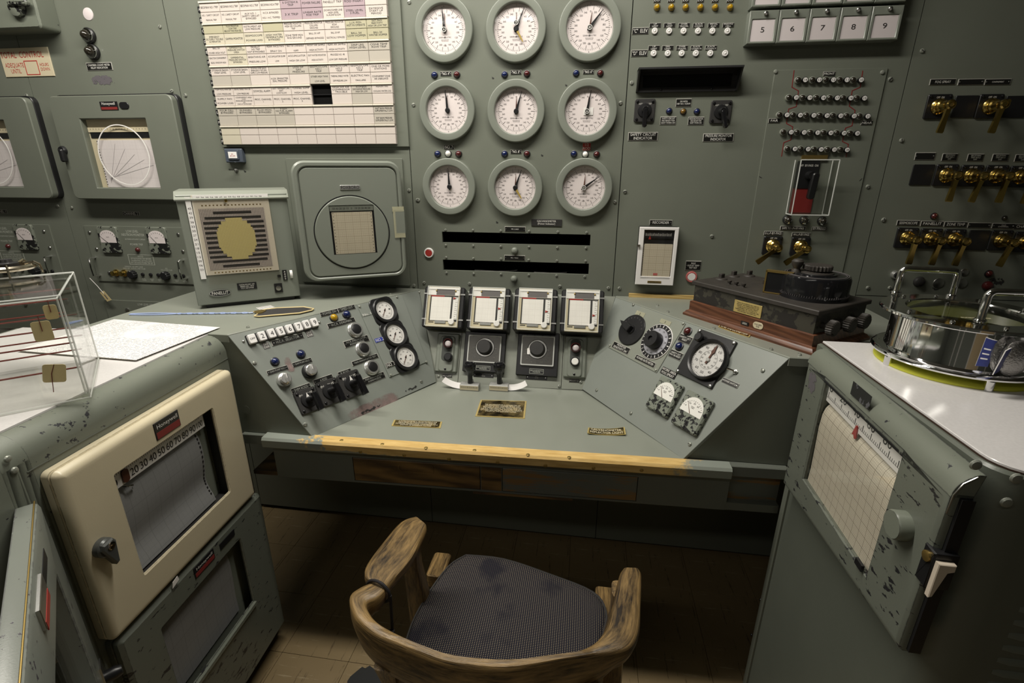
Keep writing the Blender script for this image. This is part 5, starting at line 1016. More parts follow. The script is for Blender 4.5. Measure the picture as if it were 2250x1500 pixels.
# ================================================================== middle slope: four plug-in recorders
def mini_recorder(cor, label, k):
    H0 = .066; MR = Fr(MS.p(0, 0, H0), MS.u, MS.v); c = [MR.px(*q) for q in cor]
    x0, x1, y0, y1 = (c[0][0] + c[3][0]) / 2, (c[1][0] + c[2][0]) / 2, (c[2][1] + c[3][1]) / 2, (c[0][1] + c[1][1]) / 2
    w, h = x1 - x0, y1 - y0; o = thing('plug_in_recorder', label, 'recorder', MR.mat((x0 + x1) / 2, (y0 + y1) / 2), 'four small recorders on the slope')
    cs = part(o, 'case', cached(('mrc', k), lambda: B().slab(0, 0, w, h, -H0 + .001, 0, .008, .004).mesh('case')), MT['black'])
    for s in (-1, 1):
        for t in (.32, -.30): part(cs, 'clip', cached(('mrclip', k), lambda: B().box(-w * .06, w * .06, -.0025, .0025, -.004, .002).mesh('clip')), MT['steel'], (s * w * .445, t * h, 0))
    iw, ih = w * .78, h * .97; cx = -.0 * w
    part(o, 'face_plate', B().slab(cx, 0, iw, ih, 0, .004), MT['cream_plain'])
    part(o, 'head_plate', B().box(-iw * .5, iw * .5, ih * .29, ih * .49, .004, .006), MT['white']); part(o, 'data_plate', B().box(-iw * .24, iw * .34, ih * .30, ih * .44, .006, .0068), MT['ink_grey'])
    part(o, 'dark_well', B().box(-iw * .42, iw * .46, -ih * .36, ih * .28, .004, .0046), MT['black_rough']); part(o, 'red_bar', B().box(-iw * .40, iw * .02, ih * .255, ih * .28, .0046, .0062), MT['red'])
    part(o, 'chart_paper', B().box(-iw * .38, iw * .24, -ih * .345, ih * .25, .0046, .0056), MT['chart_small'])
    sc = part(o, 'scale_strip', B().box(iw * .30, iw * .45, -ih * .31, ih * .25, .0046, .0066), MT['white']); b = B()
    for t in range(11): b.box(iw * .37, iw * (.41 if t % 2 else .44), -ih * .29 + t * ih * .052, -ih * .29 + t * ih * .052 + .0008, .0066, .0069)
    part(sc, 'scale_marks', b, MT['ink']); part(o, 'red_pointer', B().prism([(0, -.004), (.010, 0), (0, .004)], .007, .0085), MT['red'], (iw * .31, ih * (.22, .0, -.04, -.10)[k], 0))
    part(o, 'dial_knob', B().lathe([(.0105, .004), (.0105, .010), (.009, .0115)], 20, iw * .30, -ih * .37), MT['white_gloss']); part(o, 'label_holder', B().slab(-iw * .05, -ih * .385, iw * .34, ih * .055, .004, .007), MT['steel']); part(o, 'slit', B().box(-iw * .42, -iw * .26, -ih * .40, -ih * .38, .004, .0045), MT['black'])
    for t in (-.2, .3): part(o, 'screw', screw_mesh(.003), MT['brass_dull'], (iw * t * 1.2, ih * .40, .006))
    t = .0018; D = .017; cv = B(); cv.box(-iw / 2, iw / 2, -ih / 2, ih / 2, D - t, D); cv.box(-iw / 2, iw / 2, ih / 2 - t, ih / 2, .001, D - t); cv.box(-iw / 2, iw / 2, -ih / 2, -ih / 2 + t, .001, D - t); cv.box(-iw / 2, -iw / 2 + t, -ih / 2 + t, ih / 2 - t, .001, D - t); cv.box(iw / 2 - t, iw / 2, -ih / 2 + t, ih / 2 - t, .001, D - t)
    cp = part(o, 'clear_cover', cv, MT['acrylic']); part(cp, 'cover_edge', B().frame(rrect(0, 0, iw, ih), rrect(0, 0, iw - .004, ih - .004), D, D + .0006), MT['acrylic_edge'])
M1 = [((934, 629), (1023, 631), (1015.5, 720.6), (925.6, 718.6)), ((1031, 631), (1122, 634), (1115.7, 725), (1024.7, 722.7)), ((1131, 633), (1224, 636), (1222, 729), (1127, 726)), ((1233, 635), (1327, 639), (1326, 732), (1231, 730))]
for k, (c, lb) in enumerate(zip(M1, ('leftmost of four clear-fronted black recorders, red pointer at top', 'second of four clear-fronted black recorders from the left', 'third of four clear-fronted black recorders from the left', 'rightmost of four clear-fronted black recorders'))): mini_recorder(c, lb, k)
# lamp / push-button stations
def station(x0, y0, x1, y1, lampq, btnq, label, white):
    c = MS.px((x0 + x1) / 2, (y0 + y1) / 2); w, h = MS.size((x0 + x1) / 2, (y0 + y1) / 2, x1 - x0, y1 - y0)
    o = thing('lamp_station', label, 'button station', MS.mat(*c)); part(o, 'base', B().slab(0, 0, w, h, 0, .012, .006, .004), MT['bezel_green']); part(o, 'raised_face', B().slab(0, -.004, w * .66, h * .92, .012, .018, .012, .003), MT['bezel_green']); part(o, 'dark_recess', B().slab(0, h * .10, w * .44, h * .62, .018, .0195, .012), MT['grime'])
    a, b_ = MS.px(*lampq, .03); a -= c[0]; b_ -= c[1]
    part(o, 'lamp_ring', B().lathe([(.0165, .019), (.0165, .034), (.0145, .036), (.0135, .030)], 24, a, b_, cap1=False), MT['red_lens']); part(o, 'lamp_lens', B().sphere((a, b_, .024), .0132, half=True, sz=.7), MT['lens_white'])
    a, b_ = MS.px(*btnq, .03); a -= c[0]; b_ -= c[1]
    part(o, 'button_ring', B().lathe([(.0155, .019), (.0155, .028), (.013, .030)], 24, a, b_), MT['black']); part(o, 'button', B().lathe([(.0122, .029), (.0120, .033), (.010, .0345)], 20, a, b_), MT['white_lamp' if white else 'black'])
    part(o, 'screw', screw_mesh(.004), MT['steel'], (0, -h * .42, .018))
station(960, 733, 1008, 818, (984, 754), (984, 784), 'green station with red-ringed lamp and black button', False); station(1239, 739, 1288, 830, (1265, 763.5), (1263.5, 794), 'green station with red-ringed lamp and white button', True)
nameplate(MS, 983, 825, 22, 8, 'NO.1 LAMP', 'tiny black nameplate under the left lamp station'); nameplate(MS, 1262, 836, 24, 8, 'NO.2 LAMP TEST', 'tiny black nameplate under the right lamp station')
def decade(x0, y0, x1, y1, kq, label, spot):
    cxp, cyp = (x0 + x1) / 2, (y0 + y1) / 2; c = MS.px(cxp, cyp); w, h = MS.size(cxp, cyp, x1 - x0, y1 - y0)
    o = thing('range_selector', label, 'switch', MS.mat(*c)); part(o, 'base', B().slab(0, 0, w, h, 0, .016, .002, .002), MT['black'])
    a, b_ = MS.px(kq[0], kq[1], .04); a -= c[0]; b_ -= c[1]
    part(o, 'knob', B().lathe([(.030, .016), (.030, .020), (.0255, .022), (.025, .046), (.022, .049)], 28, a, b_), MT['black_rough']); part(o, 'knob_ring', B().frame(circle(a, b_, .032, 32), circle(a, b_, .027, 32), .019, .023), MT['steel'])
    for t in range(9):
        an = math.radians(160 + t * 27.5); part(o, 'contact', cached('contact', lambda: B().lathe([(.0062, .016), (.0055, .019), (.0035, .0192)], 12).mesh('contact')), MT['black_gloss'], (a + .041 * math.cos(an), b_ - .012 + .036 * math.sin(an), 0))
    if spot: part(o, 'white_pointer', B().slab(a - .030, b_ - .008, .010, .022, .019, .024, .003), MT['white'], rz=.0)
    part(o, 'maker_plate', B().frame(rrect(0, -h * .40, w * .34, h * .11), rrect(0, -h * .40, w * .33, h * .10), .016, .0165), MT['ink_green']); lettering(o, 'LEEDS & NORTHRUP CO.\nPHILADELPHIA', w * .31, h * .08, .0165, MT['ink_green'], 0, -h * .40)
    for t in (-.3, -.1, .1, .3): part(o, 'screw', screw_mesh(.0042), MT['steel'], (w * t * .95, h * .40, .016))
    t = .0018; D = .036; iw, ih = w * .78, h * .66; cy = .01; cv = B(); cv.box(-iw / 2, iw / 2, cy - ih / 2, cy + ih / 2, D - t, D); cv.box(-iw / 2, iw / 2, cy + ih / 2 - t, cy + ih / 2, .0165, D - t); cv.box(-iw / 2, iw / 2, cy - ih / 2, cy - ih / 2 + t, .0165, D - t); cv.box(-iw / 2, -iw / 2 + t, cy - ih / 2, cy + ih / 2, .0165, D - t); cv.box(iw / 2 - t, iw / 2, cy - ih / 2, cy + ih / 2, .0165, D - t)
    D2 = .0235
    cp = part(o, 'clear_guard', B().frame(rrect(0, cy, iw, ih, .003, 9), circle(a, b_, .034, 40, -math.pi * .5), .021, .0228), MT['acrylic_smoke']); part(cp, 'guard_rim', B().frame(rrect(0, cy, iw + .003, ih + .003, .003, 2), rrect(0, cy, iw - .005, ih - .005, .003, 2), .016, .0238), MT['acrylic_edge'])
decade(1021, 731, 1111, 818, (1063.5, 761.5), 'black range selector with big knob behind the left lever', False); decade(1137, 731, 1227, 826, (1180, 765.6), 'black range selector with big knob and white pointer', True)
nameplate(MS, 1062.5, 824, 44, 9, 'NO. 1\nRANGE', 'black nameplate half hidden by the two levers', rivets=1, tw=.3, edge=False); nameplate(MS, 1179, 829, 46, 10, 'NO. 2\nRANGE', 'black nameplate under the right range selector', rivets=1, tw=.3, edge=False)
# two lever handles on the desk
def lever(x, y, topq, label, sgn, lab2):
    a, b_ = DT.px(x, y + 8); o = thing('lever_handle', label, 'lever', DT.mat(a, b_))
    part(o, 'block', B().slab(0, 0, .066, .030, 0, .022, .001, .0015), MT['cast_grey']); f = part(o, 'scale_face', B().box(-.032, .032, -.0158, -.0150, .004, .019), MT['cream_plain']); b = B()
    for t in range(17): b.box(-.028 + t * .0035, -.0276 + t * .0035 + .0005, -.0162, -.0158, .012, .017)
    part(f, 'scale_marks', b, MT['ink']); part(o, 'pivot', B().tube([(-.010, .010, .022), (-.010, .006, .034), (.010, .006, .034), (.010, .010, .022)], .0018, 6), MT['steel'])
    part(o, 'stick', B().lathe([(.009, .020), (.0085, .045), (.011, .060), (.016, .070), (.020, .080), (.021, .090), (.017, .097), (.008, .100)], 18, 0, .004), MT['black_gloss'])
    # curved paper scale beside the block
    s = B(); prev = []
    for t in range(9):
        an = t / 8 * .75; R = .095; px_, pz = sgn * (.033 + R * math.sin(an)), .003 + R * (1 - math.cos(an)) * .9
        d = Vector((sgn * math.cos(an), math.sin(an) * .9)); nn = Vector((-d.y, d.x)) * .0105 * (1 if sgn > 0 else -1)
        prev.append([(px_, -.004, pz), (px_ + nn.x * 1.5, .010, pz + abs(nn.y) * 1.5), (px_ + nn.x * 1.5, .0094, pz + abs(nn.y) * 1.5), (px_, -.0046, pz)])
    s.rings(prev)
    thing('curved_scale', lab2, 'scale', DT.mat(a, b_ - .002), 'curved scales by the levers', s, MT['white_gloss'])
lever(1033, 847, 0, 'black knobbed lever on a steel block, left of two', -1, 'curved white scale strip left of the left lever'); lever(1097, 848, 0, 'black knobbed lever on a steel block, right of two', 1, 'curved white scale strip right of the right lever')
# ================================================================== loose engraved plates on the desk
def loose(cor, text, label, bend=0, mt='brass_plate', fr=DT, ink='black', lift=0):
    c = [fr.px(*q) for q in cor]; cx_, cy_ = sum(q[0] for q in c) / 4, sum(q[1] for q in c) / 4
    o = thing('engraved_plate', label, 'plate', fr.mat(cx_, cy_), 'loose brass plates on the desk')
    pl = [(q[0] - cx_, q[1] - cy_) for q in c]; pl = [pl[3], pl[2], pl[1], pl[0]]
    w = (Vector(pl[1]) - Vector(pl[0])).length; h = (Vector(pl[3]) - Vector(pl[0])).length; an = math.atan2(pl[1][1] - pl[0][1], pl[1][0] - pl[0][0])
    n = 10; rs = []
    for t in range(n + 1):
        u = t / n; z = bend * (2 * u - 1) ** 2
        p0 = Vector(pl[0]).lerp(Vector(pl[1]), u); p1 = Vector(pl[3]).lerp(Vector(pl[2]), u)
        rs.append([(p0.x, p0.y, z), (p1.x, p1.y, z), (p1.x, p1.y, z + .0016), (p0.x, p0.y, z + .0016)])
    part(o, 'plate', B().rings(rs), MT['brass_plate'])
    i0 = [Vector(q) * .93 for q in pl]; rs = []
    for t in range(n + 1):
        u = t / n; z = bend * (.93 * (2 * u - 1)) ** 2 + .0014; p0 = i0[0].lerp(i0[1], u); p1 = i0[3].lerp(i0[2], u); rs.append([(p0.x, p0.y, z), (p1.x, p1.y, z), (p1.x, p1.y, z + .0005), (p0.x, p0.y, z + .0005)])
    part(o, 'engraved_field', B().rings(rs), MT['engraved'])
    tb = add_text(B(), text, w * .86, h * .80, 0, 0, .0023, an); tb.v = [(x, y, z + bend * (2 * (x * math.cos(an) + y * math.sin(an)) / w) ** 2) for x, y, z in tb.v]
    part(o, 'lettering', tb.mesh('lettering', 0), MT['gold_ink'])
m, nt, p, tc = base('engraved', .25, 1); nt.links.new(mixc(nt, ramp(nt, noise(nt, tc.outputs['Object'], 38, 4), .42, .56), (.13, .095, .04), (.62, .46, .18)), p.inputs['Base Color'])
mat('gold_ink', (.80, .72, .50), .45)
loose(((1056, 879), (1157, 881.6), (1153, 920), (1044, 914.7)), 'THE GALVANOMETER IS CONNECTED TO\nAN IONIZATION CHAMBER BELOW THE\nREACTOR. A LIGHT BEAM REFLECTED FROM\nTHE MIRROR SHOWS THE POWER LEVEL OF\nTHE PILE. THE OPERATOR WATCHED THE SPOT\nOF LIGHT AND MOVED THE RODS TO HOLD IT\nSTEADY AT THE REQUIRED POWER.', 'large brass plate with seven engraved lines near the levers')
loose(((866, 922.7), (971.7, 927), (968, 941), (860, 936)), 'A POTENTIOMETER IS AN INSTRUMENT FOR\nMEASURING AN UNKNOWN VOLTAGE OR\nPOTENTIAL DIFFERENCE BY COMPARISON TO A\nKNOWN OR REFERENCE VOLTAGE.', 'narrow brass plate at left on the desk top')
loose(((1292, 943), (1372, 942), (1375, 958), (1290, 955)), 'GALVANOMETER\nREFLECTOR LIGHT', 'small bent brass plate at right on the desk top', .005)
loose(((1581, 714), (1650, 736), (1646, 742), (1578, 719)), 'GALVANOMETER', 'thin brass strip lying on the right ledge before the wooden box', .001, fr=LG)
# ================================================================== right wing instruments
kp = [RW.px(*q) for q in ((1410, 674), (1507, 711), (1443, 819), (1337, 763))]
RP = Fr(RW.p(0, 0, .0012), RW.u, RW.v)
o = thing('dial_panel', 'pale grey sub-plate carrying two round control dials', 'panel', RW.mat(0, 0, hL), None, B().prism([kp[3], kp[2], kp[1], kp[0]], 0, .0024, .0006), MT['paint_console'])
for q in ((1502, 711), (1442, 813), (1341, 759)): a, bq = RW.px(*q); part(o, 'screw', screw_mesh(.0045), MT['screw'], (a, bq, .0024))
def dial(x, y, r, label, style):
    R = sum(RP.size(x, y, r, r)) / 2; o = thing('control_dial', label, 'dial', RP.at(x, y)); b = B()
    if style == 'pointer':
        part(o, 'disc', B().lathe([(R, 0), (R, .004), (R * .97, .0055)], 40), MT['black']); part(o, 'pointer_knob', B().prism([(-.011, -R * .15), (.011, -R * .15), (.011, R * .35), (0, R * .92), (-.011, R * .35)], .008, .026, .002).lathe([(.016, .005), (.014, .010)], 20), MT['black'], rz=1.3)
        for t in range(9): a = math.radians(20 + t * 17); add_text(b, str(t), .005, .005, R * .8 * math.cos(a), R * .8 * math.sin(a), .0058)
        part(o, 'numerals', b.mesh('numerals', 0), MT['ink_grey'])
    else:
        part(o, 'outer_ring', B().lathe([(R, 0), (R, .003), (R * .98, .0038)], 48), MT['white']); part(o, 'black_ring', B().frame(circle(0, 0, R * .97, 48), circle(0, 0, R * .76, 48), .003, .0045), MT['black']); part(o, 'dial_plate', B().lathe([(R * .76, .003), (R * .75, .006)], 40), MT['dial_metal'])
        for t in range(24):
            a = t * math.tau / 24; c, s = math.cos(a), math.sin(a); r0, r1, w = R * .80, R * .94, .0012 if t % 2 == 0 else .0006; b.add([(c * r0 - s * w, s * r0 + c * w, .0048), (c * r0 + s * w, s * r0 - c * w, .0048), (c * r1 + s * w, s * r1 - c * w, .0048), (c * r1 - s * w, s * r1 + c * w, .0048)], [(0, 1, 2, 3)])
        part(o, 'ring_marks', b.mesh('ring_marks', 0), MT['white']); b2 = B()
        for t in range(11): a = math.radians(100 - t * 30); add_text(b2, str(t * 10), R * .13, R * .09, R * .65 * math.cos(a), R * .65 * math.sin(a), .0064)
        part(o, 'numerals', b2.mesh('numerals', 0), MT['ink']); part(o, 'knob', B().lathe([(R * .48, .006), (R * .46, .030), (R * .42, .033), (.008, .033), (.007, .027)], 32), MT['black'])
    return o
mat('dial_metal', (.42, .42, .46), .35, .3)
dial(1389, 725, 30, 'black control dial with a long pointer knob', 'pointer'); dial(1443, 751, 36, 'white-ringed control dial with large black knob', 'ring')
nameplate(RP, 1407, 690, 20, 11, 'I', 'yellowed clear label above the black dial', face='tape_clear', edge=False, ink='ink', name='clear_label', cat='label', thh=.5); nameplate(RP, 1462.5, 708, 24, 10, 'I', 'yellowed clear label above the white-ringed dial', face='tape_clear', edge=False, ink='ink', name='clear_label', cat='label', thh=.5)
nameplate(RP, 1365, 764, 40, 15, 'MONITOR\nSENSITIVITY SW.', 'black nameplate MONITOR SENSITIVITY under the black dial', rivets=1, tw=.95); nameplate(RP, 1418, 793, 48, 11, 'POWER RATE METER', 'black nameplate POWER RATE METER', rivets=1, tw=.95, thh=.55)
lamp(RW, 1512, 728.5, 8, 'red_lens', 'dark red dome lamp above the SAFETY CKT RESET plate', h0=hL); nameplate(RW, 1506, 745, 29, 18, 'SAFETY CKT.\nRESET', 'black nameplate SAFETY CKT RESET', h0=hL, thh=.5); lamp(RW, 1493.5, 761, 8, 'blue_lens', 'bright blue dome lamp between two safety circuit plates', h0=hL); nameplate(RW, 1485.5, 779.5, 29, 18, 'SAFETY CKT.\nMAY BE RESET', 'black nameplate SAFETY CKT MAY BE RESET', h0=hL, thh=.5)
nameplate(RW, 1469.5, 819, 35, 16, 'WORK AREA\nFOG SPRAY', 'black label WORK AREA FOG SPRAY', h0=hL, ink='plate_white', edge=False, thh=.85, tw=.95)
gq = [RW.px(*q) for q in ((1539, 723), (1623, 753), (1562, 856), (1485.5, 816))]
gw_ = ((Vector(gq[1]) - Vector(gq[0])).length + (Vector(gq[2]) - Vector(gq[3])).length) / 2; gh_ = ((Vector(gq[3]) - Vector(gq[0])).length + (Vector(gq[2]) - Vector(gq[1])).length) / 2
gx, gy = sum(q[0] for q in gq) / 4, sum(q[1] for q in gq) / 4
o = thing('meter_on_black_plate', 'round dial meter on a square black plate', 'gauge', RW.mat(gx, gy, hL)); part(o, 'plate', B().slab(0, 0, gw_, gh_, 0, .006, .003, .001), MT['black'])
mx, my = RW.px(1551, 787, .02); mx -= gx; my -= gy; R = .058
part(o, 'bezel', B().lathe([(R, .006), (R, .018), (R * .95, .022), (R * .88, .020), (R * .87, .008)], 44, mx, my, cap1=False), MT['black']); part(o, 'dial_face', B().lathe([(R * .88, .006), (R * .875, .0085)], 40, mx, my), MT['dial_metal2'] if 'dial_metal2' in MT else mat('dial_metal2', (.56, .55, .53), .4, .2)); b = B()
for t in range(60):
    a = t * math.tau / 60; c, s = math.cos(a), math.sin(a); r0, r1, w = R * (.76 if t % 6 == 0 else .80), R * .85, .0005; b.add([(mx + c * r0 - s * w, my + s * r0 + c * w, .0089), (mx + c * r0 + s * w, my + s * r0 - c * w, .0089), (mx + c * r1 + s * w, my + s * r1 - c * w, .0089), (mx + c * r1 - s * w, my + s * r1 + c * w, .0089)], [(0, 1, 2, 3)])
for t in range(10): a = math.radians(90 - t * 36); add_text(b, str(t * 10), R * .18, R * .12, mx + R * .64 * math.cos(a), my + R * .64 * math.sin(a), .0089)
b.frame(circle(mx, my, R * .46, 32), circle(mx, my, R * .45, 32), .0088, .0089)
for t in range(12): a = math.radians(90 - t * 30); add_text(b, str(t * 5), R * .12, R * .07, mx + R * .37 * math.cos(a), my + R * .37 * math.sin(a), .0089)
part(o, 'scale_marks', b.mesh('scale_marks', 0), MT['ink']); part(o, 'needle', B().prism([(-.003, -.012), (.003, -.012), (.002, .018), (.0055, .024), (.0006, .046), (-.0006, .046), (-.0055, .024), (-.002, .018)], .011, .012), MT['pointer_brown'], (mx, my, 0), rz=-.12); part(o, 'pivot', B().lathe([(.006, .010), (.005, .014)], 16, mx, my), MT['steel']); part(o, 'glass', B().lathe([(R * .88, .0175), (R * .87, .018)], 36, mx, my), MT['glass'])
kx, ky = RW.px(1537, 741, .02); part(o, 'corner_knob', B().lathe([(.006, .006), (.006, .014), (.013, .018), (.0135, .027), (.010, .031)], 20, kx - gx, ky - gy), MT['black'])
for sx in (-1, 1):
    for sy in (-1, 1): part(o, 'screw', screw_mesh(.0052), MT['steel'], (sx * gw_ * .45, sy * gh_ * .46, .006))
def edge_meter(cor, label, needle):
    c = [RW.px(*q) for q in cor]; w = ((Vector(c[1]) - Vector(c[0])).length + (Vector(c[2]) - Vector(c[3])).length) / 2; h = ((Vector(c[3]) - Vector(c[0])).length + (Vector(c[2]) - Vector(c[1])).length) / 2; cx_, cy_ = sum(q[0] for q in c) / 4, sum(q[1] for q in c) / 4
    o = thing('panel_meter', label, 'gauge', RW.mat(cx_, cy_, hL), 'flaking square meters'); part(o, 'case', B().slab(0, 0, w, h, 0, .014, .007, .004), MT['paint_flaked2'])
    arc = [(w * .40 * math.cos(math.radians(a)), -.02 * h + h * .42 * math.sin(math.radians(a)) ** .85) for a in range(0, 181, 12)]
    part(o, 'meter_face', B().prism([(-w * .40, -h * .06), (w * .40, -h * .06)] + arc, .0138, .0148), MT['white_lamp']); b = B()
    for t in range(13):
        a = math.radians(155 - t * 10.8); cc, s = math.cos(a), math.sin(a); r0, r1, ww = w * (.36 if t % 3 else .34), w * .39, .0005; oy = -h * .03; b.add([(cc * r0 - s * ww, s * r0 + cc * ww + oy, .0152), (cc * r0 + s * ww, s * r0 - cc * ww + oy, .0152), (cc * r1 + s * ww, s * r1 - cc * ww + oy, .0152), (cc * r1 - s * ww, s * r1 + cc * ww + oy, .0152)], [(0, 1, 2, 3)])
    for t in range(5): a = math.radians(150 - t * 30); add_text(b, str(t * 10), .007, .004, w * .30 * math.cos(a), -h * .03 + w * .30 * math.sin(a), .0152)
    add_text(b, 'MICRO\nAMPS', .012, .006, 0, h * .12, .0152); part(o, 'scale_marks', b.mesh('scale_marks', 0), MT['ink']); part(o, 'needle', B().prism([(-.0008, 0), (.0008, 0), (.0003, w * .40), (-.0003, w * .40)], .0155, .016), MT['pointer_brown'], (0, -h * .05, 0), rz=math.radians(needle))
    part(o, 'centre_rib', B().box(-w * .06, w * .06, -h * .47, -h * .08, .0135, .0155), MT['paint_flaked2'])
chipped('paint_flaked2', (.20, .22, .18), chip=(.012, .012, .013), thr=.525, scale=80, rough=.35)
edge_meter(((1458, 828), (1508, 849), (1467, 921), (1421, 892)), 'upper flaking square meter under the FOG SPRAY label', 38); edge_meter(((1517, 856), (1574, 887), (1530, 960), (1477, 928)), 'lower flaking square meter nearest the desk front', 38)
toggle(RW, 1617, 817, 'steel toggle switch above the POWER SWITCH plate', hL, .3, .85); nameplate(RW, 1605, 841, 38, 11, 'POWER SWITCH', 'small nameplate POWER SWITCH at right of the wing', h0=hL, rivets=1, thh=.6, tw=.95)
# ================================================================== left recorder cabinet
LC = Fr((-.957, -.592, 0), (-.045, 1, 0), (0, 0, 1))
def profile_body(fr, a0, a1, top, depth, r, seg=7):
    """cabinet body: rounded front top edge, extruded along the front"""
    pr = [(0, .03), (0, top - r)] + [(-r + r * math.cos(t), top - r + r * math.sin(t)) for t in [math.pi / 2 * k / seg for k in range(1, seg + 1)]] + [(-depth, top), (-depth, .03)]
    return B().rings([[(a, b, h) for h, b in pr] for a in (a0, a1)])
cabL = thing('recorder_cabinet', 'grey-green recorder cabinet at left with cream upper door', 'cabinet', LC.mat(-.28, 0, -.3)); cL = cabL.matrix_world.inverted() @ LC.mat(0, 0)
def lp(name, b, mt, parent=None, **k): return part(cabL, name, b, MT[mt], M=cL, **k) if parent is None else part(parent, name, b, MT[mt], **k)
lp('body', profile_body(LC, -.560, -.003, 1.066, .62, .045), 'paint_edge')
lp('body', profile_body(LC, -1.20, -.5625, 1.066, .62, .045), 'paint_edge')
lp('seam_strip', profile_body(LC, -.585, -.540, 1.0675, .1, .046), 'paint_worn')
lp('plinth', B().box(-1.20, -.003, 0, .03, -.6, -.02), 'paint_dark')
m, nt, p, tc = base('laminate', .22); v = tc.outputs['Object']
nt.links.new(mixc(nt, noise(nt, v, 220, 3), (.60, .58, .57), (.72, .70, .69)), p.inputs['Base Color'])
lp('laminate_top', B().box(-1.20, -.004, 1.066, 1.0695, -.60, -.044), 'laminate')
for q in ((15, 1008), (30, 1033)): a, b_ = LC.px(*q, 0); part(cabL, 'screw', screw_mesh(.006), MT['screw'], M=cL @ Matrix.Translation((a, b_, .001)))
def rdoor(a0, a1, b0, b1, win, layers, r=.012):
    """door ring around a window; layers = [(inset, h), ...] for the outer edge"""
    oo = lambda d: rrect((a0 + a1) / 2, (b0 + b1) / 2, a1 - a0 - 2 * d, b1 - b0 - 2 * d, max(r - d, .002), 4); i = rrect((win[0] + win[1]) / 2, (win[2] + win[3]) / 2, win[1] - win[0], win[3] - win[2], .003, 4)
    rs = [(oo(d), h) for d, h in layers] + [(inset(i, -.003), layers[-1][1]), (i, layers[-1][1] - .0025), (i, layers[-1][1] - .006), (inset(i, -.012), layers[-1][1] - .008)]
    return B().rings([[(x, y, z) for x, y in p] for p, z in rs], cap0=False, cap1=False)
def drum_paper(a0, a1, prof, th=.0008):
    """sheet hanging over a roller: prof = [(b, h)]"""
    n = len(prof); vs = []; fs = []
    for a in (a0, a1): vs += [(a, b, h) for b, h in prof]
    for k in range(n - 1): fs.append((k, k + 1, n + k + 1, n + k))
    return B().add(vs, fs)
win = (-.436, -.145, .672, .920)
dr = lp('upper_door', rdoor(-.535, -.045, .592, .988, win, [(0, .001), (0, .015), (.003, .0165), (.003, .019), (0, .0205), (.001, .028), (.006, .034), (.011, .0364), (.014, .037), (.020, .037)]), 'cream', label='cream enamelled upper door')
lp('interior', B().box(win[0] - .02, win[1] + .02, win[2] - .02, win[3] + .02, -.10, -.095), 'void')
b = B().frame(rrect((win[0] + win[1]) / 2, (win[2] + win[3]) / 2, win[1] - win[0] + .034, win[3] - win[2] + .034), rrect((win[0] + win[1]) / 2, (win[2] + win[3]) / 2, win[1] - win[0] + .018, win[3] - win[2] + .018), -.09, .030); lp('interior_wall', b, 'black_rough')
prof = [(.888, -.035), (.886, -.022), (.878, -.008), (.866, .002), (.850, .0075), (.830, .010), (.805, .0105), (.780, .008), (.755, .004), (.735, .000), (.72, .001), (.70, .006), (.685, .012), (.668, .016)]
lp('chart_paper', drum_paper(win[0] + .002, win[1] - .030, prof), 'chart_grey')
for s, cnt in ((win[0] + .006, 18), (win[1] - .036, 18)):
    b = B()
    for k in range(cnt):
        t = (k + .5) / cnt * (len(prof) - 4) + 2; i = int(t); f = t - i; bb_, hh_ = prof[i][0] + (prof[i + 1][0] - prof[i][0]) * f, prof[i][1] + (prof[i + 1][1] - prof[i][1]) * f
        b.box(s - .0018, s + .0018, bb_ - .003, bb_ + .003, hh_ - .0005, hh_ + .0012)
    lp('feed_holes', b, 'ink')
sc_ = lp('scale_strip', B().box(win[0] - .002, win[1] - .012, .876, .917, .013, .016), 'white'); b = B()
for k in range(51): x = win[0] + .012 + k * (win[1] - win[0] - .040) / 50; b.box(x - .0004, x + .0004, .904, .914 if k % 5 == 0 else .909, .016, .0163)
for k in range(11):
    if k != 1: add_text(b, str(k * 10), .0200, .0170, win[0] + .012 + k * (win[1] - win[0] - .040) / 10, .8900, .0165)
part(sc_, 'numerals', b.mesh('numerals', 0), MT['ink']); lp('pointer', B().prism(rrect(0, 0, .016, .030, .007, 4), .0165, .0195), 'pointer_brown').location = (cL @ Vector((-.398, .893, 0)))[:]
lp('pen_arm', B().tube([(-.405, .872, .012), (-.398, .868, .020), (-.388, .862, .018), (-.384, .852, .012)], .0024, 6), 'chrome')
q = LC.px(368, 933, .038); bg = part(cabL, 'maker_plate', B().slab(0, 0, .072, .040, 0, .002, 0, .0006), MT['black'], M=cL @ Matrix.Translation((q[0], q[1], .0368))); part(bg, 'red_band', B().box(-.034, .034, -.018, -.003, .002, .0024), MT['band_red']); lettering(bg, 'Honeywell', .060, .013, .0028, MT['ink_white'], 0, .008)
q = LC.px(232, 1208, .045); lt = part(cabL, 'door_latch', B().lathe([(.019, 0), (.019, .012), (.016, .016)], 24), MT['grey_latch'] if 'grey_latch' in MT else mat('grey_latch', (.10, .105, .10), .35, .4), M=cL @ Matrix.Translation((q[0], q[1] + .006, .036))); part(lt, 'latch_lever', B().prism([(-.016, .004), (-.012, .014), (.010, .016), (.016, .006), (.012, -.040), (.004, -.043)], .008, .022, .003), MT['grey_latch']); part(lt, 'lock_barrel', B().lathe([(.008, .016), (.008, .0235), (.006, .024)], 16, .002, .004), MT['chrome'])
q = LC.px(379, 1279, .03); part(cabL, 'torn_tab', B().prism([(-.010, -.008), (.012, -.002), (.010, .010), (-.006, .006)], .036, .037), MT['white'], M=cL @ Matrix.Translation((q[0], q[1], .0)))
w2 = (-.432, -.142, .285, .512)
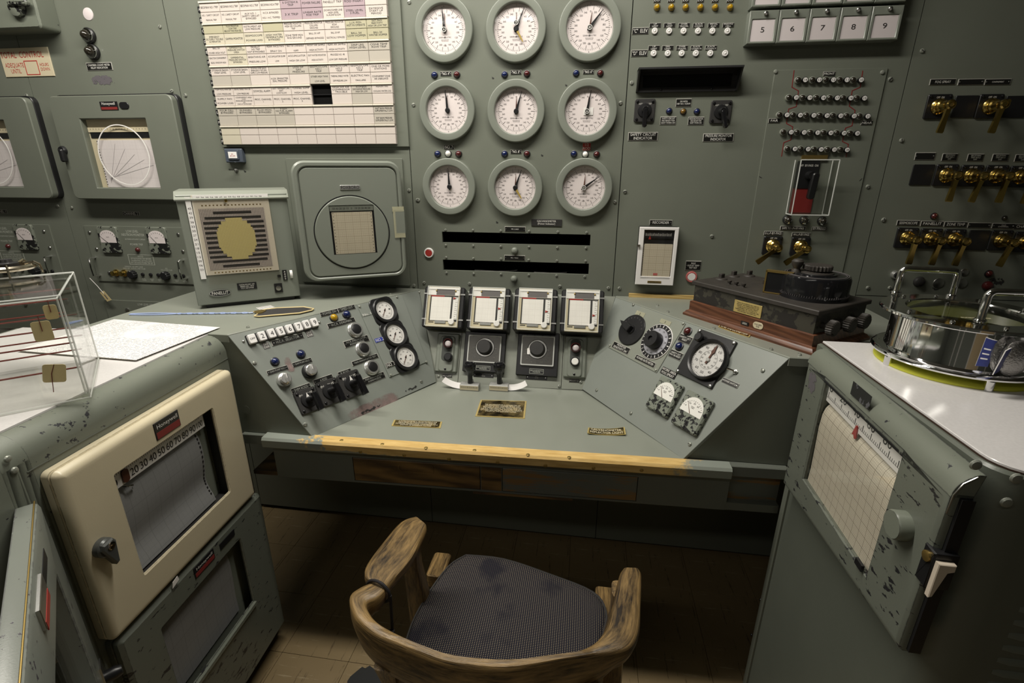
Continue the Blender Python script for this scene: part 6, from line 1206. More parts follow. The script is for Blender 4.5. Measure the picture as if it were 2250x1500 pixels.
lp('lower_door', rdoor(-.528, -.020, .072, .582, w2, [(0, .001), (0, .012), (.003, .0135), (.003, .016), (0, .0175), (.002, .026), (.010, .033), (.015, .033)]), 'paint_scratched', label='scratched grey-green lower door')
lp('interior', B().box(w2[0] - .02, w2[1] + .02, w2[2] - .02, w2[3] + .02, -.09, -.085), 'void')
lp('chart_paper', drum_paper(w2[0] + .004, w2[1] - .028, [(.508, -.03), (.505, -.012), (.495, -.002), (.475, .006), (.45, .009), (.40, .007), (.33, .003), (.28, .004)]), 'chart_grey')
q = LC.px(450, 1237, .035); bg = part(cabL, 'maker_plate', B().slab(0, 0, .072, .030, 0, .002), MT['black'], M=cL @ Matrix.Translation((q[0], q[1], .033))); part(bg, 'red_band', B().box(-.034, .034, -.013, -.002, .002, .0024), MT['band_red']); lettering(bg, 'Honeywell', .058, .010, .0028, MT['ink_white'], 0, .006)
q = LC.px(500, 1185, .035); part(cabL, 'data_plate', B().slab(0, 0, .060, .018, 0, .002), MT['black'], M=cL @ Matrix.Translation((q[0], q[1], .033))); lp('sill', B().box(w2[0] - .004, w2[1] + .004, w2[2] - .012, w2[2] - .002, .030, .040), 'paint_worn')
lp('lower_crease', B().box(-.55, -.004, 1.000, 1.002, -.0005, .0012), 'paint_dark')
# swung-open recorder door in front of the left cabinet
P = onx(86, 1096, -.915)
OD = Fr((P.x, P.y, 0), (-.751, .66, 0), (0, 0, 1)); zt = P.z; hh = .43
od = thing('open_door', 'chipped grey-green recorder door swung open at bottom left', 'door', OD.mat(-.25, zt - hh, -.02)); iod = od.matrix_world.inverted() @ OD.mat(0, 0)
o_, i_ = rrect(-.25, zt - hh / 2, .50, hh, .012, 4), rrect(-.25, zt - hh / 2 - .02, .34, .26, .003, 4)
part(od, 'door_shell', B().rings([[(x, y, z) for x, y in p_] for p_, z in ((i_, -.030), (o_, -.030), (o_, -.008), (inset(o_, .003), -.003), (inset(o_, .010), 0), (inset(i_, -.002), 0), (i_, -.002), (i_, -.030))], cap0=False, cap1=False), MT['paint_flake_edge'] if 'paint_flake_edge' in MT else chipped('paint_flake_edge', (.185, .20, .175), chip=(.06, .055, .065), thr=.635, scale=40, rough=.3, edge=.004), M=iod)
part(od, 'pane', B().slab(-.25, zt - hh / 2 - .02, .345, .265, -.022, -.019), MT['glass'], M=iod)
part(od, 'edge_strip', B().tube([(-.50, zt + .0005, -.006), (-.004, zt + .0005, -.006)], .0012, 6), MT['brass_dull'], M=iod)
q = OD.px(88, 1322); hd = part(od, 'label_holder', B().slab(0, 0, .085, .034, 0, .005, 0, .001), MT['steel'], M=iod @ Matrix.Translation((q[0], q[1], 0))); part(hd, 'red_insert', B().box(-.038, .038, -.022, -.008, .004, .0055), MT['red'])
q = OD.px(97, 1255); part(od, 'dark_label', B().slab(0, 0, .10, .02, 0, .001), MT['black'], M=iod @ Matrix.Translation((q[0], q[1], 0)))
q = OD.px(222, 1420); kt = part(od, 'strike_plate', B().slab(0, 0, .030, .075, 0, .003), MT['steel'], M=iod @ Matrix.Translation((min(q[0], -.018), q[1], 0.0))); part(kt, 'black_catch', B().lathe([(.012, .003), (.013, .02), (.009, .03)], 16), MT['black'])
# ================================================================== right recorder cabinet
RC = Fr((.512, -.572, 0), (-.02, -1, 0), (0, 0, 1))
cabR = thing('recorder_cabinet', 'grey-green recorder cabinet at right with white laminate top', 'cabinet', Matrix.Translation((1.0, -.83, 0))); cR = cabR.matrix_world.inverted()
TZ = 1.118
def plan(x0, inset_=0):
    p_ = [(1.60, -.574 - inset_), (x0 + inset_, -.574 - inset_)]; yn = -1.105 + inset_; xn = x0 + .012 + inset_; r = .05
    for k in range(7): t = math.pi + math.pi / 2 * k / 6; p_.append((xn + r + r * math.cos(t), yn + r + r * math.sin(t)))
    return p_ + [(1.60, yn)]
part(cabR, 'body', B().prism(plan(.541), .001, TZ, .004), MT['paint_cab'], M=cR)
part(cabR, 'laminate_top', B().prism(plan(.547, .003), TZ, TZ + .006, .001), MT['laminate_r'] if 'laminate_r' in MT else MT['laminate'], M=cR)
part(cabR, 'laminate_edge', B().prism(plan(.546, .0022), TZ - .001, TZ + .0022), MT['edge_brown'], M=cR)
dq = [RC.px(*q) for q in ((1785, 755), (2139, 983), (1968, 1418), (1719, 1059))]
a0, a1 = (dq[0][0] + dq[3][0]) / 2, (dq[1][0] + dq[2][0]) / 2
b0r, b0n, bt = dq[3][1], dq[2][1], 1.088
o_ = [(a0, b0r)] + [(a0 + (a1 - a0) * k / 6, b0r + (b0n - b0r) * k / 6) for k in range(1, 6)] + [(a1, b0n), (a1, b0n + .1), (a1, bt - .05), (a1, bt)] + [(a1 - (a1 - a0) * k / 6, bt) for k in range(1, 6)] + [(a0, bt), (a0, bt - .05), (a0, b0r + .1)]
wq = [RC.px(*q) for q in ((1817, 838), (1988, 985), (1905, 1252), (1760, 1055))]
wa0, wa1, wb0, wb1 = (wq[0][0] + wq[3][0]) / 2, (wq[1][0] + wq[2][0]) / 2, (wq[2][1] + wq[3][1]) / 2, (wq[0][1] + wq[1][1]) / 2
i_ = [(wa0, wb0)] + [(wa0 + (wa1 - wa0) * k / 6, wb0) for k in range(1, 6)] + [(wa1, wb0), (wa1, wb0 + .08), (wa1, wb1 - .06), (wa1, wb1)] + [(wa1 - (wa1 - wa0) * k / 6, wb1) for k in range(1, 6)] + [(wa0, wb1), (wa0, wb1 - .06), (wa0, wb0 + .08)]
icR = cR @ RC.mat(0, 0)
D0 = -.026
dr = part(cabR, 'door', B().rings([[(x, y, z) for x, y in p_] for p_, z in ((i_, D0), (o_, D0), (o_, -.006), (inset(o_, .003), -.001), (inset(o_, .008), .001), (inset(o_, .012), .001), (inset(i_, -.003), .001), (i_, -.002), (i_, D0))], cap0=False, cap1=False), MT['paint_scratched'], M=icR)
r = .034
cap = B(); cap.rings([[(a, bt - .004, D0)] + [(a, bt - .004 + .036 * math.sin(t), D0 - .006 + .033 * math.cos(t)) for t in [math.pi / 2 * k / 8 for k in range(9)]] for a in (a0, a0 + (a1 - a0) * .33, a0 + (a1 - a0) * .66, a1)])
part(cabR, 'rounded_head', cap, MT['paint_edge'], M=icR)
part(cabR, 'worn_corner', B().tube([(a1 + .001, bt - .03, .0), (a1 + .001, bt, -.001), (a1 + .001, bt + .018, -.008), (a1 + .001, bt + .030, -.022)], .0012, 6), MT['steel'], M=icR)
part(cabR, 'door_edge', B().box(a1 - .001, a1 + .006, b0n + .004, bt - .004, D0, -.010), MT['black'], M=icR)
part(cabR, 'interior', B().box(wa0 - .004, wa1 + .004, wb0 - .004, wb1 + .004, D0 - .0, D0 + .002), MT['void'], M=icR)
prof = [(wb1 - .055, -.022), (wb1 - .058, -.016), (wb1 - .066, -.011), (wb1 - .08, -.0075), (wb1 - .11, -.006), (wb1 - .16, -.0075), (wb0 + .03, -.009), (wb0, -.008)]
part(cabR, 'chart_paper', drum_paper(wa0 + .004, wa1 - .002, prof), MT['chart_buff'], M=icR)
sc_ = part(cabR, 'scale_strip', B().box(wa0, wa1, wb1 - .050, wb1 - .004, -.014, -.010), MT['white'], M=icR); b = B(); L = wa1 - wa0
for k in range(51): x = wa0 + .006 + k * (L - .006) / 48; w_ = .0009 if k % 5 == 0 else .0005; b.box(x - w_, x + w_, wb1 - .040, wb1 - (.0285 if k % 5 == 0 else .035), -.010, -.0097)
for k in range(5): add_text(b, str(k * 20), .026, .018, wa0 + .012 + k * .054 * L / .285, wb1 - .0165, -.0096)
b.box(wa0, wa1, wb1 - .041, wb1 - .0405, -.010, -.0097); part(sc_, 'numerals', b.mesh('numerals', 0), MT['ink'])
part(cabR, 'pointer', B().prism([(-.009, -.010), (-.003, -.008), (.003, -.014), (.007, -.010), (.002, .012), (-.002, .012)], -.0095, -.007), MT['red'], M=icR @ Matrix.Translation((wa0 + .135, wb1 - .050, 0)))
part(cabR, 'pane', B().box(wa0, wa1, wb0, wb1, -.004, -.0032), MT['glass'], M=icR)
q = RC.px(1893, 868); part(cabR, 'torn_label', B().slab(0, 0, .068, .026, .001, .0016), MT['label_torn'] if 'label_torn' in MT else chipped('label_torn', (.012, .012, .012), chip=(.10, .10, .11), thr=.60, scale=50), M=icR @ Matrix.Translation((q[0], q[1], 0)))
q = RC.px(1785, 840); part(cabR, 'flaked_patch', B().slab(0, 0, .045, .055, .001, .0014, .02), MT['residue'], M=icR @ Matrix.Translation((q[0], q[1], 0)))
q = RC.px(1975, 1153, .01); part(cabR, 'door_knob', B().lathe([(.0225, .001), (.0225, .018), (.021, .0205)], 28), MT['paint_worn'], M=icR @ Matrix.Translation((q[0], q[1], 0)))
q = RC.px(1893, 1240); part(cabR, 'window_catch', B().slab(0, 0, .022, .012, .001, .006), MT['black'], M=icR @ Matrix.Translation((q[0], q[1], 0)))
RS = Fr((.553, -1.105, 0), (1, 0, 0), (0, 0, 1)); iRS = cR @ RS.mat(0, 0)
q = RC.px(2025, 1215); lt = part(cabR, 'door_latch', B().slab(-.006, -.006, .024, .060, D0, .004, .001, .002), MT['black'], M=icR @ Matrix.Translation((a1 + .006, q[1], 0))); MLT = icR @ Matrix.Translation((a1 + .006, q[1], 0)); part(lt, 'lock_barrel', B().lathe([(.008, .004), (.008, .007), (.006, .0075)], 14, -.006, .010), MT['brass_dull'])
LV = Fr((RC.p(a1 + .013, q[1]).x, RC.p(a1 + .013, q[1]).y, q[1]), (1, 0, 0), (0, 0, 1)); part(lt, 'latch_lever', B().prism([(-.002, .014), (.020, .014), (.020, .003), (.012, .0), (.003, -.042), (-.002, -.044)][::-1], 0, .008, .001), MT['latch_ivory'] if 'latch_ivory' in MT else mat('latch_ivory', (.60, .52, .42), .4), M=MLT.inverted() @ cR @ LV.mat(0, 0))
for k in range(11):
    part(cabR, 'louver', cached('louv', lambda: B().rings([[(a, .000, -.002), (a, .011, -.002), (a, .008, .002 * s), (a, .004, .004 * s), (a, 0, .005 * s)] for a, s in ((0, .1), (.014, 1), (.45, 1), (.464, .1))]).mesh('louver')), MT['paint'], M=iRS @ Matrix.Translation((.085, .975 - k * .0245, 0)))
for q in wz([(675, 168), (620, 313), (922, 250), (862, 397)], 1900, 960, .36): part(cabR, 'screw', screw_mesh(.0075), MT['screw'], M=iRS @ Matrix.Translation((*RS.px(*q), 0)))
BF = Fr((.541, -.574, 0), (0, -1, 0), (0, 0, 1)); iBF = cR @ BF.mat(0, 0)
for q in wz([(985, 430), (903, 735), (842, 972), (785, 1195)], 1380, 980, .3468): part(cabR, 'rivet', screw_mesh(.004), MT['screw'], M=iBF @ Matrix.Translation((*BF.px(*q), 0)))
part(cabR, 'corner_strip', B().box(0, .022, .001, .76, 0, .004), MT['paint'], M=iBF)
# ================================================================== things on the ledges and cabinets
# ---- tilted indicator cabinet with punched map
a_, b_ = onz(437, 680, ZU), onz(662, 657, ZU)
PF = Fr((a_.x, a_.y, ZU), (b_.x - a_.x, b_.y - a_.y, 0), (0, 0, 1)); pw = (b_ - a_).length; phh = .347
o = thing('map_indicator', 'grey-green desktop case with yellow core map display', 'instrument', PF.mat(pw / 2, 0, -.09)); io = o.matrix_world.inverted() @ PF.mat(0, 0)
def pp_(name, b, mt, parent=None, **k): return part(o if parent is None else parent, name, b, MT[mt], M=io if parent is None else None, **k)
pp_('case', B().slab(pw / 2, .012 + (phh - .012) / 2, pw, phh - .012, -.17, 0, .002, .002), 'bezel_green')
pp_('foot_base', B().box(.02, pw - .02, .0005, .012, -.15, -.012), 'black')
pp_('lid', B().rings([[(x, phh - .001, -.172), (x, phh + .012, -.172), (x, phh + .010, -.02), (x, phh - .012, .009), (x, phh - .016, .007), (x, phh - .004, -.018)] for x in (-.004, pw + .004)]), 'paint_console')
fq = lambda x, y: PF.px(x, y)
p0, p1, p2, p3 = fq(419, 430), fq(591, 424), fq(613, 612), fq(458, 626)
dx0, dx1, dz0, dz1 = (p0[0] + p3[0]) / 2, (p1[0] + p2[0]) / 2, (p2[1] + p3[1]) / 2, (p0[1] + p1[1]) / 2
pp_('map_backing', B().box(dx0, dx1, dz0 + .03, dz1, .0, .003), 'tile_rim')
mw = dx1 - dx0; mz1, mz0 = dz1 - .040, dz0 + .045; mh = mz1 - mz0; mcx = (dx0 + dx1) / 2 - .002
m, nt, p, tc = base('map_grid', .6)
sx = _n(nt, 'ShaderNodeSeparateXYZ'); nt.links.new(tc.outputs['Object'], sx.inputs[0]); f = math_node(nt, 'MAXIMUM', lines(nt, sx.outputs[0], .0042, .0014), lines(nt, sx.outputs[1], .0042, .0014)); nt.links.new(mixc(nt, f, (.66, .61, .56), (.16, .13, .13)), p.inputs['Base Color'])
m, nt, p, tc = base('map_yellow', .6)
sx = _n(nt, 'ShaderNodeSeparateXYZ'); nt.links.new(tc.outputs['Object'], sx.inputs[0]); f = math_node(nt, 'MAXIMUM', lines(nt, sx.outputs[0], .0042, .001), lines(nt, sx.outputs[1], .0042, .001)); nt.links.new(mixc(nt, math_node(nt, 'MULTIPLY', f, .6), (.66, .58, .26), (.28, .22, .08)), p.inputs['Base Color'])
pp_('map_grid', B().box(mcx - mw * .43, mcx + mw * .43, mz0, mz1, .003, .0036), 'map_grid')
for k in range(12):
    zz = mz1 - mh * (.07 + k * .0795); ins = .30 if k in (0, 11) else .06
    if 2 <= k <= 9:
        for s in (-1, 1): pp_('map_bar', B().box(mcx + s * mw * .24 - mw * .16, mcx + s * mw * .24 + mw * .16, zz - mh * .02, zz + mh * .02, .0036, .0042), 'ink')
    else: pp_('map_bar', B().box(mcx - mw * (.40 - ins * .5), mcx + mw * (.40 - ins * .5), zz - mh * .02, zz + mh * .02, .0036, .0042), 'ink')
b = B(); rx, rz = mw * .245, mh * .345; cz = mz0 + mh * .50; steps = 13; pts_r, pts_l = [], []
for k in range(steps):
    y0 = -rz + 2 * rz * k / steps; y1 = y0 + 2 * rz / steps; ym = (y0 + y1) / 2; xw = round(rx * math.sqrt(max(0, 1 - (ym / rz) ** 2)) / .0042) * .0042 + .002
    pts_r += [(mcx + xw, cz + y0), (mcx + xw, cz + y1)]; pts_l += [(mcx - xw, cz + y0), (mcx - xw, cz + y1)]
pp_('yellow_core', B().prism(pts_r + pts_l[::-1], .0042, .0048), 'map_yellow')
ns = pp_('number_strip', B().box(dx0 - .016, dx0 - .002, dz0 + .02, dz1 - .005, .003, .005), 'white'); b = B()
for k, t in enumerate(('45', '42', '39', '36', '33', '30', '27', '24', '21', '18', '15', '12', '09', '06', '03')): add_text(b, t, .009, .006, dx0 - .009, mz1 + .002 - k * mh / 14.2, .0054)
part(ns, 'numerals', b.mesh('numerals', 0), MT['ink_grey']); ns = pp_('head_strip', B().box(dx0 + .004, dx1, dz1 - .014, dz1, .003, .005), 'white'); b = B()
for k in range(15): add_text(b, str(22 + 4 * k), .008, .006, dx0 + .018 + k * (mw - .04) / 14, dz1 - .008, .0054)
part(ns, 'numerals', b.mesh('numerals', 0), MT['ink_grey']); b = B()
for k in range(17): b.box(mcx - mw * .38 + k * mw * .0475, mcx - mw * .38 + k * mw * .0475 + .004, mz1 + .008, mz1 + .011, .003, .0036); b.box(mcx - mw * .38 + k * mw * .0475, mcx - mw * .38 + k * mw * .0475 + .004, mz0 - .010, mz0 - .007, .003, .0036)
pp_('edge_dashes', b, 'brass_dull')
pp_('clear_sheet', B().box(dx0 + .004, dx1 + .002, dz0, dz1 - .016, .0075, .0085), 'film'); pp_('sheet_screw', B().lathe([(.0045, .008), (.003, .0105)], 12, mcx - .012, mz1 + .022), 'brass')
q = fq(543, 628); dp = pp_('data_plate', B().slab(q[0], q[1], .056, .022, 0, .002), 'black'); lettering(dp, 'CATALOG NO. 520\nSERIAL NO. 120-3\n115 V. 60 CYCLE', .044, .016, .0025, MT['ink_white'], *q)
q = fq(484, 643); dp = pp_('maker_badge', B().prism([(q[0] + .030 * math.cos(t), q[1] + .0105 * math.sin(t)) for t in [math.tau * k / 28 for k in range(28)]], 0, .003, .0008), 'black'); part(dp, 'badge_rim', B().frame([(q[0] + .0305 * math.cos(t), q[1] + .011 * math.sin(t)) for t in [math.tau * k / 28 for k in range(28)]], [(q[0] + .0285 * math.cos(t), q[1] + .0092 * math.sin(t)) for t in [math.tau * k / 28 for k in range(28)]], .002, .0036), MT['steel']); lettering(dp, 'PANELLIT', .046, .011, .0034, MT['plate_white'], *q)
q = fq(612, 632); kp_ = pp_('key_plate', B().slab(q[0], q[1], .024, .030, 0, .003), 'black'); part(kp_, 'lock_barrel', B().lathe([(.008, .003), (.008, .007), (.004, .0075)], 16, *q), MT['steel'])
q = fq(626, 604); kp_ = pp_('counter', B().slab(q[0], q[1], .013, .034, 0, .003), 'black'); lettering(kp_, '4\n4\n0\n5', .006, .028, .0034, MT['ink_white'], *q); q = fq(640, 602); pp_('thumb_wheel', B().lathe([(.014, -.004), (.014, .004)], 20, M=Matrix.Translation((q[0], q[1], -.004)) @ Matrix.Rotation(math.pi / 2, 4, 'Y')), 'white'); q = fq(612, 606); pp_('reset_stub', B().slab(q[0] + .002, q[1], .010, .008, 0, .006), 'black')
# ---- fly swatter
S0, S1 = onz(285, 690, ZU + .003), onz(556, 687, ZU + .003); tip = onz(689, 680, ZU + .004)
o = thing('fly_swatter', 'fly swatter with blue twisted wire handle on the left ledge', 'fly swatter', Matrix.Translation(S1)); d = S0 - S1; dn = d.normalized(); sd = Vector((-dn.y, dn.x, 0))
lp_, n = [], 40; L = d.length; b = B()
for s in (-1, 1):
    pth = []
    for k in range(n + 1):
        t = k / n; w = (.0035 * math.sin(t * 70) if t < .62 else .008 * math.sin((t - .62) / .38 * math.pi * .92) + .001) * s
        pth.append(dn * L * t + sd * w + Vector((0, 0, .0006 * s if t < .62 else 0)))
    b.tube(pth, .0017, 6)
part(o, 'wire_handle', b, MT['blue_wire'])
td = (tip - S1); tl = td.length; tn = td.normalized(); ts = Vector((-tn.y, tn.x, 0))
out = [(0, .005), (.03, .030), (.06, .040), (tl * .80, .036), (tl, .006), (tl * .98, -.010), (tl * .80, -.036), (.03, -.050), (.015, -.042), (.02, -.010)]
def sw(pl, z0, z1): return B().rings([[tuple(tn * x + ts * y + Vector((0, 0, z))) for x, y in pl] for z in (z0, z1)])
part(o, 'blade', sw(out[::-1], -.001, .001), MT['leather']); part(o, 'yellow_border', B().tube([tuple(tn * x + ts * y + Vector((0, 0, .001))) for x, y in out], .0021, 6, True), MT['yellow_edge']); part(o, 'lashing', sw([(.0, .008), (.020, .022), (.036, .010), (.030, -.014), (.018, -.022)][::-1], .001, .0035), MT['brass_dull'])
q = onz(584, 676, ZU); o = thing('striped_card', 'white card with black stripes tucked under the fly swatter', 'card', Matrix.Translation((q.x, q.y, ZU)) @ Matrix.Rotation(-.65, 4, 'Z')); part(o, 'card', B().box(-.022, .022, -.022, .022, 0, .0006), MT['white']); b = B(); [b.box(-.019 + k * .009, -.0165 + k * .009, -.021, .021, .0006, .0009) for k in range(5)]; part(o, 'stripes', b, MT['ink'])
# ---- folded paper
ZP = ZU + .0005
cor = [onz(*q, ZP) for q in ((248, 703), (481, 721), (296, 793), (35, 772))]
m, nt, p, tc = base('printed_paper', .7); v = tc.outputs['Object']
sx = _n(nt, 'ShaderNodeSeparateXYZ'); mpn = _n(nt, 'ShaderNodeMapping'); ang = math.atan2(cor[2].y - cor[1].y, cor[2].x - cor[1].x); mpn.inputs['Rotation'].default_value = (0, 0, -ang); nt.links.new(v, mpn.inputs['Vector']); nt.links.new(mpn.outputs[0], sx.inputs[0])
f = math_node(nt, 'MULTIPLY', math_node(nt, 'MULTIPLY', lines(nt, sx.outputs[0], .0062, .0022), ramp(nt, noise(nt, mpn.outputs[0], 240, 2), .42, .5)), ramp(nt, noise(nt, v, 9, 2), .40, .50)); nt.links.new(mixc(nt, math_node(nt, 'MULTIPLY', f, .75), (.70, .69, .68), (.10, .10, .12)), p.inputs['Base Color'])
cc = sum(cor, Vector()) / 4
o = thing('paper_document', 'folded printed document lying across the left ledge', 'paper', Matrix.Translation((cc.x, cc.y, ZP)))
pl = [(q.x - cc.x, q.y - cc.y) for q in cor][::-1]
for k in range(3):
    s = 1 - .012 * (2 - k); part(o, 'sheet', B().prism([(x * s + .002 * k, y * s) for x, y in pl], .0011 * k, .0011 * k + .0009), MT['printed_paper' if k == 2 else 'paper_cream'] if 'paper_cream' in MT else mat('paper_cream', (.74, .68, .52), .7))
# ---- clear display box on the left cabinet
C0, C1 = onz(200, 875, 1.0695), onz(217, 789, 1.0695)
e1 = (C1 - C0); L1 = e1.length; e1.normalize(); e2 = Vector((-e1.y, e1.x, 0)); 
if e2.x > 0: e2 = -e2
AX = Fr(C0, e2, e1 * 1.0); 
ax_n = Vector((0, 0, 1))
o = thing('display_box', 'clear acrylic display box with red rods on the left cabinet', 'display box', Matrix(((-e2.x, e1.x, 0, C0.x), (-e2.y, e1.y, 0, C0.y), (0, 0, 1, C0.z), (0, 0, 0, 1))))
# local: x = right along the near face (box spans -L2..0), y = away, z = up
L2, H, t = .34, .207, .006
bx = B(); bx.box(-L2, 0, 0, t, .006, H - t); bx.box(-L2, 0, L1 - t, L1, .006, H - t); bx.box(-t, 0, t, L1 - t, .006, H - t); bx.box(-L2, -L2 + t, t, L1 - t, .006, H - t)
part(o, 'wall_panes', bx, MT['acrylic']); part(o, 'lid', B().box(-L2, 0, 0, L1, H - t, H), MT['acrylic']); part(o, 'base_sheet', B().box(-L2 - .004, .004, -.004, L1 + .004, .0005, .006), MT['acrylic'])
b = B()
for q in ([(0, 0, .006), (0, 0, H)], [(0, L1, .006), (0, L1, H)], [(-L2, 0, H), (0, 0, H), (0, L1, H), (-L2, L1, H)], [(-t, t, .01), (-t, t, H - t)], [(-L2, 0, .003), (0, 0, .003), (0, L1, .003)], [(-L2, t, H - t), (-t, t, H - t), (-t, L1 - t, H - t)]): b.tube(q, .0017, 6)
part(o, 'glued_edges', b, MT['acrylic_edge'])
DB = Fr(C0 + e1 * .03, -e2, (0, 0, 1)); DB2 = Fr(C0 + e1 * .12, -e2, (0, 0, 1))
for k, (z, y) in enumerate(((.182, .20), (.172, .14), (.160, .07), (.125, .20), (.112, .14), (.098, .07), (.080, .19), (.066, .13), (.052, .05))):
    rd = thing('red_rod', ('%s thin red rod from the top inside the display box' % ('first second third fourth fifth sixth seventh eighth ninth'.split()[k])), 'rod', o.matrix_world @ Matrix.Translation((-L2 / 2, y, z)), 'red rods in the display box', cached('rrod', lambda: B().tube([(-L2 / 2 + .008, 0, 0), (L2 / 2 - .008, 0, 0)], .0018, 6).mesh('red_rod')), MT['copper_rod'])
for (x, y, z, w, h, a), lb in (((-.045, .045, .135, .028, .038, 0), 'larger upper tan tag hanging in the display box'), ((-.028, .065, .165, .020, .028, 0), 'uppermost small tan tag in the display box'), ((-.045, .030, .054, .034, .036, -.2), 'lowest tan tag near the display box corner')):
    tg = thing('tan_tag', lb, 'tag', o.matrix_world @ Matrix.Translation((x, y, z)) @ Matrix.Rotation(math.pi / 2, 4, 'X') @ Matrix.Rotation(a, 4, 'Z'), 'tan tags in the display box'); part(tg, 'card', B().prism(rrect(0, 0, w, h, .004, 2), 0, .0012), MT['tan_paper']); part(tg, 'wire', B().tube([(0, h / 2, .001), (-.004, 0, .0018), (-.002, -h / 2 - .02, .001)] if h > .03 and a else [(0, h / 2 + .012, .001), (0, 0, .0018)], .0007, 5), MT['copper_rod'])
# ---- nickel fixture on the display box lid
fx = onz(22, 604, C0.z + H); o2 = thing('nickel_fixture', 'nickel ring fixture with clips standing on the display box', 'fixture', Matrix.Translation((fx.x, fx.y, C0.z + H)) @ Matrix.Rotation(.6, 4, 'Z'))
mat('nickel', (.50, .44, .34), .2, 1)
part(o2, 'ring', B().lathe([(.046, .012), (.050, .016), (.050, .020), (.044, .023), (.036, .021), (.036, .014)], 32, cap1=False), MT['nickel']); part(o2, 'plate', B().lathe([(.038, .011), (.036, .015)], 28, cap0=True), MT['nickel']); part(o2, 'boss', B().lathe([(.020, .014), (.020, .026), (.012, .028), (.010, .034)], 20), MT['black'])
for k in range(5): a = k * math.tau / 5; part(o2, 'clip', cached('clip', lambda: B().tube([(.030, 0, .022), (.046, 0, .026), (.054, 0, .020), (.056, 0, .001)], .0022, 6).mesh('clip')), MT['nickel'], rz=a)
# ---- wooden strip along the wall foot
s0, s1 = W.px(1381, 649), W.px(1532, 654); thing('wood_strip', 'yellow wooden strip along the wall foot on the right ledge', 'strip', Matrix.Translation((s0[0], -.003, ZU)), None, B().box(0, s1[0] - s0[0], -.014, 0, 0.0003, .012), MT['wood_strip'])
# ---- antique potentiometer in wooden tray
u_ = Vector((.233, -.307, 0)).normalized(); PBF = Fr((.307, -.208, ZU), u_, Vector((-u_.y, u_.x, 0)))
o = thing('potentiometer', 'old black potentiometer box with large drum dial in mahogany tray', 'instrument', PBF.mat(.2, .12)); io = o.matrix_world.inverted() @ PBF.mat(0, 0)
def q_(name, b, mt, par=None, **k): return part(o if par is None else par, name, b, MT[mt], M=io if par is None else None, **k)
Lx, Ly = .408, .252
pr = [(0, 0), (0, .006), (.004, .010), (.006, .014), (.010, .016), (.012, .018), (.012, .044), (.016, .046)]
rs = [rrect(Lx / 2, Ly / 2, Lx - 2 * i, Ly - 2 * i) for i, z in pr]
q_('wooden_tray', B().rings([[(x, y, z) for x, y in r_] for r_, (i, z) in zip(rs, pr)]), 'mahogany')
mat('bakelite_dusty', (.035, .03, .025), .6, var=.45, vscale=40); chipped('bakelite_worn', (.02, .018, .016), chip=(.05, .047, .035), thr=.50, scale=30, rough=.5)
q_('black_box', B().slab(Lx / 2, Ly / 2, Lx - .036, Ly - .036, .040, .096, .001, .001), 'bakelite_worn'); q_('top_plate', B().slab(Lx / 2, Ly / 2, Lx - .022, Ly - .022, .096, .107, .002, .002), 'bakelite_dusty')
FF = Fr(PBF.p(0, .018), PBF.u, (0, 0, 1))
q = FF.px(1643, 678); bp = part(o, 'brass_plate', B().slab(0, 0, .085, .034, 0, .0016, .002, .0005), MT['brass_plate'], M=o.matrix_world.inverted() @ FF.mat(q[0], q[1], .0005)); lettering(bp, 'THE POTENTIOMETER WAS USED TO\nMEASURE THE TEMPERATURE OF THE\nWATER IN EACH PROCESS TUBE BY\nCOMPARING THE VOLTAGE OF A\nTHERMOCOUPLE TO A STANDARD CELL\nAND READING THE DRUM DIAL', .074, .026, .002, MT['ink'])
FW = Fr(PBF.p(0, .012), PBF.u, (0, 0, 1)); q = FW.px(1637, 710); bp = part(o, 'small_plate', B().slab(0, 0, .024, .010, 0, .0014), MT['black'], M=o.matrix_world.inverted() @ FW.mat(q[0], q[1], .0003)); lettering(bp, 'LEEDS', .014, .005, .0018, MT['ink_white'])
q = FW.px(1666, 715); bp = part(o, 'oval_tag', B().slab(0, 0, .030, .018, 0, .0014, .0085, .0004, 6), MT['cream_plain'], M=o.matrix_world.inverted() @ FW.mat(q[0], q[1], .0003)); lettering(bp, 'U.S.A.-HEW\n0218', .022, .010, .0018, MT['ink'])
TP = Fr(PBF.p(0, 0, .107), PBF.u, PBF.v)
dc = TP.px(1784, 650); R = .082
q_('drum_dial', B().lathe([(R, .107), (R, .116), (R * .985, .117), (R * .985, .158), (R * .95, .165), (R * .60, .167), (R * .59, .170)], 48, *dc), 'black_gloss')
b = B()
for k in range(90): a = k * math.tau / 90; b.box(R * .9, R + .0004, -.0004, .0004, .117, .124 if k % 5 == 0 else .121, Matrix.Translation((dc[0], dc[1], 0)) @ Matrix.Rotation(a, 4, 'Z'))
q_('drum_marks', b, 'ink_grey'); q_('drum_rings', B().frame(circle(*dc, R * .90, 48), circle(*dc, R * .885, 48), .1665, .1675).frame(circle(*dc, R * .84, 48), circle(*dc, R * .825, 48), .1665, .1675), 'ink_grey')
q_('drum_cap', B().prism([(dc[0] + x, dc[1] + y) for x, y in gear(R * .40, .0016, 24, 4)], .178, .190, .002).lathe([(R * .5, .166), (R * .48, .172), (R * .34, .175), (R * .34, .180)], 32, *dc), 'bakelite_dusty')
k_ = TP.px(1749, 606); kx_, ky_ = dc[0] - R * .42, dc[1] - R * .42
q_('crank_knob', B().lathe([(.012, .166), (.011, .172), (.008, .178), (.014, .190), (.0145, .197), (.010, .202), (.003, .203)], 20, kx_, ky_), 'bakelite_dusty')
Mx = Matrix.Translation((dc[0] - R * .72, dc[1] - R * .78, 0)) @ Matrix.Rotation(.35, 4, 'Z')
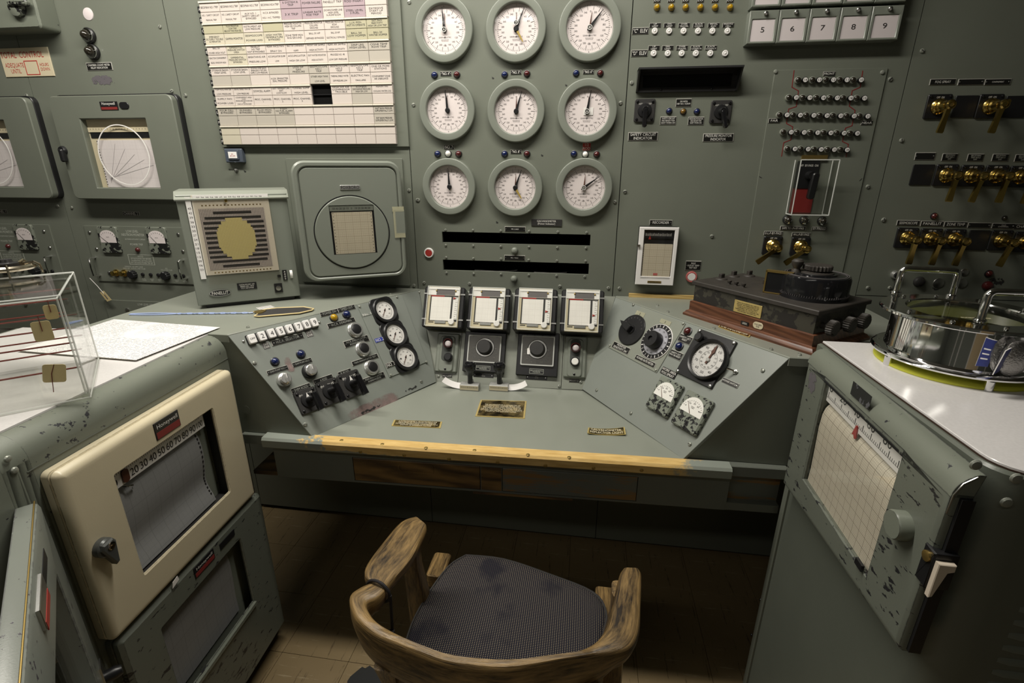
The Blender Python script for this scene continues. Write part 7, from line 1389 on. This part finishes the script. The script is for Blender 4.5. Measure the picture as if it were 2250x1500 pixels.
q_('reading_window', B().box(-.030, .030, -.004, 0, .110, .164, Mx), 'black_gloss'); q_('window_frame', B().box(-.033, -.029, -.006, .01, .108, .168, Mx).box(.029, .033, -.006, .01, .108, .168, Mx).box(-.033, .033, -.006, .01, .164, .169, Mx).box(-.033, .033, -.006, .01, .108, .111, Mx), 'brass_dull')
for x, y in ((1585, 613), (1612, 607), (1646, 606)):
    c = TP.px(x, y); q_('selector', B().lathe([(.018, .107), (.016, .110), (.010, .112)], 20, *c).prism(rrect(c[0], c[1], .011, .016, .002, 2), .111, .124, .001), 'bakelite_dusty')
for x, y in ((1602, 624), (1617, 627), (1633, 631)): c = TP.px(x, y); q_('binding_post', B().lathe([(.005, .107), (.004, .111), (.006, .113), (.0065, .118), (.004, .119)], 12, *c), 'bakelite_dusty')
c = TP.px(1697, 624); q_('ratio_knob', B().prism([(c[0] + x, c[1] + y) for x, y in gear(.026, 0, 24, 2)], .107, .119, .001).prism([(c[0] + x, c[1] + y) for x, y in gear(.0165, .002, 16, 4)], .119, .134, .001), 'bakelite_dusty')
EF = Fr(PBF.p(Lx - .018, 0, 0), PBF.v, (0, 0, 1))
for x, y in ((1834, 722), (1872, 714), (1903, 706)):
    c = EF.px(x, y, .03); part(o, 'side_knob', cached('sknob', lambda: B().lathe([(.008, 0), (.008, .018)], 12).prism(gear(.0185, .0012, 22, 4), .018, .034, .002).mesh('side_knob')), MT['bakelite_dusty'], M=o.matrix_world.inverted() @ EF.mat(c[0], c[1], .0))
# ---- chrome pot with flanges
PC = Vector((.742, -.695, TZ + .006)); o = thing('chrome_vessel', 'round polished chrome vessel with two bar handles and glass lid', 'vessel', Matrix.Translation(PC))
z0 = .018; z1 = .104
part(o, 'lower_flange', B().lathe([(.100, z0), (.134, z0), (.139, z0 + .003), (.1395, z0 + .006), (.136, z0 + .010), (.128, z0 + .012), (.118, z0 + .013)], 72, cap0=True, cap1=False), MT['chrome']); part(o, 'barrel', B().lathe([(.1185, z0 + .010), (.1165, z0 + .016), (.1165, z1 + .002)], 96, cap1=False), MT['chrome'])
part(o, 'upper_flange', B().lathe([(.110, z1), (.138, z1), (.1405, z1 + .002), (.1405, z1 + .006), (.138, z1 + .008), (.098, z1 + .0085), (.096, z1 + .006), (.096, z1 - .01)], 72, cap1=False), MT['chrome'])
part(o, 'glass_lid', B().lathe([(.097, z1 + .003), (.0968, z1 + .005)], 64, cap0=True), MT['glass']); part(o, 'yellow_lining', B().lathe([(.096, z0 + .04), (.0955, z0 + .045)], 48), MT['foam_dark'] if 'foam_dark' in MT else mat('foam_dark', (.10, .11, .02), .5)); part(o, 'yellow_glow_disc', B().lathe([(.130, .0004), (.130, .004), (.126, .0055)], 64, cap0=True), MT['glow_yellow'])  # bottom disc: yellow glow under the vessel, put in as flat colour
for k in range(10): a = k * math.tau / 10 + .2; part(o, 'bolt', cached('pbolt', lambda: B().lathe([(.0042, 0), (.004, .003), (.002, .0045)], 12).mesh('bolt')), MT['chrome'], (.118 * math.cos(a), .118 * math.sin(a), z1 + .008))
for k in range(3): a = (188, 262, 60)[k]; a = math.radians(a); part(o, 'foot', cached('pfoot', lambda: B().lathe([(.0075, -.018 + .0003), (.0075, 0)], 16, cap0=True).mesh('foot')), MT['chrome'], (.128 * math.cos(a), .128 * math.sin(a), z0))
part(o, 'lid_lettering', add_text(B(), 'POTENTIOMETER', .05, .006, -.01, -.04, z1 + .0056).mesh('lid_lettering', 0), MT['gold_ink'])
PZ = PC.z + z1 + .008
for pa, pb in (((1968, 645), (2090, 652)), ((2152, 707), (2300, 712))):
    A_, B_ = onz(*pa, PZ) - PC, onz(*pb, PZ) - PC; hz = .056; A_.z = B_.z = z1 + .008; up = Vector((0, 0, 1)); d = (B_ - A_).normalized(); r = .010; pth = [A_, A_ + up * (hz - r)]
    for k in range(1, 6): t = math.pi / 2 * k / 5; pth.append(A_ + up * (hz - r + r * math.sin(t)) + d * (r - r * math.cos(t)))
    for k in range(0, 5): t = math.pi / 2 * (1 - k / 5); pth.append(B_ + up * (hz - r + r * math.sin(t)) - d * (r - r * math.cos(t)))
    pth += [B_ + up * (hz - r), B_]
    hd = part(o, 'bar_handle', B().tube([tuple(q) for q in pth], .0068, 12), MT['chrome']); [part(hd, 'collar', B().lathe([(.010, 0), (.010, .004), (.0085, .006)], 16, q.x, q.y, M=Matrix.Translation((0, 0, q.z))), MT['chrome']) for q in (A_, B_)]
# ---- crumpled wrap lump with blue label on the flange
q = onz(2186, 812, PC.z + z0 + .012); d = Vector((q.x - PC.x, q.y - PC.y, 0)).normalized(); q = Vector((PC.x, PC.y, 0)) + d * .130
random.seed(3); b = B().sphere((0, 0, .034), .0235, seg=16, n=12, sz=1.42); b.v = [(x * (1 + random.uniform(-.07, .07)), y * (.55 + random.uniform(-.03, .03)), max(z, .0006) + random.uniform(-.0006, .001)) for x, y, z in b.v]
rz_ = math.atan2(d.y, d.x) + math.pi / 2
o = thing('wrapped_lump', 'crumpled foil-wrapped lump leaning on the chrome vessel', 'lump', Matrix.Translation((q.x, q.y, PC.z + z0 + .0118)) @ Matrix.Rotation(rz_, 4, 'Z')); part(o, 'foil', b, MT['foil'] if 'foil' in MT else mat('foil', (.32, .31, .30), .3, .8, bump=1, bscale=350)); lb = part(o, 'blue_label', B().box(-.0005, .0005, -.026, .004, .010, .056), MT['blue_label'], M=Matrix.Translation((-.024, -.004, 0)) @ Matrix.Rotation(-.9, 4, 'Z') @ Matrix.Rotation(.12, 4, 'Y')); part(lb, 'label_print', B().box(-.0009, -.0005, -.020, -.002, .022, .024).box(-.0009, -.0005, -.020, -.002, .030, .032).box(-.0009, -.0005, -.020, -.002, .038, .040).box(-.0007, .0007, -.0268, -.0260, .010, .056).box(-.0007, .0007, -.026, .004, .0555, .0564), MT['white'])
# ================================================================== chair
def crom(P, n):
    out = []
    for i in range(len(P) - 1):
        p0, p1, p2, p3 = P[max(i - 1, 0)], P[i], P[i + 1], P[min(i + 2, len(P) - 1)]
        for k in range(n):
            t = k / n; out.append([.5 * (2 * b + (c - a) * t + (2 * a - 5 * b + 4 * c - d) * t * t + (3 * b - a - 3 * c + d) * t ** 3) for a, b, c, d in zip(p0, p1, p2, p3)])
    return out + [list(P[-1])]
ZA = .68
CH = Vector((-.150, -.86, 0)); ch = thing('wooden_armchair', 'worn oak captain\'s armchair with dark tweed seat before the desk', 'chair', Matrix.Translation(CH)); ich = Matrix.Translation(-CH)
# rail stations: outer point, inner point (photo measured at arm height), underside drop
zr = lambda q, z: onz(*q, z)
st = [((912, 1132), (937, 1152), .030), ((880, 1143), (933, 1165), .034), ((840, 1188), (905, 1222), .036), ((805, 1236), (866, 1268), .036), ((800, 1262), (852, 1284), .036), ((812, 1276), (846, 1296), .038), ((790, 1286), (828, 1312), .050), ((767, 1304), (806, 1322), .064), ((770, 1335), (815, 1345), .078), ((785, 1362), (836, 1367), .088), ((829, 1398), (880, 1390), .098), ((917, 1434), (940, 1415), .105), ((993, 1459), (1000, 1433), .108), ((1112, 1470), (1112, 1442), .108), ((1236, 1450), (1220, 1432), .104), ((1310, 1438), (1275, 1423), .09), ((1352, 1432), (1308, 1405), .06), ((1388, 1418), (1327, 1382), .04), ((1406, 1379), (1336, 1364), .036), ((1409, 1320), (1347, 1315), .036), ((1411, 1262), (1360, 1262), .034), ((1404, 1247), (1370, 1246), .030)]
P = [[*zr(a, ZA), *zr(c, ZA), d] for a, c, d in st]; P = crom(P, 4); rs = []
for a in P:
    o3, i3, d = Vector(a[:3]) - CH, Vector(a[3:6]) - CH, a[6]; m3 = (o3 + i3) / 2; dv = (o3 - i3); w = dv.length / 2; dv.normalize(); ring = []
    for k in range(14):
        t = math.tau * k / 14; cx_ = abs(math.cos(t)) ** .40 * (1 if math.cos(t) >= 0 else -1); sy = abs(math.sin(t)) ** .40 * (1 if math.sin(t) >= 0 else -1)
        ring.append(tuple(m3 + dv * w * cx_ * (1 if sy > -.2 else (.9 if d < .05 else .72)) + Vector((0, 0, sy * d / 2 - d / 2))))
    rs.append(ring)
al = [0.0]
for r0, r1 in zip(rs, rs[1:]): al.append(al[-1] + (Vector(r0[3]) - Vector(r1[3])).length)
part(ch, 'arm_rail', grain(B().rings(rs).mesh('arm_rail', 50), lambda i, co: (al[i // 14], .03 * math.cos(math.tau * (i % 14) / 14), .03 * math.sin(math.tau * (i % 14) / 14))), MT['wood_chair'])
sp = [(1024, 1214), (1107, 1223), (1210, 1257), (1303, 1295), (1332, 1338), (1325, 1392)]; left = [(896, 1389), (932, 1312), (984, 1240)]
sq = [onz(*q, .475) for q in sp] + [Vector((.06, -1.0, .475)), Vector((-.06, -1.06, .475)), Vector((-.22, -1.075, .475)), Vector((-.34, -1.02, .475))] + [onz(*q, .475) for q in left]
sc = sum(sq, Vector()) / len(sq); loop = crom([[q.x - CH.x, q.y - CH.y] for q in sq + sq[:1]], 4)[:-1]; c2 = (sc.x - CH.x, sc.y - CH.y)
def shr(f, z): return [(c2[0] + (x - c2[0]) * f, c2[1] + (y - c2[1]) * f, z) for x, y in loop]
m, nt, p, tc = base('tweed', .9, spec=.2); v = tc.outputs['Object']
w1 = _n(nt, 'ShaderNodeTexWave'); w1.inputs['Scale'].default_value = 62; w1.inputs['Distortion'].default_value = .6; w2_ = _n(nt, 'ShaderNodeTexWave', bands_direction='Y'); w2_.inputs['Scale'].default_value = 74; w2_.inputs['Distortion'].default_value = .6
nt.links.new(v, w1.inputs['Vector']); nt.links.new(v, w2_.inputs['Vector']); f = math_node(nt, 'MULTIPLY', w1.outputs['Fac'], w2_.outputs['Fac']); dark = ramp(nt, noise(nt, v, 7, 3), .60, .68)
c = mixc(nt, ramp(nt, f, .45, .8), (.014, .014, .022), (.30, .25, .17)); nt.links.new(mixc(nt, math_node(nt, 'MULTIPLY', dark, .75), c, (.012, .012, .020)), p.inputs['Base Color']); bumpit(nt, p, f, .5, .002)
part(ch, 'seat_cushion', B().rings([shr(.97, .440), shr(1.0, .447), shr(1.0, .462), shr(.975, .470), shr(.93, .475), shr(.80, .481), shr(.5, .484), shr(.1, .484)]).mesh('seat_cushion', 60), MT['tweed'])
part(ch, 'cushion_piping', B().tube([(x, y, .466) for x, y, _ in shr(1.0, 0)], .003, 6, True), MT['leather'])
part(ch, 'seat_board', B().rings([shr(.99, .405), shr(1.03, .412), shr(1.03, .436), shr(1.0, .441)]).grainmesh('seat_board', 1), MT['wood_chair'])
fl_, fr_ = onz(968, 1232, .44) - CH, onz(1345, 1325, .44) - CH
part(ch, 'seat_corner', B().slab(0, 0, .05, .09, .404, .444, .01, .003).grainmesh('seat_corner', 1), MT['wood_chair'], (fl_.x, fl_.y - .015, 0)); part(ch, 'seat_corner', B().slab(0, 0, .06, .10, .404, .444, .01, .003).grainmesh('seat_corner', 1), MT['wood_chair'], (fr_.x - .012, fr_.y, 0))
def leg(top, mid, foot, w=.05): 
    b = B(); rs = []
    for (x, y, z), s in ((top, 1.05), (((top[0] * 2 + mid[0]) / 3, (top[1] * 2 + mid[1]) / 3, (top[2] * 2 + mid[2]) / 3), .82), (mid, 1.1), (((mid[0] + foot[0]) / 2, (mid[1] + foot[1]) / 2, (mid[2] + foot[2]) / 2), .9), (foot, .7)):
        rs.append([(x + px * s, y + py * s, z) for px, py in rrect(0, 0, w, w * .9, w * .2, 2)])
    return b.rings(rs).grainmesh('leg', 2)
loc_ = lambda x, y, z: (x - CH.x, y - CH.y, z)
part(ch, 'leg', leg(loc_(-.385, -.825, .655), loc_(-.375, -.80, .42), loc_(-.405, -.77, .001)), MT['wood_chair']); part(ch, 'leg', leg(loc_(.118, -.90, .655), loc_(.105, -.875, .42), loc_(.13, -.84, .001)), MT['wood_chair'])
part(ch, 'leg', leg(loc_(-.34, -1.085, .595), loc_(-.33, -1.06, .42), loc_(-.37, -1.12, .001), .042), MT['wood_chair']); part(ch, 'leg', leg(loc_(.045, -1.075, .60), loc_(.05, -1.045, .42), loc_(.085, -1.10, .001), .042), MT['wood_chair'])
for a, c in ((loc_(-.395, -.79, .18), loc_(-.355, -1.09, .18)), (loc_(.12, -.86, .18), loc_(.07, -1.08, .18)), (loc_(-.37, -.95, .18), loc_(.095, -.97, .18))): part(ch, 'stretcher', B().tube([a, c], .012, 8).grainmesh('stretcher', 1), MT['wood_chair'])
for k in range(5): x = -.29 + k * .068; part(ch, 'spindle', B().tube([loc_(x, -1.075 + .02 * abs(k - 2) / 2, .44), loc_(x * 1.02, -1.108 + .02 * abs(k - 2) / 2, .59)], [.008, .010], 8).grainmesh('spindle', 2), MT['wood_chair'])
# ---- cord on the arm
mat('cord', (.008, .006, .007), .7, bump=.6, bscale=900)
n1, n2 = onz(808, 1272, ZA + .004), onz(852, 1290, ZA + .004); mid = (n1 + n2) / 2; o = thing('black_cord', 'black cord with tassel tied around the left chair arm', 'cord', Matrix.Translation(mid)); dv = (n2 - n1); hw = dv.length / 2 + .003; dv.normalize()
lo_ = [tuple(dv * hw * math.cos(t) * (1 if abs(math.cos(t)) < .9 else 1.0) + Vector((0, 0, -.021 + .026 * math.sin(t)))) for t in [math.tau * k / 24 for k in range(24)]]
part(o, 'loop', B().tube(lo_, .0034, 8, True), MT['cord']); h0 = dv * hw * 1.05; dn_ = [tuple(h0 + Vector((.0, -.002 * k, -.02 - .026 * k))) for k in range(6)]
part(o, 'hanging_end', B().tube(dn_, .0032, 8), MT['cord']); e_ = Vector(dn_[-1]); part(o, 'tassel', B().tube([tuple(e_ + Vector((0, 0, .045))), tuple(e_ + Vector((0, 0, .02))), tuple(e_ + Vector((0, -.002, -.02)))], [.006, .009, .007], 10), MT['cord']); part(o, 'loose_strand', B().tube([tuple(e_), tuple(e_ + Vector((.006, -.01, -.08))), tuple(e_ + Vector((.010, -.03, -.18)))], .002, 6), MT['cord'])
# ---- felt scrap on the floor
mat('felt', (.026, .027, .027), .95, bump=1, bscale=300); random.seed(5)
pl = [(.055 * math.cos(t) * random.uniform(.85, 1.1), .075 * math.sin(t) * random.uniform(.85, 1.1)) for t in [math.tau * k / 26 for k in range(26)]]
thing('felt_scrap', 'dark grey felt scrap on the floor behind the chair', 'scrap', Matrix.Translation((-.605, -.745, .0003)), None, B().prism(pl, 0, .006, .002), MT['felt'])
